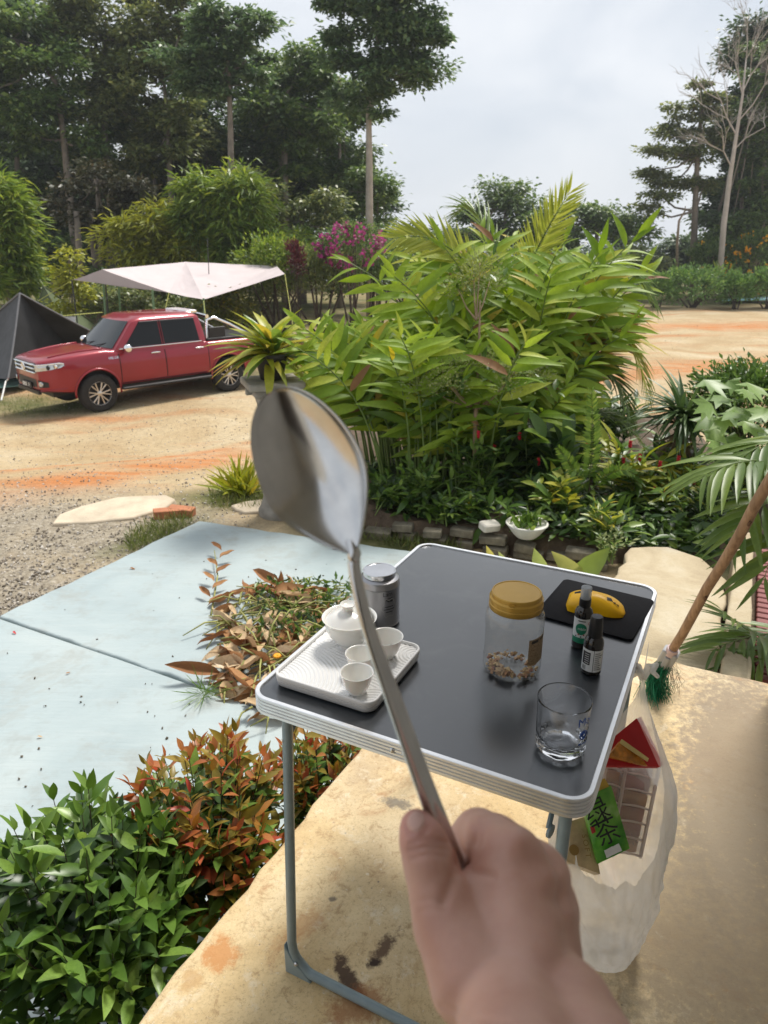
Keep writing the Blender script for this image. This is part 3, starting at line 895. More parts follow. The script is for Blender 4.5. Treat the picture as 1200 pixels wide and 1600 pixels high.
# ---- plastic jar with a gold lid
m_pet, n, l, bs = nodes('clear_plastic')
lwn = n.new('ShaderNodeLayerWeight'); lwn.inputs[0].default_value = .5
lwf = math_n(n, l, 'ADD', math_n(n, l, 'MULTIPLY', math_n(n, l, 'POWER', lwn.outputs['Facing'], 4.0), .45), .03)
gls = n.new('ShaderNodeBsdfGlossy'); gls.inputs['Roughness'].default_value = .06
tpn = n.new('ShaderNodeBsdfTransparent'); tpn.inputs['Color'].default_value = (.985, .988, .985, 1)
mxn = n.new('ShaderNodeMixShader'); l.new(lwf, mxn.inputs[0]); l.new(tpn.outputs[0], mxn.inputs[1]); l.new(gls.outputs[0], mxn.inputs[2])
dfn = n.new('ShaderNodeBsdfDiffuse'); dfn.inputs['Color'].default_value = (.75, .75, .73, 1)
mx2 = n.new('ShaderNodeMixShader'); l.new(ramp(n, l, noise(n, l, coords(n), 40, 6, .7), [(.38, .02), (.76, .09)]), mx2.inputs[0]); l.new(mxn.outputs[0], mx2.inputs[1]); l.new(dfn.outputs[0], mx2.inputs[2])
l.new(mx2.outputs[0], n['Material Output'].inputs['Surface'])
m_gold = mat('gold_lid', (.50, .30, .055), .32, .35, var=.06, scale=20)
jar = on_table('plastic_jar', 'clear plastic jar with a gold screw lid standing on the table', 'jar', 797, 1069, .053)
out = [(.0001, .003), (.040, .002), (.047, .001), (.0525, .005), (.054, .012), (.054, .030), (.0528, .033), (.0528, .090), (.0535, .094), (.054, .098), (.054, .112), (.053, .120), (.048, .128), (.0435, .131), (.0425, .133), (.0425, .146)]
inn = [(r - .0011, z + (.0012 if z < .01 else 0)) for r, z in reversed(out)][:-1] + [(.0001, .0042)]
MB().lathe(out + inn, 64).build('body', m_pet, jar, angle=40)
lp = [(.0455, .131), (.0468, .1325), (.0468, .1395), (.0478, .1405), (.0478, .143)]
MB().lathe([(.0440, .1305), (.0480, .1305), (.0488, .132), (.0488, .1405), (.0478, .1415), (.0478, .1425), (.0485, .143), (.0485, .151), (.0470, .1525), (.0455, .1535), (.0452, .1600), (.0440, .1618), (.0425, .1618), (.0415, .1608), (.0001, .1612)], 64).build('lid', m_gold, jar, angle=30)
mb = MB().box((.0445 * cos(face_cam(jar) - .15), .0445 * sin(face_cam(jar) - .15), .1555), (.006, .010, .003), Matrix.Rotation(face_cam(jar) - .15, 3, 'Z')); mb.build('lid_tab', m_gold, jar)
m_lab, n, l, bs = nodes('jar_label')
co = coords(n)
l.new(ramp(n, l, noise(n, l, coords(n, 'Object', (1, 1, 2.2)), 330, 3, .7), [(.42, (.14, .08, .04)), (.52, (.42, .31, .19))]), bs.inputs['Base Color']); bs.inputs['Roughness'].default_value = .5
fa = face_cam(jar)
def strip(R_, a0, a1, z0, z1, nn=14):
    return MB().grid(lambda u, v: Vector((R_ * cos(a0 + (a1 - a0) * u), R_ * sin(a0 + (a1 - a0) * u), z0 + (z1 - z0) * v)), nn, 2)
lb = strip(.0531, fa + .55, fa + 1.75, .036, .089).build('label', m_lab, jar)
strip(.0533, fa + .66, fa + .98, .080, .086).build('emblem', m_ink, lb)
strip(.05325, fa + 1.05, fa + 1.7, .082, .085).build('print_line', m_ink, lb)
m_nuts = leafmat('crumbs', (.34, .15, .05), (.72, .52, .26), (.30, .08, .09), trans=0, rough=.6)
mb = MB()
for i in range(150):
    a = random.uniform(0, 6.28) if i % 3 else fa + random.gauss(-.9, .8); rr_ = random.uniform(.026, .046)
    q = Vector((rr_ * cos(a), rr_ * sin(a), .0058 + random.random() * (.012 if i % 3 == 0 else .004)))
    s_ = random.uniform(.002, .0058)
    ang = Matrix.Rotation(random.random() * 6, 3, 'Z') @ Matrix.Rotation(random.random() * 6, 3, 'X')
    mb.add([q + ang @ Vector(v) * s_ for v in ((1.5, 0, 0), (-1.5, 0, 0), (0, 1, 0), (0, -1, 0), (0, 0, .7), (0, 0, -.7))], [(0, 2, 4), (2, 1, 4), (1, 3, 4), (3, 0, 4), (2, 0, 5), (1, 2, 5), (3, 1, 5), (0, 3, 5)])
o = mb.build('crumbs', m_nuts, jar, angle=0); o['kind'] = 'stuff'

# ---- mouse mat and mouse
m_pad = mat('black_cloth_pad', (.012, .012, .014), .9, var=.2, scale=120, bmp=.3, bscale=900, bdist=.0004, spec=.2)
pad = thing('mouse_pad', 'black square mouse pad on the far corner of the table', 'mouse pad', bf(-.209, 1.443, TZ), BA - .09)
MB().loft([rrect(.207, .202, .013, o_, z_, 5) for o_, z_ in ((-.0008, .0), (0, .0006), (0, .0024), (-.0008, .003))], caps=True).build('pad', m_pad, pad)
m_yel = mat('yellow_plastic', (.86, .47, .008), .38, var=.03, scale=20)
mouse = thing('computer_mouse', 'yellow computer mouse with black markings on the mouse pad', 'computer mouse', bf(-.207, 1.428, TZ + .003), BA + radians(9))
def mouse_z(x, y):
    u = (x + .062) / .124
    h = .010 + .029 * sin(pi * min(1, max(0, u * .92 + .10))) ** .75
    wv = .0305 - .004 * cos(2 * pi * u) - .006 * max(0, u - .75)
    q = min(1, abs(y) / wv)
    return h * (1 - q ** 3.2) ** .5 if q < 1 else 0
rings = []
for i in range(27):
    u = i / 26; x = -.062 + .124 * u
    cap = (1 - abs(2 * u - 1) ** (16 if u < .5 else 5)) ** .5
    wv = (.0325 + .002 * cos(2 * pi * (u - .2)) - .0025 * cos(4 * pi * u)) * max(.05, cap ** .5)
    h = (.012 + .027 * max(0, sin(pi * (u * .86 + .13))) ** .8) * max(.12, cap ** .8)
    ring = []
    for k in range(25):
        a = pi * k / 24
        ring.append(Vector((x, wv * cos(a) * (1 - .12 * (1 - sin(a))), .0015 + h * sin(a) ** .62)))
    rings.append(ring)
body = MB().loft(rings, closed=False, caps=False)
body.add([r[0] for r in rings] + [r[-1] for r in rings], [(i, i + 1, 28 + i, 27 + i) for i in range(26)])
fix_normals(body.build('shell', m_yel, mouse, angle=70))
m_blk = mat('black_plastic', (.012, .012, .013), .35, var=0)
def surf(x, y):
    u = (x + .062) / .124; i = min(26, max(0, u * 26)); i0 = int(i)
    r_ = rings[i0]
    best = min(r_, key=lambda v: abs(v.y - y))
    return Vector((x, y, best.z + .0006))
def decal(poly, nm='mark'):
    c = Vector((sum(p[0] for p in poly) / len(poly), sum(p[1] for p in poly) / len(poly)))
    vs = [surf(*c)] + [surf(*p) for p in poly]
    MB().add(vs, [(0, 1 + i, 1 + (i + 1) % len(poly)) for i in range(len(poly))]).build(nm, m_blk, mouse)
decal([(.020, -.004), (.030, -.002), (.034, -.011), (.022, -.014)])
decal([(.034, -.011), (.039, -.009), (.041, -.014), (.036, -.015)])
decal([(.041, -.013), (.046, -.012), (.047, -.017), (.042, -.016)])
decal([(-.030, .010), (-.012, .013), (-.010, .004), (-.028, .002)])
MB().tube([surf(-.045, .001) - Vector((0, 0, .003)), surf(-.033, .001) - Vector((0, 0, .003))], .005, 10).build('scroll_wheel', m_blk, mouse)
MB().tube([surf(-.060, -.0), surf(-.045, 0), surf(-.02, 0)], .0005, 5).build('button_gap', m_blk, mouse)

# ---- two dark spray bottles
m_amber = mat('dark_bottle_glass', (.008, .006, .005), .12, var=0, coat=.5)
m_cap = thinmat('frosted_cap', (.62, .65, .67), .42, .2, .3)
m_white = mat('white_label', (.72, .73, .72), .5, var=.02)
m_grn = mat('green_label', (.02, .22, .12), .45, var=.05)
m_redp = mat('red_print', (.45, .03, .03), .5, var=0)
A = on_table('spray_bottle', 'taller dark spray bottle with a clear cap and green and white label', 'bottle', 906, 1015, .0175, rotz=0)
MB().lathe([(.0001, .0), (.016, 0), (.0178, .002), (.0178, .070), (.0172, .077), (.0145, .083), (.0095, .0875), (.0088, .089), (.0088, .097), (.0001, .097)], 36).build('body', m_amber, A, angle=40)
cl = MB().lathe([(.0001, .089), (.0112, .089), (.0112, .104), (.0100, .1055), (.0001, .1055)], 32).build('collar', m_blk, A)
MB().lathe([(.0060, .105), (.0060, .119), (.0001, .119)], 20).build('nozzle', mat('grey_nozzle', (.25, .27, .28), .4, var=0), A)
MB().lathe([(.0104, .1052), (.0104, .128), (.0096, .1295), (.0001, .1297), (.0001, .1287), (.0088, .1285), (.0092, .128), (.0092, .1055)], 32).build('cap', m_cap, A, angle=30)
fa = face_cam(A)
lb = strip(.0180, fa - 1.25, fa + 1.25, .014, .067, 24).build('label', m_white, A)
strip(.01815, fa - 1.2, fa + 1.2, .014, .026, 20).build('band', m_grn, lb)
mb = MB(); mb.grid(lambda u, v: Vector((.0182 * cos(fa - .12 + .62 * v * cos(2 * pi * u)), .0182 * sin(fa - .12 + .62 * v * cos(2 * pi * u)), .045 + .0125 * v * sin(2 * pi * u))), 32, 4, closed_u=True); mb.build('roundel', m_grn, lb)
link('lettering', wrap_text(text_mesh('mble', .0085, m_white), .0184, fa - .02, .0455), lb)
mb = MB(); mb.grid(lambda u, v: Vector((.0183 * cos(fa + .72 + .16 * (.7 + .3 * v) * cos(2 * pi * u)), .0183 * sin(fa + .72 + .16 * (.7 + .3 * v) * cos(2 * pi * u)), .058 + .0032 * (.7 + .3 * v) * sin(2 * pi * u))), 20, 2, closed_u=True); mb.build('roundel', m_redp, lb)
for k in range(4): strip(.0183, fa - .7 + k * .28, fa - .56 + k * .28, .019 + .0045 * (k % 2) + .008, .022 + .008 + .0045 * (k % 2), 4).build('print_mark', m_redp if k % 2 else m_ink, lb)
strip(.0183, fa - .5, fa + .3, .0615, .0635, 8).build('print_line', m_ink, lb)

B = on_table('spray_bottle', 'shorter black spray bottle with a white printed label, nearest the glass', 'bottle', 922, 1056, .0178)
MB().lathe([(.0001, .0), (.0165, 0), (.0182, .002), (.0182, .058), (.0175, .066), (.0145, .073), (.0110, .0765), (.0001, .077)], 36).build('body', m_amber, B, angle=40)
MB().lathe([(.0128, .074), (.0130, .079), (.0122, .098), (.0108, .1135), (.0098, .1155), (.0001, .1160)], 32).build('cap', m_blk, B, angle=40)
fa = face_cam(B)
lb = strip(.0184, fa - 1.35, fa + .12, .008, .053, 18).build('label', m_white, B)
strip(.01855, fa - 1.1, fa - .18, .022, .048, 12).build('print_block', m_ink, lb)
for k in range(5): strip(.0186, fa - .8, fa - .3, .025 + k * .0045, .0262 + k * .0045, 8).build('print_line', m_white, lb)
for k in range(9): strip(.0186, fa - 1.05 + k * .055, fa - 1.025 + k * .055, .010, .019, 2).build('barcode_bar', m_ink, lb)
l2 = strip(.0184, fa + .17, fa + 1.3, .008, .053, 18).build('label', m_white, B)
for k in range(9): strip(.01855, fa + .25, fa + .25 + random.uniform(.45, .9), .013 + k * .0042, .0144 + k * .0042, 8).build('print_line', m_ink, l2)

# ---- drinking glass
m_glass = glassmat('drinking_glass', (.98, .99, 1.0), .0, 1.5)
G = on_table('drinking_glass', 'empty clear tumbler with blue print at the near corner of the table', 'glass', 872, 1191, .039)
NF = 64
def gl_ring(r, z, fac=0.0):
    return [Vector((r * (1 + fac * (abs(cos(5 * 2 * pi * k / NF)) - .5)) * cos(2 * pi * k / NF), r * (1 + fac * (abs(cos(5 * 2 * pi * k / NF)) - .5)) * sin(2 * pi * k / NF), z)) for k in range(NF)]
rings = [gl_ring(.0005, .002), gl_ring(.028, .0025), gl_ring(.0335, .0005, .03), gl_ring(.0375, .003, .05), gl_ring(.0388, .008, .055), gl_ring(.0392, .018, .045), gl_ring(.0395, .026, .015), gl_ring(.0398, .034), gl_ring(.0415, .088), gl_ring(.0417, .0905), gl_ring(.0411, .0917), gl_ring(.0402, .0912), gl_ring(.0399, .088), gl_ring(.0380, .036), gl_ring(.0368, .024, .03), gl_ring(.034, .0165, .05), gl_ring(.029, .0135, .03), gl_ring(.015, .0125), gl_ring(.0005, .0120)]
fix_normals(MB().loft(rings).build('tumbler', m_glass, G, angle=50))
m_bluep = mat('blue_print', (.015, .08, .38), .4, var=0)
ga = face_cam(G)
link('lettering', wrap_text(text_mesh('Mo', .021, m_bluep), .0416, ga + .92, .072), G)
mb = MB(); pts = []
for i in range(30):
    a = i / 29 * 3.6 * pi; r_ = .0085 * (1 - i / 42)
    pts.append(Vector((.0412 * cos(ga + .92 + r_ * cos(a) / .041), .0412 * sin(ga + .92 + r_ * cos(a) / .041), .047 + r_ * sin(a))))
mb.tube(pts, .0011, 6).build('swirl', m_bluep, G)
for k in range(4): strip(.0411, ga + .72 + k * .13, ga + .80 + k * .13, .031 - k * .0006, .034 - k * .0006, 3).build('print_mark', m_bluep, G)
# ------------------------------------------------------------------ carrier bag with shopping, hung from the table edge
m_bag = thinmat('bag_film', (.95, .95, .945), .64, .2, .42)
bagc = bf(-.078, 1.205, 0)
knot = bf(-.083, 1.30, .652)
bag = thing('plastic_bag', 'white carrier bag knotted to the table edge and full of packets', 'bag', bagc)
th0 = atan2((knot - bagc).y + .05, (knot - bagc).x + .06)
from mathutils import noise as mnoise
def bag_pt(u, v):
    th = 2 * pi * u
    back = (1 + cos(th - th0)) / 2
    rightside = max(0, cos(th - 0.15))
    leftside = max(0, cos(th - pi + .15))
    zl = .285 + .372 * back ** 1.55 + .09 * rightside ** 2 + .05 * leftside ** 2 + .014 * mnoise.noise(Vector((cos(th) * 4, sin(th) * 4, 3))) + .010 * mnoise.noise(Vector((cos(th) * 11, sin(th) * 11, 5)))
    if v < .22:
        q = v / .22; z = .006 + .035 * q * q; r = .076 * sin(pi / 2 * q) ** .8
    else:
        q = (v - .22) / .78; z = .041 + (zl - .041) * q; r = .076 + .020 * sin(pi * min(1, q * .8))
    r *= 1 + .34 * leftside * smooth(.05, .25, z) + .06 * sin(3 * th + 1)
    c3 = Vector((cos(th), sin(th), 0))
    big = mnoise.noise(c3 * 2.2 + Vector((0, 0, z * 9 + 2)))
    rid = 1 - 2 * abs(mnoise.noise(c3 * 3.0 + Vector((5, z * 7 + c3.x * 3, z * 16))))
    streak = mnoise.noise(Vector((c3.x * 7, c3.y * 7, z * 3.5)))
    diag = 1 - 2 * abs(mnoise.noise(Vector((c3.x * 3 + z * 14, c3.y * 3 - z * 9, 7))))
    wr = .013 * big + .0035 * rid + .004 * streak + .0045 * diag
    r += wr * smooth(.0, .08, z) * (1 - .4 * smooth(.35, .6, z))
    p = bagc + Vector((r * cos(th), r * sin(th), z))
    k = smooth(.38, .655, z) * .97
    return Vector((p.x + (knot.x - p.x) * k, p.y + (knot.y - p.y) * k, p.z))
o = MB().grid(bag_pt, 200, 110, closed_u=True).build('film', m_bag, bag, angle=180, world=True)
mb = MB()
for sgn in (-1, 1):
    pts = [knot + Vector((0, 0, -.02)), knot + Vector((.012 * sgn, .004, .006)), knot + Vector((.020 * sgn, -.004, .014)), knot + Vector((.012 * sgn, -.012, .004)), knot + Vector((.026 * sgn, -.008, -.010))]
    mb.tube(pts, [.007, .008, .007, .006, .004], 8)
mb.tube([knot + Vector((-.012, 0, 0)), knot + Vector((-.03, -.01, .004)), knot + Vector((-.045, -.02, .002))], [.006, .005, .004], 8)
mb.build('knot', m_bag, bag, angle=180, world=True)
# a corner of the foot of the bag, crumpled on the floor
def foot_pt(u, v):
    p = wz(925 + 62 * u, 1482 - 16 * v, .004 + .03 * v)
    return Vector((p.x + .004 * sin(20 * u), p.y + .006 * sin(13 * u + 3 * v), .004 + .028 * v + .006 * abs(sin(12 * u + 2 * v))))
MB().grid(foot_pt, 26, 8).build('crumpled_corner', m_bag, bag, angle=180, world=True)

def slab4(name, corners, thick, m, parent=None, bulge=0.0, n_=9, world=True):
    """a packet face through four world points, thick away from the camera, swollen by bulge"""
    a, b, c, d = [Vector(q) for q in corners]
    nrm = (b - a).cross(d - a).normalized()
    if nrm.dot(CAM - a) < 0: nrm = -nrm
    def face(sg):
        def fn(u, v):
            p = a.lerp(b, u).lerp(d.lerp(c, u), v)
            e = (sin(pi * u) * sin(pi * v)) ** .5 if 0 < u < 1 and 0 < v < 1 else 0
            return p + nrm * (bulge * e * sg - (thick if sg < 0 else 0)) + nrm * random.gauss(0, .0004)
        return fn
    random.seed(len(name)); mb = MB(); mb.grid(face(1), n_, n_); mb.grid(face(-1), n_, n_)
    k = n_ * n_
    edge = [i for i in range(n_)] + [i * n_ + n_ - 1 for i in range(1, n_)] + [(n_ - 1) * n_ + i for i in range(n_ - 2, -1, -1)] + [i * n_ for i in range(n_ - 2, 0, -1)]
    mb.f += [(edge[i], edge[(i + 1) % len(edge)], k + edge[(i + 1) % len(edge)], k + edge[i]) for i in range(len(edge))]; mb.m += [0] * len(edge)
    return fix_normals(mb.build(name, m, parent, angle=50, world=world)), nrm
m_redbox = mat('red_card', (.48, .018, .022), .45, var=.06)
rb = thing('red_box', 'red cardboard box poking out of the top of the carrier bag', 'box', wd(992, 1165, 1.45))
slab4('box', [wd(938, 1196, 1.41), wd(1030, 1198, 1.41), wd(995, 1122, 1.44), wd(955, 1155, 1.44)], .012, m_redbox, rb)
slab4('box_side', [wd(1030, 1199, 1.412), wd(1037, 1194, 1.435), wd(1002, 1120, 1.465), wd(996, 1123, 1.442)], .004, mat('pale_red_card', (.62, .25, .24), .5, var=.05), rb)
m_orw = mat('orange_wrapper', (.50, .20, .03), .3, var=.5, scale=60)
sn = thing('snack_bar', 'orange and cream snack wrapper lying under the red box', 'snack', wd(990, 1180, 1.44))
slab4('wrapper', [wd(950, 1182, 1.395), wd(1012, 1197, 1.395), wd(1000, 1180, 1.41), wd(970, 1158, 1.41)], .012, m_orw, sn)
slab4('cream_edge', [wd(968, 1161, 1.408), wd(1012, 1190, 1.392), wd(1014, 1185, 1.395), wd(972, 1155, 1.41)], .006, mat('cream_wrapper', (.70, .55, .22), .4, var=.08), sn)
# clear divided tray
m_clr = thinmat('clear_tray_plastic', (.86, .80, .78), .34, .12, .3)
m_filling = mat('pinkish_filling', (.42, .20, .13), .5, var=.35, scale=22)
ct = thing('divided_tray', 'clear plastic tray with two rows of compartments inside the carrier bag', 'tray', wd(985, 1240, 1.46))
q00, q10, q11, q01 = wd(926, 1328, 1.44), wd(1000, 1338, 1.44), wd(1030, 1196, 1.475), wd(950, 1174, 1.475)
nrm = (q10 - q00).cross(q01 - q00).normalized()
if nrm.dot(CAM - q00) < 0: nrm = -nrm
T_ = lambda u, v, h=0.0: q00.lerp(q10, u).lerp(q01.lerp(q11, u), v) + nrm * h
mb = MB(); mb.grid(lambda u, v: T_(u, v, -.026), 9, 9); mb.build('back', m_filling, ct, world=True)
for i, u in enumerate((0, .36, .40, 1.0)):
    MB().grid(lambda a, b: T_(u + .004 * a, a, -.026 + .026 * b), 10, 4).build('wall', m_clr, ct, world=True)
for j in range(7):
    v = j / 6
    for (u0, u1) in ((0, .36), (.40, 1)):
        MB().grid(lambda a, b: T_(u0 + (u1 - u0) * a, v + .03 * sin(pi * a) * b, -.026 + .026 * b), 8, 4).build('divider', m_clr, ct, world=True)
slab4('lid_film', [T_(0, 0, .001), T_(1, 0, .001), T_(1, 1, .001), T_(0, 1, .001)], .0008, thinmat('lid_film', (.9, .86, .84), .2, .08, .2), ct)
m_rib = thinmat('tray_rib', (.86, .76, .72), .8, .2, .3)
for u in (.0, .38, 1.0):
    MB().tube([T_(u, k / 8, .003) for k in range(9)], .0036, 6).build('rib', m_rib, ct, angle=180, world=True)
for j in range(7):
    for (u0, u1) in ((0, .36), (.40, 1)):
        MB().tube([T_(u0 + (u1 - u0) * k / 6, j / 6 + .018 * sin(pi * k / 6), .002) for k in range(7)], .0022, 6).build('rib', m_rib, ct, angle=180, world=True)
for j in range(6):
    for (u0, u1) in ((.03, .35), (.43, .97)):
        m_f = mat('filling_%s' % 'abc'[(j + int(u0 > .1)) % 3], ((.45, .20, .14), (.50, .27, .12), (.42, .19, .17))[(j + int(u0 > .1)) % 3], .4, var=.3, scale=30)
        MB().grid(lambda a, b: T_(u0 + (u1 - u0) * a, (j + .12 + .76 * b) / 6, -.016 + .008 * sin(pi * a) * sin(pi * b)), 7, 6).build('filling', m_f, ct, angle=180, world=True)
slab4('lip', [T_(-.02, .985, .003), T_(1.03, .985, .003), T_(1.03, 1.03, .003), T_(-.02, 1.03, .003)], .002, m_clr, ct)
slab4('lip', [T_(.985, -.02, .003), T_(1.03, -.02, .003), T_(1.03, 1.03, .003), T_(.985, 1.03, .003)], .002, m_clr, ct)
# green tea packet
m_tea, n, l, bs = nodes('green_packet')
co = coords(n)
l.new(ramp(n, l, noise(n, l, co, 16, 4, .5), [(.35, (.05, .26, .02)), (.55, (.20, .50, .06)), (.72, (.50, .66, .30))]), bs.inputs['Base Color'])
bs.inputs['Roughness'].default_value = .25; bump(n, l, noise(n, l, co, 35, 4), bs, .5, .006)
tp = thing('tea_packet', 'bright green tea packet with black characters in the carrier bag', 'packet', wd(948, 1285, 1.40))
c4 = [wd(934, 1350, 1.375), wd(984, 1326, 1.38), wd(955, 1228, 1.41), wd(908, 1248, 1.405)]
_, nr = slab4('packet', c4, .018, m_tea, tp, .008)
slab4('gold_seal', [wd(912, 1247, 1.407), wd(953, 1230, 1.411), wd(945, 1216, 1.416), wd(918, 1226, 1.414)], .003, mat('gold_foil', (.55, .36, .06), .3, .3, var=.2), tp)
def flat_text(body, size, m, org, xdir, ndir, parent, nm='lettering', spacing=1.0):
    me = text_mesh(body, size, m, spacing=spacing)
    xdir = xdir.normalized(); ndir = (ndir - xdir * ndir.dot(xdir)).normalized(); ydir = ndir.cross(xdir)
    for v in me.vertices: v.co = org + xdir * v.co.x + ydir * v.co.y
    me.update()
    return link(nm, me, parent, world=True)
xd = (c4[1] - c4[0]).normalized()
m_blackink = mat('black_ink', (.01, .01, .01), .5, var=0)
flat_text('\u7eff', .050, m_blackink, wd(933, 1270, 1.376), xd, nr, tp)
flat_text('\u8336', .052, m_blackink, wd(949, 1301, 1.364), xd, nr, tp)
slab4('white_panel', [wd(948, 1341, 1.366), wd(972, 1329, 1.367), wd(967, 1318, 1.368), wd(944, 1329, 1.367)], .0005, m_white, tp)
slab4('red_seal', [wd(925, 1303, 1.372), wd(931, 1300, 1.372), wd(928, 1289, 1.374), wd(922, 1292, 1.374)], .0005, m_redp, tp)
# tissue packet
tsu = thing('tissue_packet', 'beige soft tissue packet beside the green tea packet', 'packet', wd(908, 1330, 1.40))
c5 = [wd(886, 1346, 1.385), wd(938, 1366, 1.38), wd(920, 1274, 1.42), wd(882, 1286, 1.42)]
_, nr = slab4('packet', c5, .03, mat('beige_film', (.56, .42, .22), .3, var=.25, scale=25, bmp=.4, bscale=40, bdist=.004), tsu, .007)
xd = (c5[1] - c5[2]).normalized()
flat_text('SOFT', .0155, mat('gold_ink', (.30, .18, .04), .4, var=0), wd(916, 1322, 1.378), xd, nr, tsu, spacing=1.25)
mb = MB(); cc = wd(897, 1328, 1.378); xq = (c5[1] - c5[0]).normalized(); yq = nr.cross(xq)
mb.add([cc] + [cc + (xq * cos(a) + yq * sin(a)) * .010 for a in np.linspace(0, 2 * pi, 17)[:-1]], [(0, 1 + i, 1 + (i + 1) % 16) for i in range(16)])
mb.build('roundel', MATS['gold_ink'], tsu, world=True)

# ------------------------------------------------------------------ broom leaning on the house wall
m_wood, n, l, bs = nodes('broom_wood')
co = coords(n, 'Object', (1, 1, .12))
l.new(ramp(n, l, noise(n, l, co, 60, 6, .6, .8), [(.3, (.20, .115, .06)), (.6, (.40, .25, .145)), (.8, (.48, .33, .21))]), bs.inputs['Base Color'])
bs.inputs['Roughness'].default_value = .6; bump(n, l, noise(n, l, co, 90, 5), bs, .3, .002)
h0 = wd(1047, 1022, 2.36); h1 = wd(1262, 650, 1.62)
hd = (h1 - h0).normalized()
s1 = st(h1)[0]
h1 = h0 + hd * ((.236 - st(h0)[0]) / (s1 - st(h0)[0])) * (h1 - h0).length
brm = thing('broom', 'wooden broom with green bristles leaning beside the porch step', 'broom', wz(1028, 1092, 0))
pts = [h0.lerp(h1, i / 12) + Vector((.0022 * sin(i * 1.7), .002 * cos(i * 2.1), 0)) for i in range(13)]
hb_ = MB().tube([h0 - hd * .1] + pts, .0145, 14).build('handle', m_wood, brm, angle=60, world=True)
for k in (.22, .45, .71): MB().tube([h0.lerp(h1, k) - Vector((.002, .018, 0)), h0.lerp(h1, k + .01) - Vector((.002, .018, 0))], [.004, .004], 8).build('knot', mat('wood_knot', (.12, .06, .03), .7, var=.2), hb_, world=True)
m_clamp = mat('grey_plastic', (.38, .39, .40), .5, var=.1)
xax = hd.cross(CAM - h0).normalized(); nax = xax.cross(hd)
Mh = Matrix((xax, nax, hd)).transposed()
cen = h0 - hd * .055
MB().rbox(cen, (.052, .035, .15), .008, Mh).build('clamp', m_clamp, brm, world=True)
MB().tube([h0 + hd * .005, h0 + hd * .035], [.0205, .0185], 14).build('collar', mat('pink_plastic', (.55, .42, .42), .5, var=.05), brm, world=True)
MB().rbox(h0 - hd * .05 + nax * .018, (.018, .012, .10), .004, Mh).build('clip', m_clamp, brm, world=True)
m_bris = leafmat('green_bristle', (.0, .13, .055), (.01, .30, .13), trans=.1, rough=.35)
mb = MB(); random.seed(4)
for i in range(260):
    a = h0 - hd * random.uniform(.03, .12) + xax * random.uniform(-.024, .024) + nax * random.uniform(-.012, .012)
    e = wz(random.gauss(1026, 10), random.gauss(1085, 8), .004)
    e = e + Vector((random.gauss(0, .012), random.gauss(0, .012), 0))
    midp = a.lerp(e, .5) + Vector((-.02 + random.gauss(0, .008), random.gauss(0, .01), .01))
    mb.tube([a, midp, e], .0011, 3, caps=False)
o = mb.build('bristles', m_bris, brm, angle=180, world=True); o['kind'] = 'stuff'
mb = MB()
for i in range(26):
    a = h0 - hd * random.uniform(.02, .09) + xax * random.uniform(.01, .03)
    mb.tube([a, a + Vector((random.gauss(.02, .015), random.gauss(0, .01), -.04)), a + Vector((random.gauss(.02, .02), random.gauss(0, .02), -.10))], .0006, 3)
o = mb.build('fluff', mat('fluff', (.2, .19, .13), .9, var=.2), brm, world=True); o['kind'] = 'stuff'

# ------------------------------------------------------------------ the spoon held up to the camera
m_spoon, n, l, bs = nodes('spoon_steel')
co = coords(n)
l.new(ramp(n, l, noise(n, l, co, 60, 4), [(.3, (.52, .52, .515)), (.7, (.62, .62, .61))]), bs.inputs['Base Color'])
bs.inputs['Metallic'].default_value = 1
rr = n.new('ShaderNodeMapRange'); l.new(noise(n, l, co, 90, 6, .7), rr.inputs[0]); rr.inputs[3].default_value = .13; rr.inputs[4].default_value = .21
l.new(rr.outputs[0], bs.inputs['Roughness'])
bump(n, l, noise(n, l, co, 120, 3), bs, .03, .0006)
tipP = wd(424, 613, .372); neckP = wd(549, 858, .352)
axA = (tipP - neckP); LB = axA.length; axA.normalize()
N0 = (CAM - (tipP + neckP) / 2); N0 = (N0 - axA * N0.dot(axA)).normalized()
W0 = axA.cross(N0)
tilt = radians(-12)
Nb = N0 * cos(tilt) + W0 * sin(tilt); Wb = W0 * cos(tilt) - N0 * sin(tilt)
spoon = thing('spoon', 'large steel serving spoon held upright in the hand', 'spoon', wd(700, 1330, .36))
def hw(u):
    # half width from neck (0) to tip (1)
    if u < .47: return .0040 + (.0275 - .0040) * sin(pi / 2 * (u / .47)) ** .95
    return max(.0006, .0275 * sqrt(max(0, 1 - ((u - .47) / .531) ** 2.0)))
def bowl_pt(sgn):
    def fn(a, u):
        u = 1 - (1 - u) ** 1.25
        w_ = hw(u); y = (2 * a - 1)
        dep = .0115 * (w_ / .0275) ** 1.3 * (1 if u < .56 else 1)
        zz = -dep * (1 - abs(y) ** 2.0) - .0012 * (1 - u) ** 2
        return neckP + axA * (LB * u) + Wb * (w_ * y) + Nb * (zz + .0010 * sgn + (.0008 if abs(y) > .93 and sgn > 0 else 0))
    return fn
mb = MB(); mb.grid(bowl_pt(1), 33, 56); mb.grid(bowl_pt(-1), 33, 56)
NN = 33 * 56
for j in range(55):
    for i_ in (0, 32):
        a_, b_ = j * 33 + i_, (j + 1) * 33 + i_
        mb.f.append((a_, b_, NN + b_, NN + a_)); mb.m.append(0)
fix_normals(mb.build('bowl', m_spoon, spoon, angle=60, world=True))
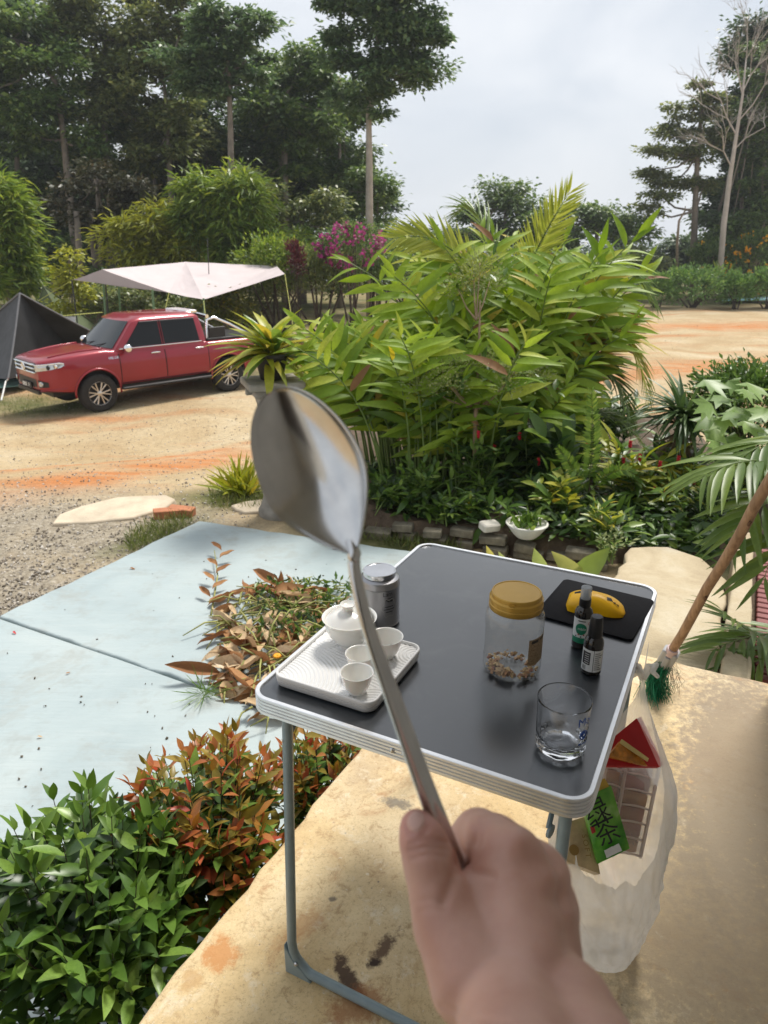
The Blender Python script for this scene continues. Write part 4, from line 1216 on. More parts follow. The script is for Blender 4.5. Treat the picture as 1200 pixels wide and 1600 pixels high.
hp = [(neckP + axA * .010 - Nb * .0095, .0030, .0012), (neckP + axA * .003 - Nb * .0052, .0036, .0018), (neckP - axA * .003 - Nb * .0016, .0039, .0021), (wd(552, 880, .351), .0038, .0023), (wd(560, 925, .349), .0039, .0024), (wd(573, 975, .348), .0043, .0022), (wd(592, 1030, .349), .0048, .0020), (wd(618, 1100, .352), .0055, .0019), (wd(648, 1185, .356), .0061, .0019), (wd(675, 1258, .360), .0066, .0019), (wd(700, 1322, .363), .0070, .0019), (wd(722, 1378, .366), .0072, .0018)]
nk = MB().tube([hp[3][0], neckP - axA * .003 - Nb * .0012, neckP + axA * .004 - Nb * .0052, neckP + axA * .013 - Nb * .0105], [.0030, .0033, .0033, .0020], 14); nk.build('neck', m_spoon, spoon, angle=180, world=True)
rings = []
for i, (p, hw_, ht_) in enumerate(hp):
    t = (hp[min(i + 1, len(hp) - 1)][0] - hp[max(i - 1, 0)][0]).normalized()
    nn = (CAM - p); nn = (nn - t * nn.dot(t)).normalized()
    ww = t.cross(nn)
    tl_ = radians(24)
    nn, ww = nn * cos(tl_) - ww * sin(tl_), ww * cos(tl_) + nn * sin(tl_)
    ring = []
    for (x, z) in ((-1, -.3), (-.75, -.95), (0, -1.3), (.75, -.95), (1, -.3), (.95, .35), (.65, 1.0), (0, 1.45), (-.65, 1.0), (-.95, .35)):
        ring.append(p + ww * hw_ * .86 * x + nn * ht_ * z)
    rings.append(ring)
hnd = fix_normals(MB().loft(rings, caps=True).build('handle', m_spoon, spoon, angle=50, world=True)); subsurf(hnd, 1)

# ------------------------------------------------------------------ the hand that holds it
m_skin, n, l, bs = nodes('skin')
co = coords(n)
c1 = ramp(n, l, noise(n, l, co, 28, 5, .55), [(.3, (.50, .27, .205)), (.55, (.585, .345, .27)), (.75, (.63, .39, .31))])
def blush(px, py, d, r, colr, sg, base):
    p = wd(px, py, d)
    v = n.new('ShaderNodeVectorMath'); v.operation = 'DISTANCE'; l.new(co, v.inputs[0]); v.inputs[1].default_value = p
    return mixc(n, l, ramp(n, l, math_n(n, l, 'DIVIDE', v.outputs['Value'], r), [(.1, sg), (1.0, 0.0)]), base, colr)
c1 = blush(650, 1285, .345, .022, (.56, .24, .21), .65, c1)
c1 = blush(722, 1320, .355, .022, (.55, .22, .17), .6, c1)
c1 = blush(672, 1350, .335, .016, (.40, .20, .15), .4, c1)
l.new(c1, bs.inputs['Base Color'])
bs.inputs['Roughness'].default_value = .5
bs.inputs['Subsurface Weight'].default_value = .22
bs.inputs['Subsurface Radius'].default_value = (.006, .0025, .0012); bs.inputs['Subsurface Scale'].default_value = 1.0
bump(n, l, mixc(n, l, .35, noise(n, l, co, 520, 3, .6), noise(n, l, co, 110, 4)), bs, .22, .0012)
CAPS = []
def limb(*pts):
    for a, b in zip(pts, pts[1:]): CAPS.append((wd(*a[:3]), a[3], wd(*b[:3]), b[3]))
limb((651, 1291, .351, .0082), (660, 1312, .347, .0112), (673, 1352, .343, .0126), (688, 1405, .336, .0138), (700, 1445, .330, .0158), (742, 1525, .314, .0215))
limb((800, 1352, .352, .0170), (772, 1320, .372, .0148), (748, 1308, .388, .0140), (716, 1334, .385, .0112), (706, 1362, .372, .0092))
limb((832, 1372, .366, .0180), (790, 1372, .405, .0140), (752, 1395, .410, .0125), (736, 1420, .385, .0100))
limb((846, 1415, .372, .0178), (800, 1425, .412, .0135), (762, 1440, .412, .0120), (745, 1460, .385, .0100))
limb((850, 1465, .372, .0165), (812, 1475, .408, .0120), (780, 1485, .405, .0108), (762, 1495, .380, .0095))
for k in ((800, 1352, .352, .0170), (832, 1372, .366, .0180), (846, 1415, .372, .0178), (850, 1465, .372, .0165)):
    limb((828 + (k[0] - 820) * .5, 1570, .302 + (k[2] - .35) * .6, .0215), k)
limb((770, 1440, .345, .0260), (800, 1500, .330, .0260))
limb((735, 1415, .342, .0130), (785, 1385, .350, .0160))
limb((800, 1575, .300, .0222), (822, 1680, .262, .0245), (850, 1860, .215, .0300))
limb((880, 1585, .304, .0225), (915, 1690, .268, .0255), (960, 1870, .222, .0310))
def hand_mesh():
    """one skin grown over all the segments: the zero level of their blended distance field"""
    h = .0015
    A = np.array([c[0] for c in CAPS]); RA = np.array([c[1] for c in CAPS]); B = np.array([c[2] for c in CAPS]); RB = np.array([c[3] for c in CAPS])
    lo = np.minimum(A - RA[:, None], B - RB[:, None]).min(0) - .006; hi = np.maximum(A + RA[:, None], B + RB[:, None]).max(0) + .006
    dims = np.ceil((hi - lo) / h).astype(int) + 1
    ax = [lo[i] + h * np.arange(dims[i]) for i in range(3)]
    X, Y, Z = np.meshgrid(*ax, indexing='ij')
    P = np.stack([X, Y, Z], -1).reshape(-1, 3).astype(np.float32)
    acc = np.zeros(len(P), np.float32); kk = 800.0
    for a, ra, b, rb in zip(A, RA, B, RB):
        ab = b - a; t = np.clip(((P - a) @ ab) / (ab @ ab + 1e-12), 0, 1)
        d = np.linalg.norm(P - a - t[:, None] * ab, axis=1) - (ra + (rb - ra) * t)
        acc += np.exp(np.clip(-kk * d, -40, 40))
    D = (-np.log(acc + 1e-30) / kk).reshape(dims)
    # surface nets
    ins = D < 0
    cells = {}
    S = ins[:-1, :-1, :-1].astype(np.int8)
    cnt = sum(ins[i:dims[0] - 1 + i, j:dims[1] - 1 + j, k:dims[2] - 1 + k].astype(np.int8) for i in (0, 1) for j in (0, 1) for k in (0, 1))
    idx = np.argwhere((cnt > 0) & (cnt < 8))
    num = -np.ones(np.array(dims) - 1, np.int64); num[tuple(idx.T)] = np.arange(len(idx))
    acc_p = np.zeros((len(idx), 3)); acc_n = np.zeros(len(idx))
    corners = [(i, j, k) for i in (0, 1) for j in (0, 1) for k in (0, 1)]
    for a in corners:
        for ax_ in range(3):
            if a[ax_]: continue
            b = list(a); b[ax_] = 1
            va = D[idx[:, 0] + a[0], idx[:, 1] + a[1], idx[:, 2] + a[2]]; vb = D[idx[:, 0] + b[0], idx[:, 1] + b[1], idx[:, 2] + b[2]]
            m_ = (va < 0) != (vb < 0)
            t = np.where(m_, va / (va - vb + 1e-20), 0)
            p = np.array(a, float)[None] + t[:, None] * (np.array(b) - np.array(a))[None]
            acc_p += p * m_[:, None]; acc_n += m_
    V = lo + h * (idx + acc_p / acc_n[:, None])
    Fs = []
    for ax_ in range(3):
        sh = [slice(None)] * 3; s2 = [slice(None)] * 3
        sh[ax_] = slice(0, -1); s2[ax_] = slice(1, None)
        e = np.argwhere(ins[tuple(sh)] != ins[tuple(s2)])
        o1, o2 = [i for i in range(3) if i != ax_]
        ok = (e[:, o1] > 0) & (e[:, o2] > 0) & (e[:, o1] < dims[o1] - 1) & (e[:, o2] < dims[o2] - 1)
        e = e[ok]
        q = []
        for d1, d2 in ((-1, -1), (0, -1), (0, 0), (-1, 0)):
            c = e.copy(); c[:, o1] += d1; c[:, o2] += d2
            q.append(num[tuple(c.T)])
        Fs.append(np.stack(q, 1))
    return V, np.concatenate(Fs)
V, Q = hand_mesh()
person = link('person', mesh_np('person', V, Q, m_skin))
fix_normals(person)
sm_ = person.modifiers.new('smooth', 'SMOOTH'); sm_.factor = .5; sm_.iterations = 7
apply_mods(person)
CREASE = [([(716, 1336), (713, 1362), (700, 1392), (694, 1408)], .0017, 9), ([(640, 1318), (668, 1311), (699, 1316)], .0009, 3.2), ([(638, 1329), (668, 1323), (699, 1327)], .0010, 3.2), ([(642, 1341), (670, 1335), (698, 1338)], .0007, 3.2),
          ([(722, 1346), (745, 1362), (770, 1368)], .0016, 6), ([(650, 1410), (672, 1404), (690, 1408)], .0005, 4), ([(655, 1424), (676, 1419), (694, 1424)], .0005, 4), ([(742, 1284), (748, 1300), (744, 1318)], .0006, 3.5), ([(752, 1286), (758, 1302), (754, 1320)], .0006, 3.5),
          ([(690, 1572), (740, 1592), (800, 1600)], .0006, 5), ([(636, 1292), (640, 1302), (652, 1308), (664, 1303), (668, 1292)], .0010, 3.0)]
BUMP = [((806, 1318), .0030, 24), ((864, 1372), .0030, 22), ((745, 1290), .0016, 22), ((884, 1430), .0022, 20), ((672, 1345), .0012, 22), ((850, 1480), .0012, 40)]
def seg_d(p, a, b):
    ax, ay = a; bx, by = b; t = max(0, min(1, ((p[0] - ax) * (bx - ax) + (p[1] - ay) * (by - ay)) / ((bx - ax) ** 2 + (by - ay) ** 2)))
    return sqrt((p[0] - ax - t * (bx - ax)) ** 2 + (p[1] - ay - t * (by - ay)) ** 2)
nrms = [v.normal.copy() for v in person.data.vertices]
for v, nv in zip(person.data.vertices, nrms):
    if nv.dot(CAM - v.co) <= 0: continue
    pp = project(v.co); dz = 0.0
    if pp[1] > 1640: continue
    for line, dep_, w_ in CREASE:
        d_ = min(seg_d(pp, a, b) for a, b in zip(line, line[1:]))
        if d_ < 3 * w_: dz -= dep_ * exp(-(d_ / w_) ** 2)
    for c, amp, w_ in BUMP:
        d_ = sqrt((pp[0] - c[0]) ** 2 + (pp[1] - c[1]) ** 2)
        if d_ < 3 * w_: dz += amp * exp(-(d_ / w_) ** 2)
    if dz: v.co = v.co + nv * dz
person.data.update()
tag(person, 'bare hand and wrist gripping the steel spoon, thumb on the handle', 'person')
# thumb nail laid on the tip of the thumb
from mathutils.bvhtree import BVHTree
bvh = BVHTree.FromPolygons([v.co for v in person.data.vertices], [p.vertices[:] for p in person.data.polygons])
mb = MB()
def nail(u, v):
    a = 2 * pi * u
    px = 650 + 15.5 * v * cos(a) * .92 + 5 * v * sin(a); py = 1284 - 17 * v * sin(a) + 4 * v * cos(a)
    d = ray(px, py).normalized()
    hit = bvh.ray_cast(CAM, d)
    if hit[0] is None: hit = bvh.find_nearest(wd(px, py, .345))
    return hit[0] + hit[1] * (.0009 * (1 - .6 * v * v) if v < .95 else -.0002)
mb.grid(nail, 24, 6, closed_u=True)
nl = mb.build('thumb_nail', mat('nail', (.60, .375, .315), .4, var=.05), person, angle=180)
# ------------------------------------------------------------------ the red pickup truck
m_paint, n, l, bs = nodes('red_paint')
co = coords(n)
l.new(ramp(n, l, noise(n, l, co, 1.5, 4), [(.3, (.23, .001, .012)), (.7, (.27, .0015, .016))]), bs.inputs['Base Color'])
bs.inputs['Roughness'].default_value = .38; bs.inputs['Metallic'].default_value = .25
bs.inputs['Coat Weight'].default_value = .7; bs.inputs['Coat Roughness'].default_value = .03
m_tint = mat('tinted_glass', (.006, .007, .008), .03, var=0, spec=.35)
m_screen = mat('windscreen', (.015, .02, .022), .03, var=0, spec=.7)
m_chrome = mat('chrome', (.82, .82, .83), .10, 1.0, var=.03)
m_trim = mat('black_trim', (.014, .014, .015), .5, var=.1)
m_tyre = mat('tyre_rubber', (.022, .021, .020), .85, var=.3, scale=12, bmp=.2)
m_rimd = mat('rim_dark', (.03, .03, .03), .5, .5, var=.1)
m_rims = mat('rim_machined', (.62, .58, .53), .32, .9, var=.08, scale=12)
m_lens = mat('headlamp_lens', (.55, .58, .60), .06, .55, var=.25, scale=14, coat=1.0)
wa, wb_ = wz(158, 643, ZR), wz(357, 611, ZR)
hd_ = (wa - wb_).normalized(); lf_ = Vector((-hd_.y, hd_.x, 0))
tc_ = (wa + wb_) / 2 - lf_ * .80
truck = thing('pickup_truck', 'red double cab pickup truck parked in front of the white tarp', 'truck', (tc_.x, tc_.y, ZR), atan2(hd_.y, hd_.x))
AX, WR = 1.53, .385
def ztop(x):
    if x > 1.15:
        q = (x - 1.15) / 1.39
        return 1.215 - .05 * q - .13 * max(0, q - .30) ** 1.7 / .70 ** .7
    return 1.19 if x > -1.05 else 1.165
def wid(x):
    w_ = .905
    if x > 1.6: w_ -= .25 * ((x - 1.6) / .94) ** 2.3
    if x < -2.5: w_ -= .05 * ((-2.5 - x) / .29) ** 2
    return w_
def sideY(x, z):
    w_ = wid(x)
    return w_ * (1 - .07 * max(0, (z - .82) / .38) ** 1.6 - .06 * max(0, (.70 - z) / .30) ** 2) + .012 * exp(-((z - .97) / .05) ** 2)
def zbot(x):
    if x > 1.95: return .43 + .07 * ((x - 1.95) / .6)
    if x < -1.95: return .50 + .05 * (-1.95 - x)
    return .47
xs = [2.56, 2.545, 2.50, 2.42, 2.30, 2.15, 2.0, 1.8, 1.55, 1.3, 1.15, .9, .5, 0, -.5, -1.0, -1.04, -1.06, -1.10, -1.4, -1.8, -2.2, -2.5, -2.7, -2.77, -2.79]
rings = []
for i, x in enumerate(xs):
    zt, zb = ztop(min(x, 2.5)), zbot(x)
    fy = {2.56: .90, 2.545: .955, 2.50: .985, -2.79: .95, -2.77: .98}.get(x, 1.0)
    if x == 2.56: zt -= .055; zb += .05
    if x == 2.545: zt -= .02; zb += .02
    half = [(0, zb), (.80 * wid(x) * fy, zb), (sideY(x, zb + .04) * fy * .985, zb + .035)]
    for q in (.15, .3, .45, .6, .72, .84, .92): half.append((sideY(x, zb + (zt - zb) * q) * fy, zb + (zt - zb) * q))
    half += [(sideY(x, zt) * fy * .985, zt - .018), (sideY(x, zt) * fy * .955, zt - .002), (.70 * wid(x), zt + .012), (.45 * wid(x), zt + (.03 if x > 1.15 else .012)), (0, zt + (.035 if x > 1.15 else .012))]
    ring = [Vector((x, -y, z)) for y, z in half] + [Vector((x, y, z)) for y, z in half[-2:0:-1]]
    rings.append(ring)
body = fix_normals(MB().loft(rings, caps=True).build('body', [m_paint, m_trim], truck, angle=40))
cut = MB()
for ax in (AX, -AX):
    for sg in (-1, 1):
        pr = [Vector((ax + .455 * cos(a), sg * .52, WR + .03 + .455 * sin(a))) for a in np.linspace(0, 2 * pi, 40)[:-1]]
        cut.loft([pr, [Vector((v.x, sg * 1.2, v.z)) for v in pr]], caps=True)
cutter = fix_normals(cut.build('cutter', m_trim))
bo = body.modifiers.new('arches', 'BOOLEAN'); bo.operation = 'DIFFERENCE'; bo.solver = 'EXACT'; bo.object = cutter
bpy.context.view_layer.update()
cutter.matrix_world = truck.matrix_world.copy() if False else (Matrix.Translation(truck.location) @ truck.rotation_euler.to_matrix().to_4x4())
bpy.context.view_layer.update()
apply_mods(body); bpy.data.objects.remove(cutter)
body.data.set_sharp_from_angle(angle=radians(35))
tb = BVHTree.FromPolygons([v.co for v in body.data.vertices], [p.vertices[:] for p in body.data.polygons])
# cab
def cab_ring(z):
    q = max(0.0, (z - 1.15) / .66)
    xf = 1.22 - .60 * q - .28 * max(0, q - .86) / .14 * .55; xr = -1.055 + .10 * q ** 2 + .10 * max(0, q - .9) / .1
    hw_ = .855 - .155 * q ** 1.15 - (.12 * ((q - .88) / .12) ** 1.5 if q > .88 else 0)
    return xf, xr, hw_
def cab_pts(z):
    xf, xr, hw_ = cab_ring(z); out = []
    for k in range(13):
        y = -1 + 2 * k / 12
        out.append(Vector((xf - .10 * abs(y) ** 2.5, y * hw_ * .985, z)))
    out += [Vector((xf - .20, hw_, z)), Vector((.2, hw_ + .004, z)), Vector((-.4, hw_ + .002, z)), Vector((xr + .10, hw_ - .01, z)), Vector((xr + .02, hw_ - .05, z))]
    out += [Vector((xr, hw_ * .7 * y, z)) for y in (1, .4, -.4, -1)]
    out += [Vector((v.x, -v.y, v.z)) for v in reversed(out[13:18])]
    return out
zs = [1.14, 1.2, 1.3, 1.4, 1.5, 1.6, 1.68, 1.73, 1.765, 1.79, 1.803, 1.81]
mb = MB(); mb.loft([cab_pts(z) for z in zs], caps=True)
cab = fix_normals(mb.build('cab', m_paint, truck, angle=45))
def cabY(z): return cab_ring(z)[2]
def cab_panel(poly_fn, nu, nv, m, nm, parent, off=.006):
    o = MB().grid(poly_fn, nu, nv).build(nm, m, parent, angle=60); return o
for sg in (1, -1):
    def front_win(u, v):
        z = 1.225 + .475 * v; xf = cab_ring(z)[0] - .26
        x = (min(xf, .97)) * (1 - u) + .045 * u
        return Vector((x, sg * (cabY(z) + .009), z))
    def rear_win(u, v):
        z = 1.228 + .472 * v; xr = -.86 + .05 * v
        x = -.02 * (1 - u) + xr * u
        return Vector((x, sg * (cabY(z) + .009), z))
    w1 = cab_panel(front_win, 8, 8, m_tint, 'side_window', truck); w2 = cab_panel(rear_win, 8, 8, m_tint, 'side_window', truck)
    MB().tube([front_win(0, 1), front_win(1, 1), rear_win(0, 1), rear_win(1, 1)], .028, 6, flat=.35).build('rain_visor', m_trim, truck)
    MB().tube([Vector((1.0, sg * (cabY(1.2) + .012), 1.208)), Vector((0, sg * (cabY(1.2) + .016), 1.208)), Vector((-.9, sg * (cabY(1.2) + .014), 1.210))], .009, 6).build('belt_moulding', m_chrome, truck)
    MB().tube([Vector((.012, sg * (cabY(z) + .006), z)) for z in (1.22, 1.45, 1.71)], .03, 6, flat=.3).build('door_pillar', m_trim, truck)
def screen(u, v):
    z = 1.215 + .50 * v; xf, _, hw_ = cab_ring(z); y = (-1 + 2 * u) * .90
    return Vector((xf - .10 * abs(y) ** 2.5 + .010, y * hw_ * .985, z + .004))
MB().grid(screen, 17, 8).build('windscreen', m_screen, truck, angle=60)
for y0 in (.1, -.5): MB().tube([Vector((1.235, y0 - .05, 1.215)), screen(.5 + y0 * .55 + .25, .16)], .009, 5).build('wiper', m_trim, truck)
def rear_screen(u, v):
    z = 1.27 + .38 * v; return Vector((cab_ring(z)[1] - .008, (-1 + 2 * u) * cab_ring(z)[2] * .78, z))
MB().grid(rear_screen, 8, 4).build('rear_window', m_tint, truck)
def on_side(x, z, sg, off):
    h = tb.ray_cast(Vector((x, sg * 2, z)), Vector((0, -sg, 0)))
    y = abs(h[0].y) if h[0] is not None else sideY(x, z)
    return Vector((x, sg * (max(y, sideY(x, z) - .05) + off), z))
def on_front(y, z, off):
    h = tb.ray_cast(Vector((4, y, z)), Vector((-1, 0, 0)))
    return Vector(((h[0].x if h[0] is not None else 2.4) + off, y, z))
for sg in (1, -1):
    for (x0, x1) in ((1.02, .03), (-.01, -1.02)):
        d_ = MB().grid(lambda u, v: on_side(x0 + (x1 - x0) * u - (.10 * smooth(.35, 0, v) * u if x1 < -.5 else 0) * -1, .545 + .63 * v, sg, .006), 10, 10).build('door', m_paint, truck, angle=60)
        hx = x1 + .20
        MB().tube([on_side(hx + .10, 1.075, sg, .022), on_side(hx, 1.08, sg, .03), on_side(hx - .10, 1.075, sg, .022)], [.014, .019, .014], 8).build('handle', m_chrome, d_)
    for pts in ([(1.03, .56), (1.03, 1.18)], [(.01, .55), (.01, 1.18)], [(-1.035, .60), (-1.035, 1.16)], [(1.03, .53), (-.95, .53)]):
        MB().tube([on_side(pts[0][0] + (pts[1][0] - pts[0][0]) * k / 8, pts[0][1] + (pts[1][1] - pts[0][1]) * k / 8, sg, .002) for k in range(9)], .007, 5).build('panel_gap', m_trim, truck)
    for ax in (AX, -AX):
        pts = []
        for k in range(19):
            a = radians(-8 + 196 * k / 18)
            x, z = ax + .462 * cos(a), WR + .03 + .462 * sin(a)
            pts.append(Vector((x, sg * (sideY(x, max(z, .5)) + .004), z)))
        MB().tube(pts, .022, 8).build('wheel_arch', m_paint, truck, angle=180)
    MB().rbox((.03, sg * .93, .435), (2.1, .16, .055), .03).build('side_step', m_trim, truck)
    mm = MB(); mm.loft([[Vector((.93 + .085 * sin(a_) * k - .03 * k, sg * (.98 + .13 * j), 1.235 + .085 * cos(a_) * k)) for a_ in np.linspace(0, 2 * pi, 13)[:-1]] for j, k in ((0, .55), (.25, .95), (.7, 1.0), (1.0, .8), (1.08, .3))], caps=True)
    mo = fix_normals(mm.build('mirror', m_chrome, truck, angle=70))
    MB().rbox((.90, sg * .94, 1.20), (.07, .12, .05), .01).build('mirror_arm', m_trim, mo)
def wheel(x, sg):
    tyre = [(.235, -.125), (.30, -.132), (.355, -.125), (.378, -.10), (.385, -.06), (.385, .06), (.378, .10), (.355, .125), (.30, .132), (.235, .125)]
    w_ = thingless = MB().lathe(tyre, 44).build('wheel', m_tyre, truck, angle=50)
    w_.location = (x, sg * .78, WR); w_.rotation_euler = (-sg * pi / 2, 0, 0)
    MB().lathe([(.238, -.10), (.238, .118), (.228, .122), (.215, .112), (.205, .03), (.0001, .03)], 40).build('rim', m_rimd, w_, angle=40)
    MB().lathe([(.226, .118), (.233, .124), (.238, .122), (.238, .112)], 40).build('rim_lip', m_rims, w_)
    for k in range(6):
        for dd in (-.21, .21):
            a = 2 * pi * k / 6 + dd; a2 = 2 * pi * k / 6 + dd * .35
            p0 = Vector((.050 * cos(a2 * 1), .050 * sin(a2), .105)); p1 = Vector((.222 * cos(a), .222 * sin(a), .112))
            MB().tube([p0, p0.lerp(p1, .5), p1], [.013, .013, .016], 6, flat=.7).build('spoke', m_rims, w_)
    MB().lathe([(.0001, .128), (.034, .126), (.052, .112), (.055, .095)], 18).build('hub_cap', m_rims, w_)
for ax in (AX, -AX):
    for sg in (1, -1): wheel(ax, sg)
MB().box((0, 0, .46), (4.6, 1.0, .20)).build('chassis', m_trim, truck)
MB().box((0, 0, .80), (4.4, 1.02, .40)).build('inner_arches', m_trim, truck)
# front: grille, lamps, bumper openings, plate
def fpatch(y0, y1, z0, z1, off, m, nm, parent, skew=0.0, nu=14, nv=5, top=0.0):
    return MB().grid(lambda u, v: on_front(y0 + (y1 - y0) * u, z0 + (z1 - z0) * v + skew * abs(y0 + (y1 - y0) * u) - top * v * abs(y0 + (y1 - y0) * u), off), nu, nv).build(nm, m, parent, angle=60)
gr = fpatch(-.52, .52, .865, 1.055, .006, m_trim, 'grille', truck, 0, 18)
for z in (.875, .955, 1.03):
    MB().tube([on_front(-.52 + 1.04 * k / 16, z, .018) for k in range(17)], [.012] + [.028] * 15 + [.012], 8, flat=.8).build('grille_bar', m_chrome, gr)
em = []
for (ry, rz, cy_, cz_, tw) in ((.095, .065, 0, 0, .011), (.032, .060, 0, 0, .009), (.062, .028, 0, .032, .009)):
    MB().tube([on_front(cy_ + ry * cos(a), .955 + cz_ + rz * sin(a), .048) for a in np.linspace(0, 2 * pi, 25)], tw, 6).build('emblem', m_chrome, gr)
fpatch(-.46, .46, .585, .745, .006, m_trim, 'lower_grille', truck)
pl_ = MB().rbox((on_front(0, .60, 0).x + .03, 0, .605), (.02, .50, .115), .004).build('number_plate', m_trim, truck)
me = text_mesh('39', .10, m_white)
for v in me.vertices: v.co = Vector((on_front(0, .60, 0).x + .0425, v.co.x + .12, .605 + v.co.y))
link('lettering', me, pl_)
for k in range(3): MB().box((on_front(0, .60, 0).x + .0425, -.17 + k * .075, .605), (.002, .045, .075)).build('character', m_white, pl_)
MB().box((on_front(0, .53, 0).x + .01, 0, .49), (.06, 1.1, .07)).build('skid_plate', m_trim, truck)
for sg in (1, -1):
    def lamp(u, v):
        ph = radians(6 + 66 * u); d_ = Vector((cos(ph), sg * sin(ph), 0)); z = .958 + .062 * u + (.105 - .035 * u) * (v - .5) * (1 if u < .85 else 1 - (u - .85) * 4) * 1.25
        c0 = Vector((2.0, sg * .44, z))
        h = tb.ray_cast(c0 + d_ * 2, -d_)
        return (h[0] if h[0] is not None else c0 + d_ * .5) + d_ * .009
    hl = MB().grid(lamp, 16, 7).build('headlight', m_lens, truck, angle=60)
    MB().tube([lamp(k / 15, .98) + Vector((.006, sg * .006, 0)) for k in range(16)], .013, 6).build('chrome_strip', m_chrome, hl)
    for u in (.45, .68):
        c_ = lamp(u, .42) + Vector((.004, sg * .004, 0)); nrm_ = Vector((.85, sg * .52, 0))
        b_ = MB().lathe([(.0001, .012), (.028, .010), (.036, .002), (.042, .006), (.044, -.01)], 18).build('lamp_bulb', m_trim if u < .5 else m_chrome, hl)
        b_.location = c_; b_.rotation_euler = nrm_.to_track_quat('Z', 'Y').to_euler()
    def fog(u, v):
        y = sg * (.56 + .20 * u); z = .60 + .15 * v * (1 - .35 * u)
        h = tb.ray_cast(Vector((3.4, sg * (abs(y) + .3), z)), Vector((-1, -sg * .35, 0)).normalized())
        return (h[0] if h[0] is not None else Vector((2.4, y, z))) + Vector((.007, sg * .005, 0))
    fg = MB().grid(fog, 8, 6).build('fog_lamp_bezel', m_trim, truck, angle=60)
    b_ = MB().lathe([(.0001, .018), (.035, .014), (.045, .0), (.05, .006), (.052, -.01)], 18).build('fog_lamp', m_lens, fg)
    b_.location = fog(.35, .5) + Vector((.006, sg * .004, 0)); b_.rotation_euler = Vector((.9, sg * .42, 0)).to_track_quat('Z', 'Y').to_euler()
    MB().tube([on_front(sg * (.55 + .28 * k / 6), .52 + .006 * k, .012) for k in range(7)], .012, 6).build('bumper_edge', m_paint, truck)
    me = text_mesh('HILUX', .075, m_chrome)
    for v in me.vertices: v.co = on_side(1.145 - sg * v.co.x * (1 if sg > 0 else 1), 1.055 + v.co.y, sg, .004)
    link('badge', me, truck)
    # hood creases
    MB().tube([Vector((2.30 - 1.05 * k / 8, sg * (.50 + .14 * k / 8), ztop(2.30 - 1.05 * k / 8) + .021)) for k in range(9)], .03, 6, flat=.45).build('bonnet_crease', m_paint, truck, angle=180)
# load bed cover and sports bar
MB().rbox((-1.92, 0, 1.195), (1.62, 1.50, .07), .03).build('bed_cover', m_trim, truck)
for sg in (1, -1):
    MB().tube([Vector((-1.14, sg * .66, 1.20)), Vector((-1.20, sg * .64, 1.62)), Vector((-1.38, sg * .64, 1.66)), Vector((-1.75, sg * .66, 1.50)), Vector((-2.25, sg * .70, 1.22))], .035, 8).build('sports_bar', m_chrome, truck, angle=60)
    MB().rbox((-1.40, sg * .70, 1.33), (.42, .05, .26), .02).build('bar_panel', m_trim, truck)
MB().tube([Vector((-1.22, y, 1.68 + .05 * cos(y * 2))) for y in (-.64, -.3, 0, .3, .64)], .045, 8).build('sports_bar', m_chrome, truck, angle=60)
MB().rbox((-.95, 0, 1.80), (.30, .9, .07), .03).build('roof_lamp_bar', m_chrome, truck)
MB().rbox((-2.78, 0, .62), (.16, 1.7, .16), .03).build('rear_bumper', m_chrome, truck)
for sg in (1, -1): MB().rbox((-2.775, sg * .83, .98), (.05, .10, .32), .02).build('tail_light', mat('tail_lens', (.35, .01, .01), .15, var=0), truck)

# ------------------------------------------------------------------ camp: tarp, poles, tents, towel
m_tarp = mat('tarp_fabric', (.50, .435, .43), .75, var=.05, scale=2, bmp=.15, bscale=8, bdist=.03)
m_green = mat('green_pole', (.16, .26, .13), .5, var=.1)
m_dpole = mat('dark_pole', (.05, .05, .05), .5, var=.1)
Rp = [wy(160, 421, 20.0), wy(290, 409, 23.0), wy(432, 415, 23.4)]
Fp = [wy(264, 457, 19.5), wy(318, 468, 18.2), wy(445, 428, 18.8)]
Ap = wy(114, 437, 20.3)
def tri_patch(mb, a, b, c, sag, nseg=18):
    vs, idx = [], {}
    for i in range(nseg + 1):
        for j in range(nseg + 1 - i):
            u, v = i / nseg, j / nseg; w_ = 1 - u - v
            idx[i, j] = len(vs)
            q_ = a * w_ + b * u + c * v; e_ = min(1, 27 * u * v * w_ + .25)
            vs.append(q_ - Vector((0, 0, sag * 27 * u * v * w_ + sag * 1.2 * (u * v + v * w_ + u * w_))) + Vector((0, 0, e_ * (.035 * mnoise.noise(q_ * 1.6) + .015 * mnoise.noise(q_ * 5)))))
    fs = []
    for i in range(nseg):
        for j in range(nseg - i):
            fs.append((idx[i, j], idx[i + 1, j], idx[i, j + 1]))
            if i + j < nseg - 1: fs.append((idx[i + 1, j], idx[i + 1, j + 1], idx[i, j + 1]))
    mb.add(vs, fs)
tarp = thing('tarp_canopy', 'pale pinkish white tarp stretched on poles behind the red truck', 'canopy', (Fp[1].x, Fp[1].y, ZR))
mb = MB()
tri_patch(mb, Ap, Rp[0], Fp[0], .03); tri_patch(mb, Rp[0], Rp[1], Fp[0], .03); tri_patch(mb, Rp[1], Fp[1], Fp[0], .03); tri_patch(mb, Rp[1], Rp[2], Fp[1], .03); tri_patch(mb, Rp[2], Fp[2], Fp[1], .03)
cl_ = mb.build('cloth', m_tarp, tarp, angle=60, world=True)
def pole(px, y0, y1, Y, r, m, parent, top=None, nm='pole', dx=0):
    a = wy(px, y0, Y); b = wy(px + dx, y1, Y); b.z = gz(b.x, b.y) if top is None else b.z
    return MB().tube([a, b], r, 8).build(nm, m, parent, world=True)
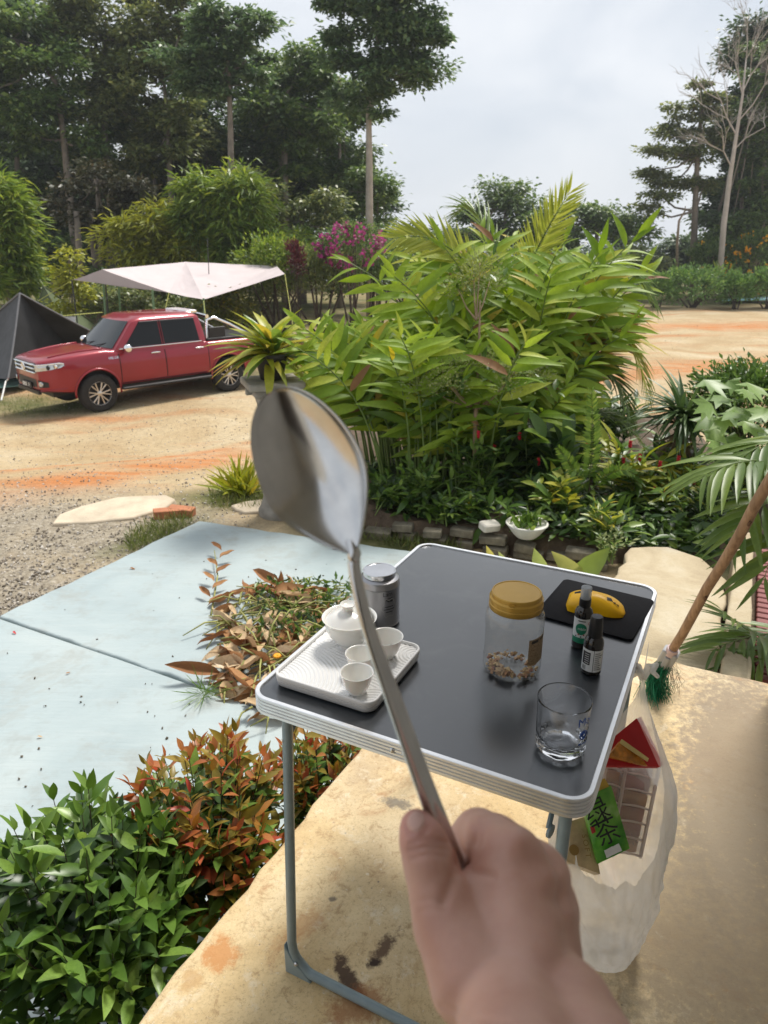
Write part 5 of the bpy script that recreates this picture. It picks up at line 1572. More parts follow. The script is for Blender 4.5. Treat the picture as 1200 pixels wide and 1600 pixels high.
pole(160, 418, 500, 20.5, .03, m_green, tarp); pole(163, 425, 500, 20.6, .02, m_dpole, tarp, dx=5); pole(238, 452, 500, 18.7, .03, m_green, tarp); pole(318, 466, 500, 18.2, .025, m_green, tarp); pole(112, 437, 520, 20.3, .02, m_dpole, tarp, dx=10); pole(185, 440, 500, 22.0, .03, m_green, tarp)
MB().tube([Ap, wy(60, 470, 20.3)], .008, 5).build('guy_rope', mat('yellow_rope', (.5, .5, .12), .7, var=.1), tarp, world=True)
MB().tube([wy(82, 495, 18.5), wy(160, 488, 19.4)], .012, 5).build('guy_rope', MATS['yellow_rope'], tarp, world=True)
for a_, b_ in ((Fp[1], (330, 560, 16.5)), (Fp[0], (225, 520, 17.5)), (Rp[1], (300, 470, 27)), (Fp[2], (470, 520, 16.5))):
    e_ = wy(*b_); e_.z = gz(e_.x, e_.y); MB().tube([a_, e_], .008, 5).build('guy_rope', MATS['yellow_rope'], tarp, world=True)
pf = thing('flag_pole', 'thin dark pole rising above the white tarp', 'pole', wy(325, 470, 21.5))
MB().tube([wy(324, 372, 21.5), Vector((wy(327, 500, 21.5).x, 21.5, ZR))], [.010, .018], 8).build('pole', m_dpole, pf, world=True)

def tent(name, label, apex, base, m, mseam, sag, floor=None):
    t = thing(name, label, 'tent', (apex.x, apex.y, gz(apex.x, apex.y)))
    mb = MB(); k = len(base)
    for i in range(k): tri_patch(mb, apex, base[i], base[(i + 1) % k], sag, 10)
    mb.build('canopy', m, t, angle=50, world=True)
    for b in base:
        MB().tube([apex.lerp(b, q) - Vector((0, 0, 1.2 * sag * q * (1 - q) * .9)) + Vector((0, 0, .012)) for q in np.linspace(0, 1, 9)], .022, 6).build('seam', mseam, t, world=True)
    return t
m_tent = mat('black_tent', (.035, .036, .038), .5, var=.35, scale=1.6, bmp=.25, bscale=5, bdist=.05)
m_seam = mat('grey_seam', (.16, .16, .165), .5, var=.1)
ap = wy(31, 459, 17.4)
bs_ = [wz(13, 592, ZR + .35), wz(168, 560, ZR + .1), Vector((-6.2, 20.0, ZR)), Vector((-11.5, 20.0, ZR)), wz(-120, 575, ZR + .2)]
tn = tent('black_tent', 'black pointed tent beside the front of the red truck', ap, bs_, m_tent, m_seam, .16)
MB().tube([bs_[0], wz(9, 596, ZR + .3), wz(2, 626, ZR)], .018, 6).build('tie_strap', mat('white_strap', (.6, .6, .58), .6, var=.05), tn, world=True)
MB().tube([bs_[0], wz(4, 570, ZR + .5), wz(-6, 562, ZR + .55)], .02, 6).build('red_trim', mat('red_trim', (.4, .05, .05), .6, var=.1), tn, world=True)
sh = MB().add([wz(-60, 612, ZR + .06), wz(60, 600, ZR + .06), wz(70, 578, ZR + .06), wz(-50, 585, ZR + .06)], [(0, 1, 2, 3)]).build('ground_sheet', mat('teal_sheet', (.24, .45, .41), .6, var=.15, scale=3), None)
tag(solidify(sh, .02), 'teal ground sheet lying under the black tent', 'ground sheet')
apg = wy(68, 447, 22)
tent('green_tent', 'olive green tent standing behind the black tent', apg, [wy(52, 500, 21.5), wy(96, 500, 21.6), Vector((-8.6, 24, ZR)), Vector((-11, 24, ZR))], mat('olive_tent', (.10, .13, .055), .7, var=.12), mat('olive_seam', (.07, .09, .04), .7, var=.1), .05)
tw = thing('towel', 'white towel with an orange print hanging behind the black tent', 'towel', wy(98, 520, 21.0))
def towel_pt(u, v):
    p = wy(72 + 46 * u, 493 + 2 * u + 30 * v, 21.0); p.y += .05 * sin(9 * u + v)
    return p
MB().grid(towel_pt, 16, 10).build('cloth', mat('white_towel', (.68, .66, .64), .9, var=.06), tw, angle=180, world=True)
m_orp = mat('orange_print', (.50, .16, .04), .9, var=.25, scale=14); m_pkp = mat('pink_print', (.60, .30, .32), .9, var=.2)
mb = MB()
for cx, cy, r_ in ((.66, .35, .16), (.62, .62, .12), (.72, .55, .10)):
    mb.add([towel_pt(cx, cy) - Vector((0, .012, 0))] + [towel_pt(cx + r_ * cos(a), cy + 1.25 * r_ * sin(a)) - Vector((0, .012 + .001 * r_ * 100 * 0, 0)) for a in np.linspace(0, 2 * pi, 15)[:-1]], [(0, 1 + i, 1 + (i + 1) % 14) for i in range(14)])
mb.build('orange_print', m_orp, tw, world=True)
mb = MB(); mb.add([towel_pt(.2, .2) - Vector((0, .012, 0))] + [towel_pt(.2 + .1 * cos(a), .22 + .12 * sin(a)) - Vector((0, .012, 0)) for a in np.linspace(0, 2 * pi, 11)[:-1]], [(0, 1 + i, 1 + (i + 1) % 10) for i in range(10)]); mb.build('pink_print', m_pkp, tw, world=True)
# ------------------------------------------------------------------ plants
m_stem = mat('green_stem', (.10, .15, .03), .55, var=.25, scale=20)
m_bark_d = mat('dark_bark', (.075, .055, .04), .9, var=.35, scale=12, bmp=.5, bscale=40, bdist=.01)
m_cane = mat('ginger_cane', (.13, .19, .045), .5, var=.3, scale=9)
LT_ging = leaf_t(6, .225, .28, .36, tip=.85, broad=.36)
LT_shrub = leaf_t(4, .34, .30, .18, tip=1.0, broad=.42)
LT_broad = leaf_t(5, .42, .35, .22, tip=.8, broad=.45)
LT_strap = leaf_t(7, .085, .5, .35, tip=.8, broad=.3)
LT_small = leaf_t(2, .42, .3, .1, broad=.45)

# ---- the three hedge shrubs along the porch edge
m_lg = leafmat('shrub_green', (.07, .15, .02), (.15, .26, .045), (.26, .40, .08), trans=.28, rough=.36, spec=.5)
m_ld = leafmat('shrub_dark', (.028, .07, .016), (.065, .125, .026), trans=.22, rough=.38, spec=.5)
m_lr = leafmat('shrub_red', (.40, .12, .04), (.50, .22, .07), (.50, .08, .055), trans=.32, rough=.38)
m_lo = leafmat('shrub_olive', (.20, .17, .025), (.34, .24, .04), (.45, .18, .04), trans=.3, rough=.38)
def shrub(name, label, c, rx, ry, rz, twigs, ll, zb, mats, group=None, nobj=260, stemr=.0035):
    """mats(h, tipness) gives the leaf tone for a node"""
    t = thing(name, label, 'shrub', (c[0], c[1], zb), 0, group)
    mb = MB(); base = Vector((c[0], c[1], zb)); store = {}
    for i in range(6):
        a = 6.28 * i / 6; mb.tube([base + Vector((.03 * cos(a), .03 * sin(a), 0)), base + Vector((.35 * rx * cos(a), .35 * ry * sin(a), (c[2] - zb) * .6))], [stemr * 2.2, stemr * 1.5], 6)
    for i in range(twigs):
        u = rvec(); u = u / np.linalg.norm(u)
        if u[2] < -.55: u[2] = -u[2] * .3
        k = RNG.uniform(.55, 1.0) ** .45
        tip = np.array(c) + u * np.array([rx, ry, rz]) * k * RNG.uniform(.92, 1.08)
        st_ = np.array([c[0] + u[0] * rx * .18, c[1] + u[1] * ry * .18, zb + (c[2] - zb) * RNG.uniform(.3, .7)])
        mid = (tip + st_) / 2 + np.array([u[0] * rx * .12, u[1] * ry * .12, -.02])
        P = [(1 - q) ** 2 * st_ + 2 * q * (1 - q) * mid + q * q * tip for q in np.linspace(0, 1, 7)]
        L = sum(np.linalg.norm(P[j + 1] - P[j]) for j in range(6))
        mb.tube([tuple(p) for p in P], [stemr * (1.1 - .8 * q) for q in np.linspace(0, 1, 7)], 4, caps=False)
        nn = int(max(4, L * .62 / (ll * .42)))
        az = RNG.uniform(0, 3.14)
        for j in range(nn):
            q = 1 - (j + .15) / nn * .62
            f = q * 6; i0 = min(5, int(f)); p = P[i0] + (P[i0 + 1] - P[i0]) * (f - i0); d = unit(P[i0 + 1] - P[i0] + np.array([0, 0, .25 * L / 6]))
            e1 = unit(np.cross(d, [.31, .2, .93])); e2 = np.cross(d, e1); az += pi / 2 + RNG.normal() * .25
            for sgn in (1, -1):
                sd = (e1 * cos(az) + e2 * sin(az)) * sgn
                spread = .75 if j else .38
                ld = unit(d * (1 - spread * .55) + sd * spread + np.array([0, 0, .10 - .02 * j]) + rvec(.10))
                sz = ll * RNG.uniform(.75, 1.15) * (.72 if j == 0 else 1.0)
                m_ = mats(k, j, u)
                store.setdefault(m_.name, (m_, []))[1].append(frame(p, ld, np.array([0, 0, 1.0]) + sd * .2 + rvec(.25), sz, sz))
    mb.build('stems', m_bark_d, t, angle=180, world=True)
    tot = sum(len(v[1]) for v in store.values())
    for m_, Ms in store.values():
        leaves(t, LT_shrub, Ms, m_, int(nobj * len(Ms) / tot))
    return t
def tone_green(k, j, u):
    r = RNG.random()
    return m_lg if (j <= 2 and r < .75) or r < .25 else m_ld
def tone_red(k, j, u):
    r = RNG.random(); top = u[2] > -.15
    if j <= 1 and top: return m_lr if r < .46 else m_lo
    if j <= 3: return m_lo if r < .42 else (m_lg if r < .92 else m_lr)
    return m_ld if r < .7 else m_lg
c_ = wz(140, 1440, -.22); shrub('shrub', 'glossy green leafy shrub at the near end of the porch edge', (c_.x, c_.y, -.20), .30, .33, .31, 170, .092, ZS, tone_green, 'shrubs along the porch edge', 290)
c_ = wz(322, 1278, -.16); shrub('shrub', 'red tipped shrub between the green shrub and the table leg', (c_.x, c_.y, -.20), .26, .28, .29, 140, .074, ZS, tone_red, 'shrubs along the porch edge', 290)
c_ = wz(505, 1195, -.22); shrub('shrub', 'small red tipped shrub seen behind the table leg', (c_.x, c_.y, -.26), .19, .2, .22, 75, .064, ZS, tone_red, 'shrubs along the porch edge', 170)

# ---- ginger canes
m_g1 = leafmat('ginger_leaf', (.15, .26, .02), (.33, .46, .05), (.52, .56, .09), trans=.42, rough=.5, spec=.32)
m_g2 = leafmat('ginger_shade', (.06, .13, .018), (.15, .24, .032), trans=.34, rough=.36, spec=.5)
m_gy = leafmat('ginger_yellow', (.42, .36, .03), (.55, .42, .05), (.40, .17, .03), trans=.35, rough=.45)
m_gb = leafmat('ginger_brown', (.20, .09, .035), (.34, .19, .08), trans=.2, rough=.7)
def ginger(name, label, base, spread, n_, aim, hmin, hmax, ll, nobj=280, group='ginger clumps in the planted bed', lean=.5):
    t = thing(name, label, 'plant', base, 0, group)
    A_, B_ = [], []; mb = MB()
    for i in range(n_):
        b = np.array(base) + np.array([np.clip(RNG.normal(), -1.6, 1.4) * spread, np.clip(RNG.normal(), -1.6, 1.6) * spread * .7, 0])
        ax_, ay_ = aim
        d = np.array([ax_ + (b[0] - base[0]) / spread * lean * .55 + np.clip(RNG.normal(), -1.5, 1.2) * .14, ay_ + (b[1] - base[1]) / spread * lean * .3 + RNG.normal() * .14, 0])
        H = RNG.uniform(hmin, hmax)
        up = np.array([0, 0, 1.0])
        P = []
        for q in np.linspace(0, 1, 11):
            P.append(b + up * H * (q - .16 * q ** 3) + d * H * (.25 * q + .55 * q ** 2.6))
        mb.tube([tuple(p) for p in P], [.011 - .007 * q for q in np.linspace(0, 1, 11)], 6, caps=False)
        nl = int(RNG.integers(16, 23)); side = unit(np.cross(P[-1] - P[0], P[-1] - np.array(CAM)) / 3 + rvec(.35))
        for j in range(nl):
            q = .42 + .58 * (j / (nl - 1)) ** .9
            f = min(9.999, q * 10); i0 = int(f); p = P[i0] + (P[i0 + 1] - P[i0]) * (f - i0)
            dr = unit(P[i0 + 1] - P[i0])
            sd = side * (1 if j % 2 else -1)
            ld = unit(dr * (.60 if j < nl - 1 else 1.0) + sd * .95 * (1 if j < nl - 2 else .3) + np.array([0, -.12, .10]) + rvec(.12))
            sz = ll * RNG.uniform(.65, 1.2) * (.55 + .5 * sin(pi * min(1, (j + 2) / nl)))
            M = frame(p, ld, np.array([0, -.75, .9]) + rvec(.18), sz, sz, RNG.normal() * .25)
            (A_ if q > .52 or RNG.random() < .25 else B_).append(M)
    mb.build('canes', m_cane, t, angle=180, world=True)
    k = len(A_) / (len(A_) + len(B_)); Yl = A_[::23] + B_[::17]; A_ = [m for i, m in enumerate(A_) if i % 23]; B_ = [m for i, m in enumerate(B_) if i % 17]
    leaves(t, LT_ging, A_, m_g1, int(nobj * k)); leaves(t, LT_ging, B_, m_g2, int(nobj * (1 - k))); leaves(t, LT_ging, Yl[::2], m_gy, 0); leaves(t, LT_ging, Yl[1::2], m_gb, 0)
    return t
zb_ = -.55
def gb(px, py, z=zb_):
    p = wz(px, py, z); return (p.x, p.y, z)
ginger('ginger_plant', 'tall ginger clump in the middle of the bed, directly above the brick edging', gb(680, 760), .28, 60, (-.04, -.04), 1.15, 1.65, .36)
ginger('ginger_plant', 'ginger clump arching over the dirt beside the potted pedestal', gb(605, 738), .20, 42, (-.20, -.06), 1.1, 1.6, .36)
ginger('ginger_plant', 'tallest ginger clump, rising in front of the grey sky', gb(792, 732), .22, 54, (-.02, .05), 1.75, 2.45, .40)
ginger('ginger_plant', 'ginger clump at the road side of the bed, nearest the withered leaves', gb(815, 726), .16, 30, (.04, .0), 1.2, 1.85, .36, 200)
ginger('ginger_plant', 'short ginger clump in the shade of the taller ones', gb(735, 745), .42, 52, (-.02, -.15), .6, 1.25, .34, 180)

# ---- palms
m_palm = leafmat('palm_leaf', (.07, .13, .02), (.17, .25, .05), trans=.3, rough=.4)
m_palmy = leafmat('palm_yellow', (.26, .32, .04), (.45, .48, .09), trans=.35, rough=.45)
LT_leaflet = leaf_t(4, .07, .5, .22, tip=.8, broad=.3)
def frond(parent, pts, n_, ll, m, upv=(0, 0, 1.0), vee=.55, droop=.25, as_obj=False, r=.008, ang=.8, wide=1.0, tm=None):
    pts = [np.array(p, float) for p in pts]
    if len(pts) == 3:
        P = [(1 - q) ** 2 * pts[0] + 2 * q * (1 - q) * pts[1] + q * q * pts[2] for q in np.linspace(0, 1, 15)]
    else:
        P = pts
    mb = MB().tube([tuple(p) for p in P], [r * (1 - .8 * q) for q in np.linspace(0, 1, len(P))], 6)
    fr = mb.build('frond', m_stem, parent, angle=180, world=True)
    Ms = []
    upv = np.array(upv)
    for j in range(n_):
        q = .16 + .84 * j / (n_ - 1); f = min(len(P) - 1.001, q * (len(P) - 1)); i0 = int(f)
        p = P[i0] + (P[i0 + 1] - P[i0]) * (f - i0); d = unit(P[i0 + 1] - P[i0])
        s_ = unit(np.cross(d, upv)); u_ = np.cross(s_, d)
        L = ll * (.35 + .65 * sin(pi * min(1, .12 + q * .83)) ** .7) * RNG.uniform(.88, 1.1)
        for sg in (1, -1):
            a = ang * (1 - .5 * q)
            ld = unit(d * cos(a) + s_ * sg * sin(a) + u_ * vee * .6 + rvec(.06) - np.array([0, 0, droop * RNG.uniform(.3, 1.0)]))
            Ms.append(frame(p, ld, u_ + s_ * sg * -.3, L * wide, L))
    tm = tm or LT_leaflet
    if as_obj:
        me = mesh_np('leaflet', tm[0], tm[1], m)
        for M in Ms:
            o = bpy.data.objects.new('leaflet', me); COL.objects.link(o); o.parent = fr
            o.matrix_parent_inverse = Matrix.Identity(4)
            o.matrix_basis = Matrix(M.tolist())
    else:
        V, Q = merge(tm, Ms)
        o = link('leaflets', mesh_np('leaflets', V, Q, m), fr); o['kind'] = 'stuff'
    return fr
W3 = lambda px, py, Y: tuple(wy(px, py, Y))
ar = thing('areca_palm', 'feathery palm rising out of the middle of the ginger clumps', 'palm', gb(830, 712))
b0 = np.array(gb(830, 712)); crown = wy(815, 520, 6.8)
for k in range(5):
    a = 1.256 * k; MB().tube([tuple(b0 + np.array([.10 * cos(a), .10 * sin(a), 0])), (crown.x + .12 * cos(a), crown.y + .1 * sin(a), crown.z - .1)], [.022, .014], 8).build('stem', m_cane, ar, angle=180, world=True)
for pts, n_, ll, m_, *uv in ((((800, 480, 6.8), (838, 380, 6.7), (890, 300, 6.5)), 46, .30, m_palmy, (0, -1, .3)), (((770, 470, 6.2), (705, 350, 6.0), (618, 372, 5.9)), 42, .29, m_palmy, (0, -1, .35)), (((850, 520, 6.7), (950, 330, 6.6), (1020, 470, 6.3)), 34, .40, m_palm),
                        (((850, 560, 6.7), (985, 440, 6.5), (1012, 620, 6.3)), 34, .42, m_palmy), (((860, 600, 6.7), (955, 520, 6.4), (985, 655, 6.2)), 30, .38, m_palm), (((830, 560, 6.9), (905, 400, 7.2), (975, 400, 7.4)), 30, .40, m_palm),
                        (((850, 640, 6.6), (900, 560, 6.3), (960, 560, 6.1)), 26, .30, m_palm), (((790, 500, 7.0), (760, 300, 7.3), (720, 330, 7.3)), 26, .4, m_palm), (((850, 680, 6.5), (930, 600, 6.3), (1000, 690, 6.1)), 26, .32, m_palm)):
    frond(ar, [W3(*p) for p in pts], n_, ll, m_, vee=.35 if not uv else .1, droop=.30 if not uv else .12, upv=uv[0] if uv else (0, 0, 1.0))
# withered heliconia at the road side
hl_ = thing('heliconia', 'yellowing plant with orange and brown withered leaves beside the road', 'plant', gb(900, 700), 0)
Ms1, Ms2 = [], []
mb = MB()
for k in range(9):
    tip = wy(RNG.uniform(880, 985), RNG.uniform(470, 560), RNG.uniform(6.1, 6.5)); b = np.array(gb(895, 700)) + rvec(.06) * [1, 1, 0]
    P = [b + (np.array(tip) - b) * q + np.array([0, 0, .3 * sin(pi * q)]) for q in np.linspace(0, 1, 8)]
    mb.tube([tuple(p) for p in P], [.010 - .006 * q for q in np.linspace(0, 1, 8)], 5)
    for j in range(8):
        i0 = 3 + j // 2
        if i0 >= 7: continue
        d = unit(P[i0 + 1] - P[i0]); sd = unit(np.cross(d, [0, 0, 1])) * (1 if j % 2 else -1)
        M = frame(P[i0], unit(d * .6 + sd * .8 + np.array([0, 0, -.15]) + rvec(.15)), np.array([0, -.3, 1.0]) + rvec(.3), RNG.uniform(.26, .42))
        (Ms1 if RNG.random() < .6 else Ms2).append(M)
mb.build('stems', m_cane, hl_, angle=180, world=True)
leaves(hl_, LT_ging, Ms1, m_gy, len(Ms1)); leaves(hl_, LT_ging, Ms2, m_gb, len(Ms2))
# slim tree with pale seed heads
m_pan = leafmat('seed_head', (.16, .20, .06), (.32, .36, .14), trans=.3, rough=.6)
sl = thing('slim_tree', 'slim tree with pale green seed heads in front of the ginger', 'tree', gb(740, 770))
b = np.array(gb(740, 770))
tips = []
mb = MB().tube([tuple(b), W3(742, 690, 5.45), W3(744, 620, 5.5), W3(748, 560, 5.55), W3(750, 470, 5.7)], [.022, .018, .015, .012, .006], 7)
for (px, py, Y) in ((690, 580, 5.4), (720, 572, 5.5), (770, 565, 5.5), (810, 575, 5.5), (840, 590, 5.6), (660, 600, 5.4), (700, 600, 5.35), (790, 600, 5.35), (740, 430, 5.8), (765, 440, 5.8), (715, 450, 5.8), (750, 410, 5.9)):
    tip = np.array(W3(px, py, Y)); a = np.array(W3(744, 640 if py > 500 else 500, 5.5)); mb.tube([tuple(a), tuple((a + tip) / 2 + np.array([0, 0, -.03])), tuple(tip)], [.008, .006, .003], 5); tips.append(tip)
mb.build('trunk', mat('pale_bark', (.24, .17, .10), .85, var=.3, scale=20, bmp=.3), sl, angle=180, world=True)
Ms = []
for tip in tips:
    for _ in range(260):
        p = tip + rvec(1.0) * [.075, .07, .04]; Ms.append(frame(p, unit(p - tip + [0, 0, .05] + rvec(.03)), rvec(), RNG.uniform(.018, .034)))
leaves(sl, LT_small, Ms, m_pan, 0, rest='seed_heads')
Ms = []
for q in range(90):
    tip = tips[int(RNG.integers(len(tips)))]; p = tip + rvec(1.0) * [.12, .1, .06] - [0, 0, .06]; Ms.append(frame(p, unit(rvec() + [0, 0, .2]), [0, 0, 1], RNG.uniform(.09, .15)))
leaves(sl, LT_shrub, Ms, m_g2, 40)

# ---- low plants of the bed: (name, label, px, py, Y-free base z, style)
m_b1 = leafmat('bed_green', (.06, .13, .02), (.15, .25, .04), (.24, .33, .06), trans=.32, rough=.38)
m_b2 = leafmat('bed_deep', (.022, .055, .016), (.06, .11, .025), trans=.25, rough=.4)
m_b3 = leafmat('bed_lime', (.24, .30, .03), (.42, .42, .05), (.48, .38, .05), trans=.35, rough=.4)
m_flr = mat('red_bloom', (.50, .012, .03), .5, var=.3, scale=60)
def low_plant(name, label, px, py, w, h, n_, ll, tm, m_a, m_b, group=None, nobj=60, mixr=.7, upright=.8, z=zb_, flowers=0, cat='plant', flm=None, fls=.05):
    b = np.array(gb(px, py, z)); t = thing(name, label, cat, tuple(b), 0, group)
    A_, B_ = [], []; mb = MB()
    ns = max(4, n_ // 9)
    for i in range(ns):
        tip = b + np.array([RNG.normal() * w * .45, RNG.normal() * w * .4, h * RNG.uniform(.55, 1.0)]); s0 = b + np.array([RNG.normal() * w * .22, RNG.normal() * w * .2, 0])
        P = [s0 + (tip - s0) * q + np.array([0, 0, .1 * h * sin(pi * q)]) for q in np.linspace(0, 1, 6)]
        mb.tube([tuple(p) for p in P], [.006 - .004 * q for q in np.linspace(0, 1, 6)], 4, caps=False)
        for j in range(9):
            q = .25 + .75 * j / 8; f = min(4.999, q * 5); i0 = int(f); p = P[i0] + (P[i0 + 1] - P[i0]) * (f - i0)
            a = j * 2.4 + i; d = unit(P[i0 + 1] - P[i0])
            ld = unit(d * upright + np.array([cos(a), sin(a), 0]) * (1.0 if j < 8 else .2) + rvec(.15)); sz = ll * RNG.uniform(.7, 1.15)
            (A_ if RNG.random() < mixr * (.5 + .6 * q) else B_).append(frame(p, ld, np.array([0, -.2, 1.0]) + rvec(.2), sz))
    mb.build('stems', m_cane, t, angle=180, world=True)
    k = len(A_) / (len(A_) + len(B_) + 1e-6)
    leaves(t, tm, A_, m_a, int(nobj * k)); leaves(t, tm, B_, m_b, int(nobj * (1 - k)))
    for i in range(flowers):
        p = b + np.array([RNG.normal() * w * .4, -abs(RNG.normal()) * w * .35, h * RNG.uniform(.5, .95)])
        mb = MB()
        for k in range(16):
            a = k * 2.4; d = Vector((cos(a) * .5, sin(a) * .5, .8)); q = Vector(p) + Vector((0, 0, fls * k / 16)) ; mb.tube([q, q + d * fls * .35, q + d * fls * .55], [fls * .10, fls * .12, fls * .02], 5)
        mb.build('flower', flm or m_flr, t, angle=180, world=True)
    return t
GL = 'low leafy plants in the bed'
low_plant('leafy_shrub', 'bright green leafy shrub behind the brick edging', 655, 800, .32, .42, 180, .10, LT_shrub, m_b1, m_b2, GL, 140, .85)
low_plant('leafy_shrub', 'small leafy plant hanging over the mossy bricks beside the spoon', 600, 800, .22, .30, 90, .09, LT_shrub, m_b1, m_b2, GL, 80, .7)
low_plant('leafy_shrub', 'taller leafy shrub with a pale stem under the slim tree', 735, 790, .28, .60, 150, .11, LT_shrub, m_b1, m_b2, GL, 120, .75)
low_plant('red_ginger', 'red ginger plant with dark crimson heads behind the white bowl', 800, 775, .38, .62, 150, .26, LT_ging, m_b1, m_b2, GL, 120, .5, flowers=5)
low_plant('red_ginger', 'yellow green plant with a bright red flower head beside the path', 975, 800, .34, .55, 130, .24, LT_ging, m_b3, m_b1, GL, 110, .6, flowers=6)
low_plant('croton', 'lime and yellow leaved plant next to the white bowl', 872, 815, .24, .34, 90, .16, LT_shrub, m_b3, m_b1, GL, 80, .7)
low_plant('croton', 'yellow leaved plant low beside the concrete path', 1035, 810, .3, .36, 130, .17, LT_ging, m_b3, m_b1, GL, 110, .55, flowers=3, fls=.035)
low_plant('leafy_shrub', 'dense leafy plant at the head of the concrete path', 1090, 830, .28, .42, 130, .12, LT_shrub, m_b1, m_b2, GL, 90, .6)
low_plant('canna', 'broad leaved plant with upright paddles in the bed', 880, 790, .18, .60, 40, .30, LT_broad, m_b1, m_b2, GL, 40, .5, 1.6)
low_plant('leafy_shrub', 'dark leafy plant at the back edge of the bed by the road', 960, 705, .30, .55, 130, .20, LT_shrub, m_b2, m_b1, GL, 80, .6)
low_plant('leafy_shrub', 'dark shrub in the deep shade under the ginger', 780, 740, .5, .55, 150, .22, LT_ging, m_b2, m_b1, GL, 90, .8)
low_plant('leafy_shrub', 'dark leafy plant below the arching palm fronds', 890, 745, .4, .55, 150, .22, LT_shrub, m_b2, m_b1, GL, 90, .7)
low_plant('leafy_shrub', 'green plant under the yucca, beside the grey pot', 1040, 760, .32, .5, 140, .18, LT_shrub, m_b2, m_b1, GL, 90, .5)
low_plant('leafy_shrub', 'green shrub partly hidden by the near palm fronds', 1150, 800, .36, .55, 150, .15, LT_shrub, m_b1, m_b2, GL, 90, .5)
low_plant('weed', 'pale feathery weed growing against the edge of the concrete path', 948, 872, .16, .20, 120, .05, LT_small, m_pan, m_b1, None, 0, .8)
gc = []
for _ in range(5200):
    px, py = RNG.uniform(575, 1130), RNG.uniform(735, 872)
    p = np.array(wz(px, py, -.53))
    if p[1] < 5.12 - (p[0] + .15) * .40 + .10: continue
    s_, t_ = st(Vector(p))
    if -.60 < s_ < .3 and t_ < 4.5: continue
    p[2] = -.54 + .16 * RNG.random() ** 1.5
    gc.append(frame(p, unit(rvec() * [1, 1, .4] + [0, -.2, .45]), np.array([0, -.3, 1.0]) + rvec(.3), RNG.uniform(.06, .16)))
gt = thing('ground_cover', 'low green ground cover over the soil of the bed', 'ground cover', gb(840, 780)); gt['kind'] = 'stuff'
leaves(gt, LT_shrub, gc[::2], m_b1, 0); leaves(gt, LT_shrub, gc[1::2], m_b2, 0)
low_plant('leafy_shrub', 'trailing plant spilling over the bricks behind the table corner', 690, 815, .2, .22, 90, .09, LT_shrub, m_b1, m_b2, GL, 60, .8)
low_plant('leafy_shrub', 'small plant growing over the bricks left of the white stone', 735, 815, .16, .2, 60, .09, LT_shrub, m_b1, m_b3, GL, 50, .8)
low_plant('croton', 'variegated yellow plant at the corner where bricks meet the path', 930, 845, .2, .26, 80, .12, LT_shrub, m_b3, m_b1, GL, 60, .6)
low_plant('leafy_shrub', 'green plant between the lime one and the white bowl', 845, 800, .25, .36, 90, .13, LT_shrub, m_b1, m_b2, GL, 70, .6)
low_plant('leafy_shrub', 'low spreading plant in front of the red ginger', 760, 800, .3, .28, 110, .13, LT_ging, m_b1, m_b2, GL, 70, .7)
low_plant('red_ginger', 'crimson flowered plant close to the kerb of the path', 1075, 800, .28, .42, 110, .18, LT_ging, m_b1, m_b3, GL, 80, .6, flowers=4, fls=.04)
# sword fern, upright
fn = thing('sword_fern', 'upright sword fern frond standing in the bed', 'fern', gb(920, 790))
LT_pinna = leaf_t(2, .30, .1, .1, broad=.3)
for pts, n_, ll in ((((918, 770, 5.15), (930, 690, 5.1), (924, 610, 5.0)), 40, .085), (((918, 770, 5.15), (890, 720, 5.1), (872, 700, 5.0)), 26, .07), (((920, 770, 5.15), (960, 720, 5.0), (990, 740, 4.9)), 26, .07)):
    frond(fn, [W3(*p) for p in pts], n_, ll, m_b1, upv=(0, -1, .2), vee=.05, droop=.05, r=.004, ang=1.35, tm=LT_pinna, wide=1.0)
# broad leaves close behind the table
ba = thing('young_banana', 'broad pale green leaves just behind the far edge of the table', 'plant', gb(880, 905, -.6))
for px0, py0, px1, py1, w_ in ((890, 915, 948, 862, .9), (850, 910, 838, 866, .8), (800, 905, 782, 868, .6), (915, 915, 870, 868, .7), (780, 900, 762, 858, .5)):
    a, b = np.array(W3(px0, py0, 4.05)), np.array(W3(px1, py1, 3.95)); L = np.linalg.norm(b - a)
    o = link('leaf', mesh_np('leaf', *merge(LT_broad, [frame(a, b - a, np.array([-.2, -1, .5]), L * 1.1 * w_, L)]), leafmat('banana_leaf', (.22, .30, .06), (.38, .42, .14), (.5, .44, .1), trans=.4)), ba, world=True)
MB().tube([gb(880, 915, -.6), W3(880, 912, 4.05)], .012, 6).build('stem', m_stem, ba, world=True)
# white bowl planter
bw = thing('bowl_planter', 'white bowl planter with small plants on the brick edging', 'planter', wz(822, 838, -.52))
MB().lathe([(.0001, .002), (.07, 0), (.075, .004), (.10, .03), (.135, .08), (.145, .095), (.150, .10), (.148, .106), (.136, .106), (.128, .09), (.0001, .088)], 32).build('bowl', mat('white_glaze', (.62, .60, .54), .45, var=.15, scale=9), bw)
Ms = [frame(np.array([RNG.normal() * .05, RNG.normal() * .05, .09]), unit([RNG.normal() * .5, RNG.normal() * .5, 1]), rvec(), RNG.uniform(.06, .12)) for _ in range(60)]
leaves(bw, LT_shrub, np.array([np.vstack([np.hstack([M[:3, :3], (M[:3, 3] + np.array(bw.location))[:, None]]), [0, 0, 0, 1]]) for M in Ms]), m_b1, 20)
for px, py, lab in ((765, 822, 'small white stone lying on the brick edging beside the bowl'),):
    o = MB().rbox((0, 0, 0), (.14, .10, .06), .02).build('white_stone', mat('white_stone', (.62, .58, .50), .8, var=.15)); o.location = wz(px, py, -.48); o.rotation_euler = (.1, .05, .4); tag(o, lab, 'stone')

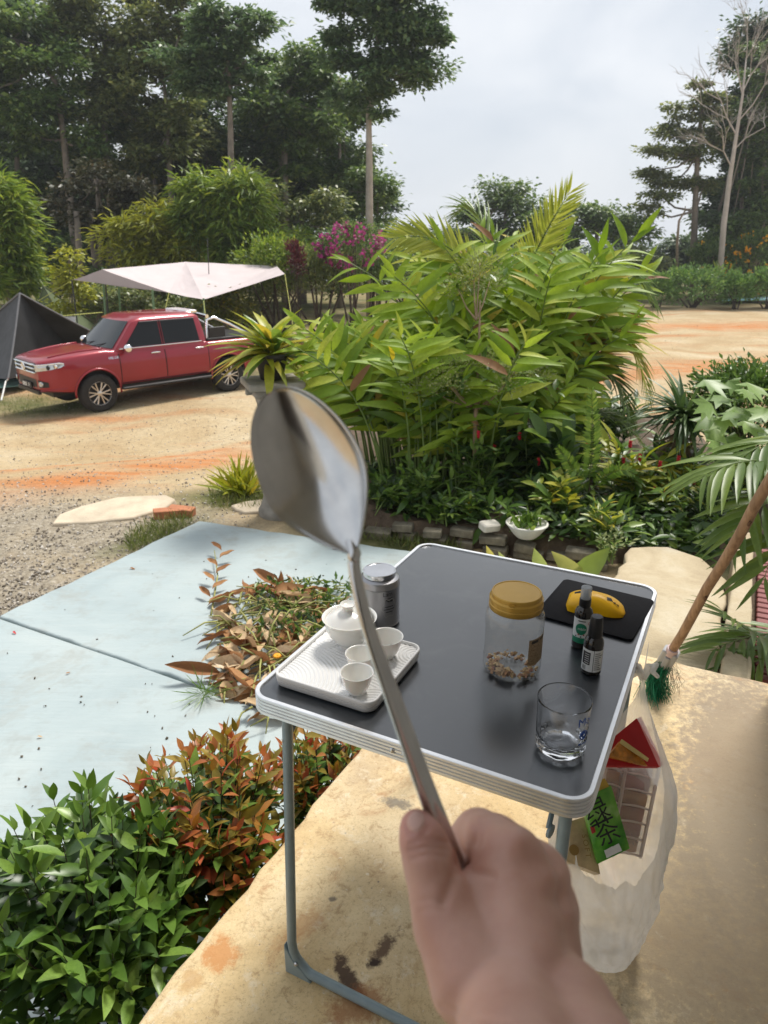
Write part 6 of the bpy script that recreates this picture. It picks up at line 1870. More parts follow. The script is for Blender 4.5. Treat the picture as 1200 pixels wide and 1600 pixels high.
# ---- right side: yucca, grey pot, lobed-leaf plant, clipped bush
yu = thing('yucca', 'spiky dark yucca with dry skirt at the edge of the road', 'plant', gb(1060, 735, -.6))
ctr = np.array(W3(1068, 650, 5.6)); Ms = []
for _ in range(150):
    u = rvec(); u[2] = abs(u[2]) * .8 - .15; Ms.append(frame(ctr + rvec(.03), unit(u), [0, 0, 1], RNG.uniform(.36, .48)))
leaves(yu, LT_strap, Ms, leafmat('yucca_leaf', (.05, .10, .03), (.12, .19, .06), trans=.15, rough=.4), 120)
MB().tube([gb(1060, 735, -.6), tuple(ctr)], [.05, .045], 8).build('trunk', m_bark_d, yu, angle=180, world=True)
Ms = [frame(ctr - [0, 0, .12], unit([RNG.normal(), RNG.normal(), -1.6]), rvec(), RNG.uniform(.22, .36)) for _ in range(40)]
leaves(yu, LT_strap, Ms, leafmat('dry_leaf', (.22, .16, .09), (.38, .30, .19), trans=.1, rough=.8), 20, name='dry_leaf', rest='dry_skirt')
gp = thing('grey_pot', 'grey concrete pot half hidden under the yucca', 'pot', gb(1028, 735, -.6))
MB().lathe([(.0001, 0), (.09, 0), (.10, .01), (.135, .16), (.15, .17), (.15, .20), (.135, .20), (.125, .17), (.0001, .16)], 24).build('pot', mat('old_concrete', (.20, .185, .16), .9, var=.3, scale=9, bmp=.5, bscale=30), gp)
# lobed leaves
def lobed():
    ang = [-.5, -.1, .55, .95, 1.25, 1.57, 1.9, 2.2, 2.6, 3.24, 3.64]; rad = [.35, .62, .38, .80, .48, 1.0, .48, .80, .38, .62, .35]
    V = [(0, 0, 0)] + [(r * cos(a), .25 + r * sin(a) * .9, .06 * sin(3 * a) - .12 * r * r) for a, r in zip(ang, rad)]
    Q = [(0, i, i + 1, i + 1) for i in range(1, len(ang))]
    return np.array(V), np.array([(0, i, i + 1) for i in range(1, len(ang))])
lo = thing('fig_leaf_plant', 'plant with large pale lobed leaves beside the yucca', 'plant', gb(1150, 735, -.6))
Ms = []; mb = MB()
for k in range(34):
    tip = np.array(W3(RNG.uniform(1095, 1235), RNG.uniform(590, 740), RNG.uniform(4.5, 5.2))); b = np.array(gb(1150, 735, -.6)) + rvec(.08) * [1, 1, 0]
    mb.tube([tuple(b), tuple((b + tip) / 2 + np.array([0, 0, .1])), tuple(tip)], [.010, .008, .004], 5)
    Ms.append(frame(tip, unit([RNG.normal() * .6, -.8, -.25 + RNG.normal() * .2]), np.array([0, -.5, 1.0]) + rvec(.25), RNG.uniform(.13, .21)))
mb.build('stems', m_cane, lo, angle=180, world=True)
leaves(lo, lobed(), Ms, leafmat('fig_leaf', (.12, .22, .04), (.26, .38, .10), trans=.35), len(Ms))
def bush(name, label, c, rx, ry, rz, n_, ll, m_, cat='bush', group=None, zb=None, inner=.5, fl=0, flm=None, fls=.1, tm=None):
    zb = c[2] - rz if zb is None else zb
    t = thing(name, label, cat, (c[0], c[1], zb), 0, group)
    Ms, Fm = [], []
    nc = max(12, n_ // 45); cl = []
    for _ in range(nc):
        u = unit(rvec()); u[2] = u[2] if u[2] > -.5 else -u[2]
        cl.append(np.array(c) + u * np.array([rx, ry, rz]) * RNG.uniform(inner, 1.0))
    rr_ = .55 * (rx * ry * rz / nc) ** (1 / 3) * 1.6
    for i in range(n_):
        k = cl[i % nc]; p = k + rvec(rr_ * .6); d = unit(p - np.array(c) + rvec(.4) * rx + np.array([0, 0, .3 * rz]))
        Ms.append(frame(p, d, np.array([0, 0, 1.0]) + rvec(.5), ll * RNG.uniform(.7, 1.2)))
    leaves(t, tm or LT_small, Ms, m_, 0)
    mb = MB()
    for i in range(7): mb.tube([(c[0] + RNG.normal() * rx * .1, c[1] + RNG.normal() * ry * .1, zb), tuple(cl[i])], [.03 * rx + .008, .01 * rx + .003], 5)
    mb.build('branches', m_bark_d, t, angle=180, world=True)
    for i in range(fl):
        u = unit(rvec()); u[1] = -abs(u[1]); p = np.array(c) + u * np.array([rx, ry, rz]) * RNG.uniform(.9, 1.08)
        for _ in range(5): Fm.append(frame(p + rvec(fls * .3), unit(rvec()), rvec(), fls * RNG.uniform(.6, 1.1)))
    if fl: leaves(t, leaf_t(2, .9, .3, .1), Fm, flm, 0, rest='blossoms')
    return t
c_ = wy(1185, 640, 5.7); bush('clipped_bush', 'dense small leaved bush at the road edge behind the lobed leaves', tuple(c_), .62, .45, .36, 8000, .055, leafmat('box_leaf', (.06, .13, .025), (.16, .26, .06), trans=.25), zb=-.75)

# ---- near palm beside the kerb, its fronds reaching in from the side
np_ = thing('fan_palm', 'palm with long drooping leaflets standing beside the kerb', 'palm', bf(.55, 3.25, -.27))
o_ = np.array(bf(.55, 3.25, -.27))
LT_pl = leaf_t(5, .12, .45, .25, tip=.9, broad=.35)
MB().tube([tuple(o_), tuple(o_ + [0, 0, .35]), tuple(o_ + [.02, 0, .9])], [.05, .045, .035], 9).build('trunk', m_bark_d, np_, angle=180, world=True)
for pts, n_, ll, m_, dr in ((((1260, 1000, 2.75), (1205, 975, 2.62), (1120, 1012, 2.5)), 11, .30, m_palm, .35), (((1270, 1020, 2.7), (1190, 1010, 2.55), (1130, 955, 2.45)), 9, .26, m_palm, .15), (((1290, 760, 2.9), (1205, 690, 2.8), (1105, 740, 2.65)), 13, .36, m_palm, .45), (((1290, 800, 2.9), (1220, 740, 2.8), (1150, 830, 2.6)), 12, .34, m_palm, .5), (((1300, 700, 3.0), (1230, 660, 2.9), (1150, 720, 2.8)), 12, .34, m_palm, .4), (((1275, 1040, 2.6), (1225, 1010, 2.5), (1165, 1040, 2.4)), 9, .26, m_palm, .35), (((1300, 850, 2.8), (1230, 800, 2.7), (1195, 900, 2.5)), 10, .32, m_palm, .5)):
    frond(np_, [W3(*p) for p in pts], n_, ll, m_, vee=.15, droop=dr, as_obj=True, r=.006, ang=.95, tm=LT_pl)

# ---- pedestal with potted plant, spider plant at its foot
m_conc = mat('weathered_concrete', (.27, .25, .215), .92, var=.35, scale=6, bmp=.6, bscale=24, bdist=.01)
pd0 = wg(437, 803)
ped = thing('pedestal', 'tall weathered concrete pedestal carrying a black flower pot', 'pedestal', tuple(pd0), radians(20))
hh = wy(435, 592, pd0.y).z - pd0.z
MB().lathe([(.0001, 0), (.17, 0), (.175, .05), (.15, .09), (.125, .16), (.115, hh * .5), (.12, hh * .8), (.14, hh * .86), (.145, hh * .88)], 24).build('shaft', m_conc, ped, angle=40)
MB().rbox((0, 0, hh - .09), (.34, .34, .06), .02).build('cap', m_conc, ped); MB().rbox((0, 0, hh - .03), (.44, .44, .055), .02).build('cap', m_conc, ped)
for k in range(4): MB().rbox((.19 * cos(k * pi / 2), .19 * sin(k * pi / 2), hh - .09), (.05, .05, .045), .01).build('cap_moulding', m_conc, ped)
pt = thing('potted_plant', 'potted plant with long yellow green leaves in a black pot on the pedestal', 'potted plant', (pd0.x, pd0.y, pd0.z + hh))
MB().lathe([(.0001, 0), (.085, 0), (.09, .005), (.125, .17), (.14, .175), (.14, .20), (.128, .20), (.12, .17), (.0001, .16)], 28).build('pot', mat('black_pot', (.03, .028, .026), .7, var=.4, scale=10), pt)
top = np.array([pd0.x, pd0.y, pd0.z + hh + .18]); Ms1, Ms2, Ms3 = [], [], []
LT_bird = leaf_t(8, .17, .40, .48, tip=.7, broad=.5)
for k in range(96):
    a = RNG.uniform(0, 6.28); el = RNG.uniform(-.15, 1.4); d = np.array([cos(a) * cos(el), sin(a) * cos(el), sin(el)]); M = frame(top + rvec(.025), d, np.array([0, 0, 1.0]) - d * .3, RNG.uniform(.27, .46))
    (Ms1 if k % 4 else Ms2).append(M)
for k in range(5): Ms3.append(frame(top, unit([-.9 + RNG.normal() * .15, -.25, .25 + .2 * RNG.normal()]), [0, 0, 1.0], RNG.uniform(.36, .46)))
leaves(pt, LT_bird, Ms1, m_b3, len(Ms1)); leaves(pt, LT_bird, Ms2, m_b1, len(Ms2)); leaves(pt, LT_bird, Ms3, m_gy, len(Ms3))
p_ = wg(378, 772)
sp_ = thing('spider_plant', 'yellow striped spider plant tuft at the foot of the pedestal', 'plant', tuple(p_))
Ms = [frame(np.array(p_) + rvec(.05) * [1, 1, 0], unit([RNG.normal() * .7, RNG.normal() * .7, 1]), rvec(), RNG.uniform(.24, .40)) for _ in range(130)]
leaves(sp_, LT_strap, Ms, m_b3, 110)

# ---- swept-up heap of dead leaves on the patio
m_d1 = leafmat('dead_pale', (.46, .31, .16), (.64, .49, .31), (.72, .60, .44), trans=.15, rough=.75, spec=.2)
m_d2 = leafmat('dead_rust', (.26, .12, .05), (.46, .25, .11), trans=.15, rough=.75, spec=.2)
LT_dead = leaf_t(7, .38, 1.0, .22, tip=.8, broad=.42, wave=.05)
hp_ = thing('leaf_heap', 'heap of dead leaves and cut stems on the blue patio', 'leaf pile', tuple(wz(430, 1010, ZS)))
Ms1, Ms2, Ms4 = [], [], []; mb = MB()
def heap_pt():
    while True:
        px, py = RNG.uniform(325, 560), RNG.uniform(925, 1140)
        if (px - 445) ** 2 / 112 ** 2 + (py - 1015) ** 2 / 112 ** 2 < 1.0: break
    p = np.array(wz(px, py, ZS)); h = .10 * max(0, 1 - ((px - 455) / 120) ** 2) * max(0, 1 - ((py - 1010) / 130) ** 2)
    p[2] += h * RNG.random() + .008
    return p, px, py
for k in range(190):
    p, px, py = heap_pt()
    d = unit([RNG.normal(), RNG.normal(), RNG.normal() * .15]); sz = RNG.uniform(.09, .30)
    pale = py > 940 and RNG.random() < .72
    (Ms1 if pale else Ms2).append(frame(p, d, np.array([0, 0, 1.0]) + rvec(.6), sz * RNG.uniform(.6, 1.0), sz))
for k in range(260):
    p, px, py = heap_pt()
    if py > 985 and RNG.random() < .6: continue
    d = unit([RNG.normal() + .8, RNG.normal(), .12 * RNG.normal()]) * RNG.uniform(.15, .34)
    mb.tube([tuple(p), tuple(p + d * .5 + [0, 0, .03]), tuple(p + d + [0, 0, -.01])], [.006, .005, .003], 5)
leaves(hp_, LT_dead, Ms1, m_d1, 150); leaves(hp_, LT_dead, Ms2, m_d2, 130)
for px, py, n_ in ((330, 865, 4),):
    for k in range(n_ * 2):
        q = k / (n_ * 2 - 1); a = np.array(wz(326 + 20 * q, 945 - 85 * q, ZS + .02 + .03 * q)); Ms4.append(frame(a, unit([(-1 if k % 2 else 1) * .7, .55, .25 + .2 * RNG.random()]), rvec(.2) + [0, 0, 1], .10, .12))
    mb.tube([tuple(wz(330, 960, ZS + .01)), tuple(wz(340, 900, ZS + .03)), tuple(wz(335, 860, ZS + .05))], [.006, .005, .003], 5)
leaves(hp_, LT_dead, Ms4, m_d2, len(Ms4))
mb.build('cut_stems', mat('cut_stem', (.27, .27, .08), .7, var=.4, scale=10), hp_, angle=180, world=True)
Ms = []
for _ in range(600):
    p = np.array(wz(RNG.uniform(400, 555), RNG.uniform(905, 1000), ZS + .05 + .06 * RNG.random())); Ms.append(frame(p, unit(rvec() + [0, 0, .4]), rvec(), RNG.uniform(.03, .06)))
leaves(hp_, LT_small, Ms[::2], m_b2, 0); leaves(hp_, LT_small, Ms[1::2], m_b1, 0)
mb = MB(); q = wz(433, 1026, ZS + .10)
for k in range(22):
    a = k * 2.4; mb.tube([q, q + Vector((cos(a) * .016, sin(a) * .016, .008)), q + Vector((cos(a) * .022, sin(a) * .022, .002))], [.004, .005, .001], 4)
mb.build('marigold', mat('marigold', (.75, .33, .01), .6, var=.2), hp_, angle=180, world=True)
# grassy tuft pulled from the ground, and stray litter leaves
tf_ = thing('grass_tuft', 'wispy green tuft lying on the blue patio beside the leaf heap', 'grass', tuple(wz(318, 1085, ZS)))
p_ = np.array(wz(318, 1085, ZS + .004)); Ms = [frame(p_ + rvec(.02) * [1, 1, 0], unit([RNG.normal(), RNG.normal() * .8, .35 + .3 * RNG.random()]), rvec(), RNG.uniform(.08, .17)) for _ in range(60)]
leaves(tf_, leaf_t(4, .03, .3, .3), Ms, m_b1, 0, rest='blades')
lit = [(20, 987, 'small red leaf lying by the joint of the blue patio', mat('red_leaf', (.45, .03, .03), .6, var=.2), .035), (203, 888, 'small dark leaf on the blue patio near its gravel edge', m_d2, .04), (520, 858, 'curled brown leaf on the blue patio beside the spoon bowl', m_d2, .09), (103, 1053, 'small brown leaf alone in the middle of the blue patio', m_d2, .025), (58, 1151, 'tiny pale leaf on the near part of the blue patio', m_d1, .025)]
for px, py, lab, m_, s_ in lit:
    p = wz(px, py, ZS + .004); V, Q = merge(LT_dead, [frame((0, 0, 0), unit([1, RNG.normal(), .05]), [0, 0, 1], s_)])
    o = link('fallen_leaf', mesh_np('fallen_leaf', V, Q, m_)); o.location = p; tag(o, lab, 'leaf', 'leaves scattered on the patio')
stp = []
for _ in range(90):
    p = wz(RNG.uniform(10, 620), RNG.uniform(860, 1280), ZS + .002); stp.append(tuple(p))
o = stones('leaf_litter', stp, .003, .008, mat('litter', (.10, .08, .05), .9, var=.3)); tag(o, 'dark crumbs of litter on the blue patio', 'litter')
# ------------------------------------------------------------------ trees, hedges and hills beyond the yard
m_bark = mat('grey_bark', (.20, .17, .14), .9, var=.3, scale=3, bmp=.4, bscale=10, bdist=.02)
m_barkp = mat('pale_trunk', (.36, .32, .27), .9, var=.25, scale=3, bmp=.3, bscale=8, bdist=.02)
T_ = [leafmat('forest_a', (.055, .11, .03), (.145, .23, .06), (.26, .33, .095), trans=.36), leafmat('forest_b', (.058, .115, .048), (.14, .22, .085), (.22, .30, .12), trans=.35),
      leafmat('forest_c', (.085, .12, .042), (.21, .255, .075), (.33, .34, .12), trans=.36), leafmat('forest_d', (.042, .08, .034), (.10, .155, .06), trans=.3),
      leafmat('bamboo', (.10, .18, .025), (.22, .31, .045), (.34, .39, .06), trans=.40), leafmat('lime_tree', (.22, .26, .025), (.37, .39, .05), (.46, .46, .07), trans=.40)]
LT_tree = (np.array([(0, 0, 0), (.26, .45, .05), (0, 1, -.08), (-.26, .45, .05)], float), np.array([(0, 1, 2, 3)]))
def tree(name, label, px, pyb, Y, lobes, m_, ll=.30, per=900, trunk=None, tr=.18, bark=None, flat=.45, group=None, clump=.55, zb=None, cat='tree', dens=1.0):
    """lobes: (px, py, rx px, ry px) ellipses of crown as seen, at distance Y; the trunk follows trunk=[(px,py)...] or rises straight"""
    b = wy(px, pyb, Y); zb = gz(b.x, b.y) if zb is None else zb
    t = thing(name, label, cat, (b.x, b.y, zb), 0, group)
    mpp = (Y * cos(PITCH)) / F * 1.02
    path = [Vector((b.x, b.y, zb))] + [wy(p[0], p[1], Y + (p[2] if len(p) > 2 else 0)) for p in (trunk or [(px, lobes[0][1])])]
    mb = MB(); k = len(path)
    mb.tube(path, [tr * (1.15 - .75 * i / max(1, k - 1)) for i in range(k)], 9)
    Ms = []
    for (lx, ly, rx, ry, *rest) in lobes:
        dy = rest[0] if rest else 0.0
        c = np.array(wy(lx, ly, Y + dy)); R = np.array([rx * mpp, min(rx, ry * 1.5) * mpp, ry * mpp])
        j0 = min(range(k), key=lambda i: (path[i] - Vector(c)).length + (2 if i == 0 else 0)); a = path[max(1, j0) if k > 1 else 0]
        a = path[-1] if k == 2 else a
        mid = a.lerp(Vector(c), .5) + Vector((0, 0, -.12 * (Vector(c) - a).length))
        mb.tube([a, mid, Vector(c)], [tr * .42, tr * .28, tr * .14], 6)
        nc = max(5, int(R[0] * R[2] / (clump ** 2) * 1.5 * dens))
        nl = max(30, int(per / max(1, nc) * (R[0] * R[2]) ** .9 * .85))
        for q in range(nc):
            u = unit(rvec()); u *= RNG.random() ** .28
            cc = c + u * R; sz = clump * RNG.uniform(.6, 1.25)
            if q % 2 == 0: mb.tube([Vector(c), Vector((np.array(c) + cc) / 2 - [0, 0, .1]), Vector(cc)], [tr * .12, tr * .08, tr * .03], 4, caps=False)
            p = cc + RNG.normal(size=(nl, 3)) * np.array([sz, sz, sz * flat]) * .62
            d = (p - cc) * np.array([1, 1, .3]); d /= (np.linalg.norm(d, axis=1)[:, None] + 1e-6); d += RNG.normal(size=(nl, 3)) * .35; d[:, 2] -= .15
            d /= np.linalg.norm(d, axis=1)[:, None]
            up = RNG.normal(size=(nl, 3)) * .45 + np.array([0, 0, 1.0])
            x = np.cross(d, up); x /= np.linalg.norm(x, axis=1)[:, None]; z = np.cross(x, d); s_ = (ll * RNG.uniform(.65, 1.25, nl))[:, None]
            M = np.zeros((nl, 4, 4)); M[:, :3, 0] = x * s_; M[:, :3, 1] = d * s_; M[:, :3, 2] = z * s_; M[:, :3, 3] = p; M[:, 3, 3] = 1
            Ms.append(M)
    mb.build('trunk', bark or m_bark, t, angle=180, world=True)
    leaves(t, LT_tree, np.concatenate(Ms), m_, 0, rest='crown')
    return t
FG = 'trees of the wood behind the camp'
# back row, dense and dark
tree('forest_tree', 'dark tree filling the gap behind the tarp in the wood', 250, 420, 42, [(250, 330, 90, 60), (190, 260, 70, 60), (310, 270, 80, 70), (240, 200, 70, 50), (150, 340, 80, 60)], T_[3], .34, 1100, tr=.25, group=FG, clump=.9)
tree('forest_tree', 'dark tree at the side of the wood next to the bougainvillea', 470, 420, 42, [(470, 330, 75, 70), (420, 260, 70, 70), (520, 250, 60, 70), (460, 180, 70, 60), (390, 330, 70, 60), (560, 310, 45, 50)], T_[3], .34, 1100, tr=.25, group=FG, clump=.9)
tree('forest_tree', 'dark tree low at the edge of the frame behind the black tent', 60, 430, 40, [(50, 350, 80, 70), (100, 290, 70, 60), (10, 280, 70, 70), (60, 420, 90, 40), (140, 400, 60, 50), (-40, 330, 70, 90)], T_[3], .32, 1100, tr=.25, group=FG, clump=.9)
tree('forest_tree', 'broad dark tree behind the bamboo', 350, 420, 41, [(350, 340, 80, 60), (400, 390, 80, 45), (300, 390, 80, 45), (480, 390, 70, 40), (220, 400, 80, 40)], T_[3], .32, 1000, tr=.2, group=FG, clump=.8)
wd_mass = tree('woodland', 'deep shaded wood behind the nearer trees', 300, 430, 56, [(x, y, 60, 42, dy) for x, y, dy in [(-20, 300, 0), (60, 250, 3), (130, 300, -2), (200, 250, 2), (270, 300, 0), (340, 250, -2), (410, 300, 2), (480, 255, 0), (540, 310, 1), (0, 380, 0), (80, 390, 2), (160, 385, 0), (240, 390, -2), (320, 385, 0), (400, 390, 2), (480, 385, 0), (550, 385, 0), (600, 395, 0), (650, 400, 3), (700, 405, 0), (750, 405, 0), (820, 410, 0), (890, 410, 2), (960, 412, 0), (1030, 415, 0), (1100, 405, 0), (1170, 400, 0), (1230, 400, 0)]], T_[3], .42, 900, tr=.3, clump=1.2)
wd_mass['kind'] = 'stuff'
# middle row
tree('forest_tree', 'spreading tree with a leaning thin trunk at the far left of the wood', 120, 420, 34, [(20, 60, 75, 35), (70, 110, 60, 28), (-10, 140, 60, 40), (110, 160, 50, 26), (40, 200, 70, 30), (130, 230, 45, 25), (-30, 60, 40, 60)], T_[0], .26, 1500, trunk=[(112, 340), (100, 220), (88, 130), (60, 90)], tr=.17, group=FG, clump=.6)
tree('forest_tree', 'tree with bright pale leaves at the top edge of the wood', 185, 420, 36, [(165, 20, 65, 35), (135, 60, 45, 25), (200, 60, 50, 28), (165, 105, 50, 26), (210, 20, 40, 35), (120, 15, 25, 20), (190, 150, 50, 30)], T_[2], .26, 1600, trunk=[(170, 300), (160, 150), (163, 60)], tr=.16, group=FG, clump=.6)
tree('forest_tree', 'olive leaved tree in the middle of the wood', 270, 420, 35, [(230, 130, 60, 40), (260, 70, 55, 45), (215, 190, 60, 32), (280, 170, 55, 40), (250, 230, 60, 30), (290, 20, 40, 30), (245, 20, 40, 30)], T_[2], .25, 1500, trunk=[(268, 320), (262, 200), (255, 110)], tr=.15, group=FG, clump=.6)
tree('forest_tree', 'flat topped tiered tree with a slender grey trunk above the bamboo', 362, 420, 31, [(345, 12, 60, 16), (310, 45, 50, 16), (375, 40, 55, 15), (330, 90, 75, 20), (385, 95, 55, 18), (350, 135, 65, 18), (300, 120, 40, 20), (345, 60, 45, 22)], T_[1], .24, 2000, trunk=[(361, 300), (360, 200), (357, 110), (350, 30)], tr=.14, group=FG, clump=.5, flat=.3)
tree('forest_tree', 'rounded mid green tree between the tiered tree and the tall one', 445, 420, 36, [(440, 150, 50, 45), (470, 100, 40, 40), (420, 200, 55, 40), (470, 210, 50, 45), (440, 260, 60, 40), (500, 170, 35, 45)], T_[0], .26, 1500, tr=.16, group=FG, clump=.6)
tree('forest_tree', 'tallest tree of the wood with a long bare pale trunk', 578, 400, 30, [(560, 15, 55, 30), (620, 20, 55, 30), (590, 65, 70, 28), (640, 75, 50, 28), (545, 75, 45, 28), (560, 120, 55, 25), (620, 120, 60, 24), (665, 60, 30, 35), (580, 160, 45, 20), (600, -20, 60, 25), (655, 110, 35, 22), (640, -15, 40, 25)], T_[1], .22, 2400, trunk=[(577, 340), (577, 250), (576, 180), (585, 110), (592, 40)], tr=.15, bark=m_barkp, group=FG, clump=.5)
tree('forest_tree', 'small leafy tree at the foot of the tallest trunk', 590, 400, 37, [(590, 290, 22, 25), (600, 320, 18, 22), (560, 300, 40, 35), (575, 340, 40, 25)], T_[0], .24, 1400, tr=.1, group=FG, clump=.5)
tree('forest_tree', 'dusty tree with reddish brown leaves low in the wood', 150, 430, 30, [(150, 280, 45, 30), (180, 310, 40, 28), (120, 320, 40, 30), (165, 350, 45, 25), (205, 290, 30, 22)], leafmat('forest_e', (.035, .045, .02), (.09, .085, .035), (.13, .10, .05), trans=.2), .22, 1500, tr=.10, group=FG, clump=.5)
tree('forest_tree', 'dull green tree between the bamboo and the wood', 440, 420, 33, [(430, 330, 40, 32), (470, 350, 45, 30), (500, 310, 35, 35), (520, 355, 40, 25), (400, 290, 35, 30)], T_[2], .22, 1400, tr=.10, group=FG, clump=.5)
for px, Y, lab in ((125, 29, 'bare trunk in the wood, the one nearest the black tent'), (148, 30, 'bare trunk in the wood, second from the black tent'), (172, 30.5, 'bare trunk in the wood, the one beside the tarp')):
    b = wy(px, 440, Y); t = thing('tree_trunk', lab, 'tree trunk', (b.x, b.y, gz(b.x, b.y)), 0, 'bare trunks of the wood'); MB().tube([Vector((b.x, b.y, gz(b.x, b.y))), wy(px - 2, 380, Y), wy(px - 6, 330, Y)], [.16, .13, .10], 8).build('trunk', m_bark, t, angle=180, world=True)
for args in (('leafy tree crowding the top corner of the wood', 20, 35.5, [(-20, 10, 60, 40), (40, 30, 50, 35), (10, 90, 60, 35), (60, 170, 50, 30), (0, 200, 60, 35), (30, 260, 60, 35)], T_[1]),
             ('leafy tree just behind the pale topped tree', 150, 38, [(110, 100, 45, 30), (170, 190, 55, 30), (110, 220, 55, 35), (150, 150, 50, 30), (210, 130, 40, 30), (100, 30, 20, 25)], T_[0]),
             ('grey green tree behind the tiered one', 320, 38, [(300, 90, 50, 35), (340, 170, 60, 35), (300, 210, 55, 35), (370, 220, 55, 30), (390, 140, 40, 30), (330, 260, 60, 25)], T_[1]),
             ('bushy tree below the tallest one', 530, 39, [(520, 120, 35, 30), (510, 200, 45, 35), (540, 250, 45, 30), (480, 280, 50, 30), (430, 110, 35, 30), (545, 180, 30, 25)], T_[0]),
             ('drooping tree in the shade beside the bamboo', 240, 36, [(220, 250, 50, 28), (270, 270, 45, 25), (190, 300, 45, 25), (280, 220, 45, 25)], T_[2])):
    lab, px_, Y_, lob, mm_ = args
    tree('forest_tree', lab, px_, 420, Y_, lob, mm_, .25, 1700, tr=.14, group=FG, clump=.55)
# bamboo and lime coloured clumps behind the tarp
LT_bam = (np.array([(0, 0, 0), (.10, .4, .02), (0, 1, -.12), (-.10, .4, .02)], float), np.array([(0, 1, 2, 3)]))
_sv = LT_tree
LT_tree = LT_bam
BG = 'bamboo clumps behind the tarp'
tree('bamboo_clump', 'tall soft green bamboo clump above the white tarp', 345, 430, 26.5, [(345, 300, 48, 25), (320, 330, 50, 30), (375, 330, 40, 30), (345, 365, 60, 30), (400, 385, 45, 25), (310, 290, 25, 16), (380, 290, 30, 18)], T_[4], .36, 2800, tr=.05, group=BG, clump=.45, flat=.9)
tree('bamboo_clump', 'yellow green bamboo clump beside the tall one', 245, 430, 27, [(255, 330, 30, 16), (230, 355, 45, 18), (260, 380, 50, 20), (200, 370, 35, 16), (215, 395, 40, 16), (290, 400, 40, 20)], T_[5], .34, 2600, tr=.05, group=BG, clump=.42, flat=.6)
tree('bamboo_clump', 'feathery bamboo at the edge of the frame over the black tent', 5, 470, 24, [(-5, 330, 35, 45), (10, 390, 45, 40), (-30, 300, 40, 40), (0, 440, 55, 30), (25, 350, 20, 25)], T_[4], .34, 2600, tr=.05, group=BG, clump=.45, flat=.9)
tree('bamboo_clump', 'low bright hedge of bamboo running up to the bougainvillea', 450, 430, 27.5, [(430, 390, 40, 18), (470, 385, 35, 16), (450, 405, 60, 18), (400, 410, 50, 18)], T_[4], .3, 2600, tr=.04, group=BG, clump=.4, flat=.8)
LT_tree = _sv
tree('young_tree', 'small lime leaved tree between the green tent and the tarp', 108, 490, 21.5, [(105, 400, 14, 12), (115, 425, 22, 16), (100, 440, 18, 14), (112, 460, 25, 16), (108, 480, 25, 14)], T_[5], .16, 2600, tr=.04, clump=.25)
tree('young_tree', 'dull hedge bush behind the tarp poles', 165, 490, 24, [(150, 470, 35, 22), (185, 475, 35, 20), (130, 480, 30, 20), (215, 478, 30, 18), (270, 478, 40, 18), (320, 480, 40, 18)], T_[2], .14, 2600, tr=.05, clump=.35)
tree('young_tree', 'yellowish bush beside the truck bed under the tarp', 350, 500, 20, [(345, 470, 28, 22), (365, 485, 30, 18), (330, 488, 25, 16)], leafmat('hedge_y', (.08, .12, .02), (.20, .22, .04), (.35, .33, .05), trans=.3), .14, 2400, tr=.05, clump=.3)
# bougainvillea
m_bou = leafmat('bougainvillea_bract', (.30, .03, .16), (.44, .07, .22), (.36, .12, .18), trans=.35, rough=.6)
c_ = wy(548, 385, 23); bg = bush('bougainvillea', 'magenta bougainvillea bush behind the ginger', tuple(c_), 1.0, .8, .62, 2600, .11, T_[0], 'bush', zb=gz(c_.x, c_.y), fl=95, flm=m_bou, fls=.13)
c_ = wy(462, 410, 22.5); bush('red_leaf_bush', 'dark red leaved bush beside the bougainvillea', tuple(c_), .3, .3, .6, 700, .12, leafmat('burgundy', (.07, .012, .016), (.14, .03, .03), trans=.2), 'bush', zb=gz(c_.x, c_.y))
for px, py, Y_, rx_, rz_, m_, lab in ((430, 425, 24, 1.6, 1.0, T_[4], 'bright hedge bush just past the end of the tarp'), (500, 432, 23.5, 1.5, .9, T_[2], 'olive hedge bush under the bougainvillea'), (580, 430, 24.5, 1.6, 1.0, T_[0], 'green hedge bush at the foot of the tall pale trunk'), (650, 425, 26, 2.0, 1.1, T_[0], 'hedge bush behind the left part of the ginger'), (380, 455, 25, 1.6, .8, T_[2], 'dull hedge bush under the far end of the tarp'), (230, 470, 27, 2.2, .9, T_[0], 'dark hedge bush in the shade under the tarp')):
    c_ = wy(px, py, Y_); bush('hedge_bush', lab, tuple(c_), rx_, 1.0, rz_, 3600, .15, m_, 'bush', 'hedge bushes behind the camp', gz(c_.x, c_.y))
ug_ = tree('undergrowth', 'undergrowth thicket along the foot of the wood', 200, 440, 30, [(x, 425 + 8 * sin(x), 45, 24, 1.5 * cos(x * .7)) for x in range(-20, 620, 55)] + [(x, 385 + 8 * cos(x), 40, 24, 3 + 1.5 * cos(x)) for x in range(0, 620, 60)], T_[0], .20, 1500, tr=.06, clump=.5); ug_['kind'] = 'stuff'
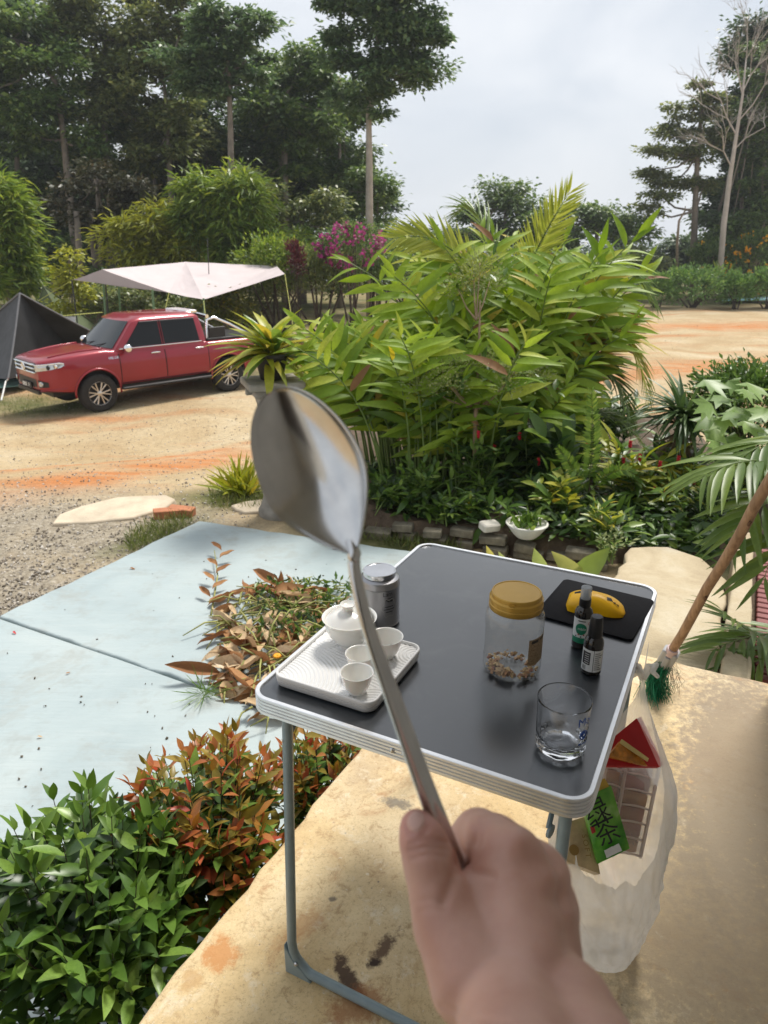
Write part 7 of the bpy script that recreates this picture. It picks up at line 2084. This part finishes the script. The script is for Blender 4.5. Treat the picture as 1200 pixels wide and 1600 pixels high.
# trees on the far side of the road
RG = 'trees beyond the road'
tree('roadside_tree', 'umbrella shaped tree behind the palm fronds', 930, 430, 46, [(940, 335, 40, 18), (900, 345, 40, 20), (975, 350, 30, 16), (860, 330, 40, 16), (920, 365, 60, 20), (1000, 362, 20, 10)], T_[0], .30, 1400, tr=.22, group=RG, clump=.7, flat=.35, trunk=[(930, 390), (935, 350)])
tree('roadside_tree', 'dark tree behind the tallest ginger', 790, 430, 48, [(790, 300, 28, 18), (770, 330, 40, 25), (815, 330, 45, 22), (740, 360, 40, 25), (830, 365, 50, 20), (700, 385, 40, 20), (790, 380, 60, 20)], T_[0], .30, 1400, tr=.2, group=RG, clump=.7)
tree('roadside_tree', 'tiered tree beside the bare grey tree beyond the road', 1083, 450, 46, [(1095, 140, 28, 14), (1115, 165, 28, 14), (1080, 175, 35, 13), (1060, 205, 40, 13), (1105, 210, 30, 13), (1045, 235, 38, 13), (1090, 245, 30, 13), (1030, 265, 28, 12), (1060, 280, 30, 12), (1025, 300, 22, 13), (1100, 285, 25, 12), (1015, 330, 16, 12)], T_[2], .26, 2000, trunk=[(1086, 330), (1090, 240), (1098, 150)], tr=.2, group=RG, clump=.55, flat=.3)
tree('roadside_tree', 'large dark tree at the frame edge behind the bare tree', 1180, 450, 50, [(1190, 60, 30, 35), (1170, 100, 35, 30), (1200, 150, 45, 40), (1160, 180, 40, 35), (1190, 230, 55, 40), (1150, 270, 45, 35), (1190, 310, 60, 40), (1130, 330, 35, 35), (1160, 360, 60, 35), (1230, 100, 40, 60), (1240, 250, 50, 60)], T_[3], .32, 2200, tr=.3, group=RG, clump=.8)
tree('roadside_tree', 'mid green tree under the dark one beyond the road', 1160, 450, 47, [(1180, 190, 30, 22), (1140, 220, 25, 18), (1195, 260, 30, 25), (1120, 345, 25, 20), (1150, 300, 30, 20), (1105, 380, 25, 20)], T_[1], .28, 2200, tr=.15, group=RG, clump=.6)
tree('roadside_tree', 'low scrub tree left of the round bushes', 960, 460, 45, [(960, 420, 45, 20), (1000, 400, 25, 20), (920, 430, 50, 20), (1020, 420, 25, 18), (870, 440, 50, 20)], T_[2], .24, 1500, tr=.1, group=RG, clump=.5)
tree('roadside_tree', 'leafy tree filling the frame edge in front of the dark one', 1195, 450, 45, [(1195, 90, 28, 26), (1215, 150, 35, 30), (1185, 175, 25, 20), (1205, 215, 35, 26), (1175, 250, 28, 20), (1200, 290, 36, 26), (1170, 325, 30, 22), (1205, 360, 35, 26), (1140, 365, 28, 20), (1110, 395, 28, 18)], T_[0], .24, 2200, tr=.14, group=RG, clump=.5)
# bare tree
bt = thing('bare_tree', 'leafless pale grey tree leaning beyond the road', 'tree', tuple(wg(1128, 466)), 0)
Y = 42.0
mb = MB()
tp_ = [wy(1128, 430, Y), wy(1131, 350, Y), wy(1140, 280, Y), wy(1150, 215, Y), wy(1160, 150, Y), wy(1166, 90, Y)]; tp_[0].z = gz(tp_[0].x, tp_[0].y)
mb.tube(tp_, [.17, .15, .125, .095, .065, .03], 9)
def grow(p, d, L, r, lev):
    d = unit(d); q = p + d * L * .5 + rvec(.06 * L); e = p + d * L + rvec(.08 * L)
    mb.tube([tuple(p), tuple(q), tuple(e)], [r, r * .8, r * .55], 5, caps=False)
    if lev > 0:
        for _ in range(4): grow(e if RNG.random() < .5 else q, d + rvec(.45) + np.array([0, 0, .15]), L * RNG.uniform(.55, .8), r * .55, lev - 1)
for (px, py, dx, dz, L, r) in ((1143, 262, -.9, 1.0, 2.2, .10), (1150, 210, -.9, 1.1, 2.4, .11), (1153, 190, .8, 1.0, 2.4, .10), (1160, 150, -.7, 1.2, 2.0, .09), (1160, 145, .7, 1.2, 2.0, .09), (1166, 95, -.3, 1.2, 1.6, .06), (1166, 92, .5, 1.2, 1.6, .06), (1146, 235, .8, .9, 1.8, .08)):
    grow(np.array(wy(px, py, Y)), np.array([dx, RNG.normal() * .3, dz]), L * .85, r * .42, 3)
mb.build('trunk', mat('bare_bark', (.42, .38, .34), .9, var=.2, scale=2), bt, angle=180, world=True)
# dead snag
sg_ = thing('dead_snag', 'broken dead stick standing before the misty hill', 'tree', tuple(wg(1058, 470)), 0)
MB().tube([Vector(sg_.location), wy(1058, 380, 40), wy(1061, 345, 40), wy(1070, 330, 40), wy(1071, 322, 40)], [.09, .07, .06, .04, .02], 7).build('trunk', mat('snag_bark', (.22, .18, .14), .9, var=.3), sg_, angle=180, world=True)
# flowering shrubs and clipped round bushes
m_yfl = leafmat('yellow_bloom', (.75, .32, .01), (.85, .50, .02), trans=.3, rough=.6)
FS = 'yellow flowering shrubs beyond the road'
c_ = wy(1180, 412, 43); bush('flowering_shrub', 'tall shrub dotted with orange yellow flowers at the frame edge', tuple(c_), 1.9, 1.2, 1.7, 5200, .20, T_[0], 'shrub', FS, gz(c_.x, c_.y), fl=42, flm=m_yfl, fls=.20)
c_ = wy(1112, 415, 44); bush('flowering_shrub', 'smaller yellow flowered shrub under the bare tree', tuple(c_), 1.5, 1.0, 1.4, 4200, .20, T_[0], 'shrub', FS, gz(c_.x, c_.y), fl=16, flm=m_yfl, fls=.18)
RB = 'round bushes along the far road edge'
m_rb = leafmat('round_bush', (.09, .20, .04), (.20, .34, .08), (.30, .42, .12), trans=.28)
for px, py, r_, lab in ((1025, 456, 1.15, 'round bush beyond the road nearest the palm fronds'), (1085, 450, 1.4, 'largest round bush beyond the road'), (1150, 455, 1.0, 'small round bush beside the far blue pool'), (1203, 450, 1.1, 'round bush cut off by the frame edge')):
    c_ = wy(px, py, 38.5); bush('round_bush', lab, tuple(c_), r_, r_ * .9, r_ * .8, 2600, .20, m_rb, 'bush', RB, gz(c_.x, c_.y))
lp_ = thing('agave', 'spiky rosette behind the round bushes', 'plant', tuple(wg(1130, 462)))
a_ = np.array(wy(1128, 432, 40)); Ms = [frame(a_ - [0, 0, .2], unit([RNG.normal(), RNG.normal() * .6, .9]), rvec(), RNG.uniform(.8, 1.3)) for _ in range(34)]
leaves(lp_, LT_strap, Ms, T_[4], 0, rest='blades')
# strip of pool edge far off
pe = MB().add([wy(1128, 470, 41), wy(1215, 468, 41), wy(1215, 464, 43), wy(1132, 465, 43)], [(0, 1, 2, 3)]).build('pool', mat('pool_blue', (.32, .60, .62), .3, var=.05)); solidify(pe, .05); tag(pe, 'strip of pale blue pool beyond the road', 'pool', kind='structure')
we = MB().add([wg(880, 498), wg(965, 497), wg(965, 494), wg(880, 495)], [(0, 1, 2, 3)]); 
for i in range(len(we.v)): we.v[i] = (we.v[i][0], we.v[i][1], we.v[i][2] + .12)
we = we.build('pale_edging', mat('pale_edging', (.55, .60, .58), .6, var=.05)); solidify(we, .12, -1); tag(we, 'pale edging strip along the far side of the road', 'kerb', kind='structure')
# misty wooded hill far away
def hill_pt(u, v):
    x = -420 + 900 * u; y = 300 + 240 * v
    h = 22 * sin(pi * min(1, v * 1.25)) * (.50 + .28 * sin(u * 9 + 1.2) + .15 * sin(u * 23)) - 22 + 6 * sin(x * .031) * v
    return Vector((x, y, h + RNG.normal() * 1.4))
hl2 = MB().grid(hill_pt, 160, 40).build('hill', mat('hill_forest', (.035, .06, .025), .95, var=.5, scale=.05, bmp=.8, bscale=.12, bdist=2.0), angle=180); tag(hl2, 'wooded hill in the mist far beyond the road', None, kind='structure')
hz_ = MB().box((30, 290, 2), (1100, 640, 60)).build('haze', None or bpy.data.materials.new('haze_air'))
hm = hz_.data.materials[0]; hm.use_nodes = True; hn = hm.node_tree.nodes
hn.remove(hn['Principled BSDF'])
pv = hn.new('ShaderNodeVolumePrincipled'); pv.inputs['Color'].default_value = (.86, .90, .95, 1); pv.inputs['Density'].default_value = 0.0008; pv.inputs['Anisotropy'].default_value = .2
hm.node_tree.links.new(pv.outputs[0], hn['Material Output'].inputs['Volume'])
hz_['kind'] = 'stuff'; tag(hz_, 'thin mist over the valley', 'haze')
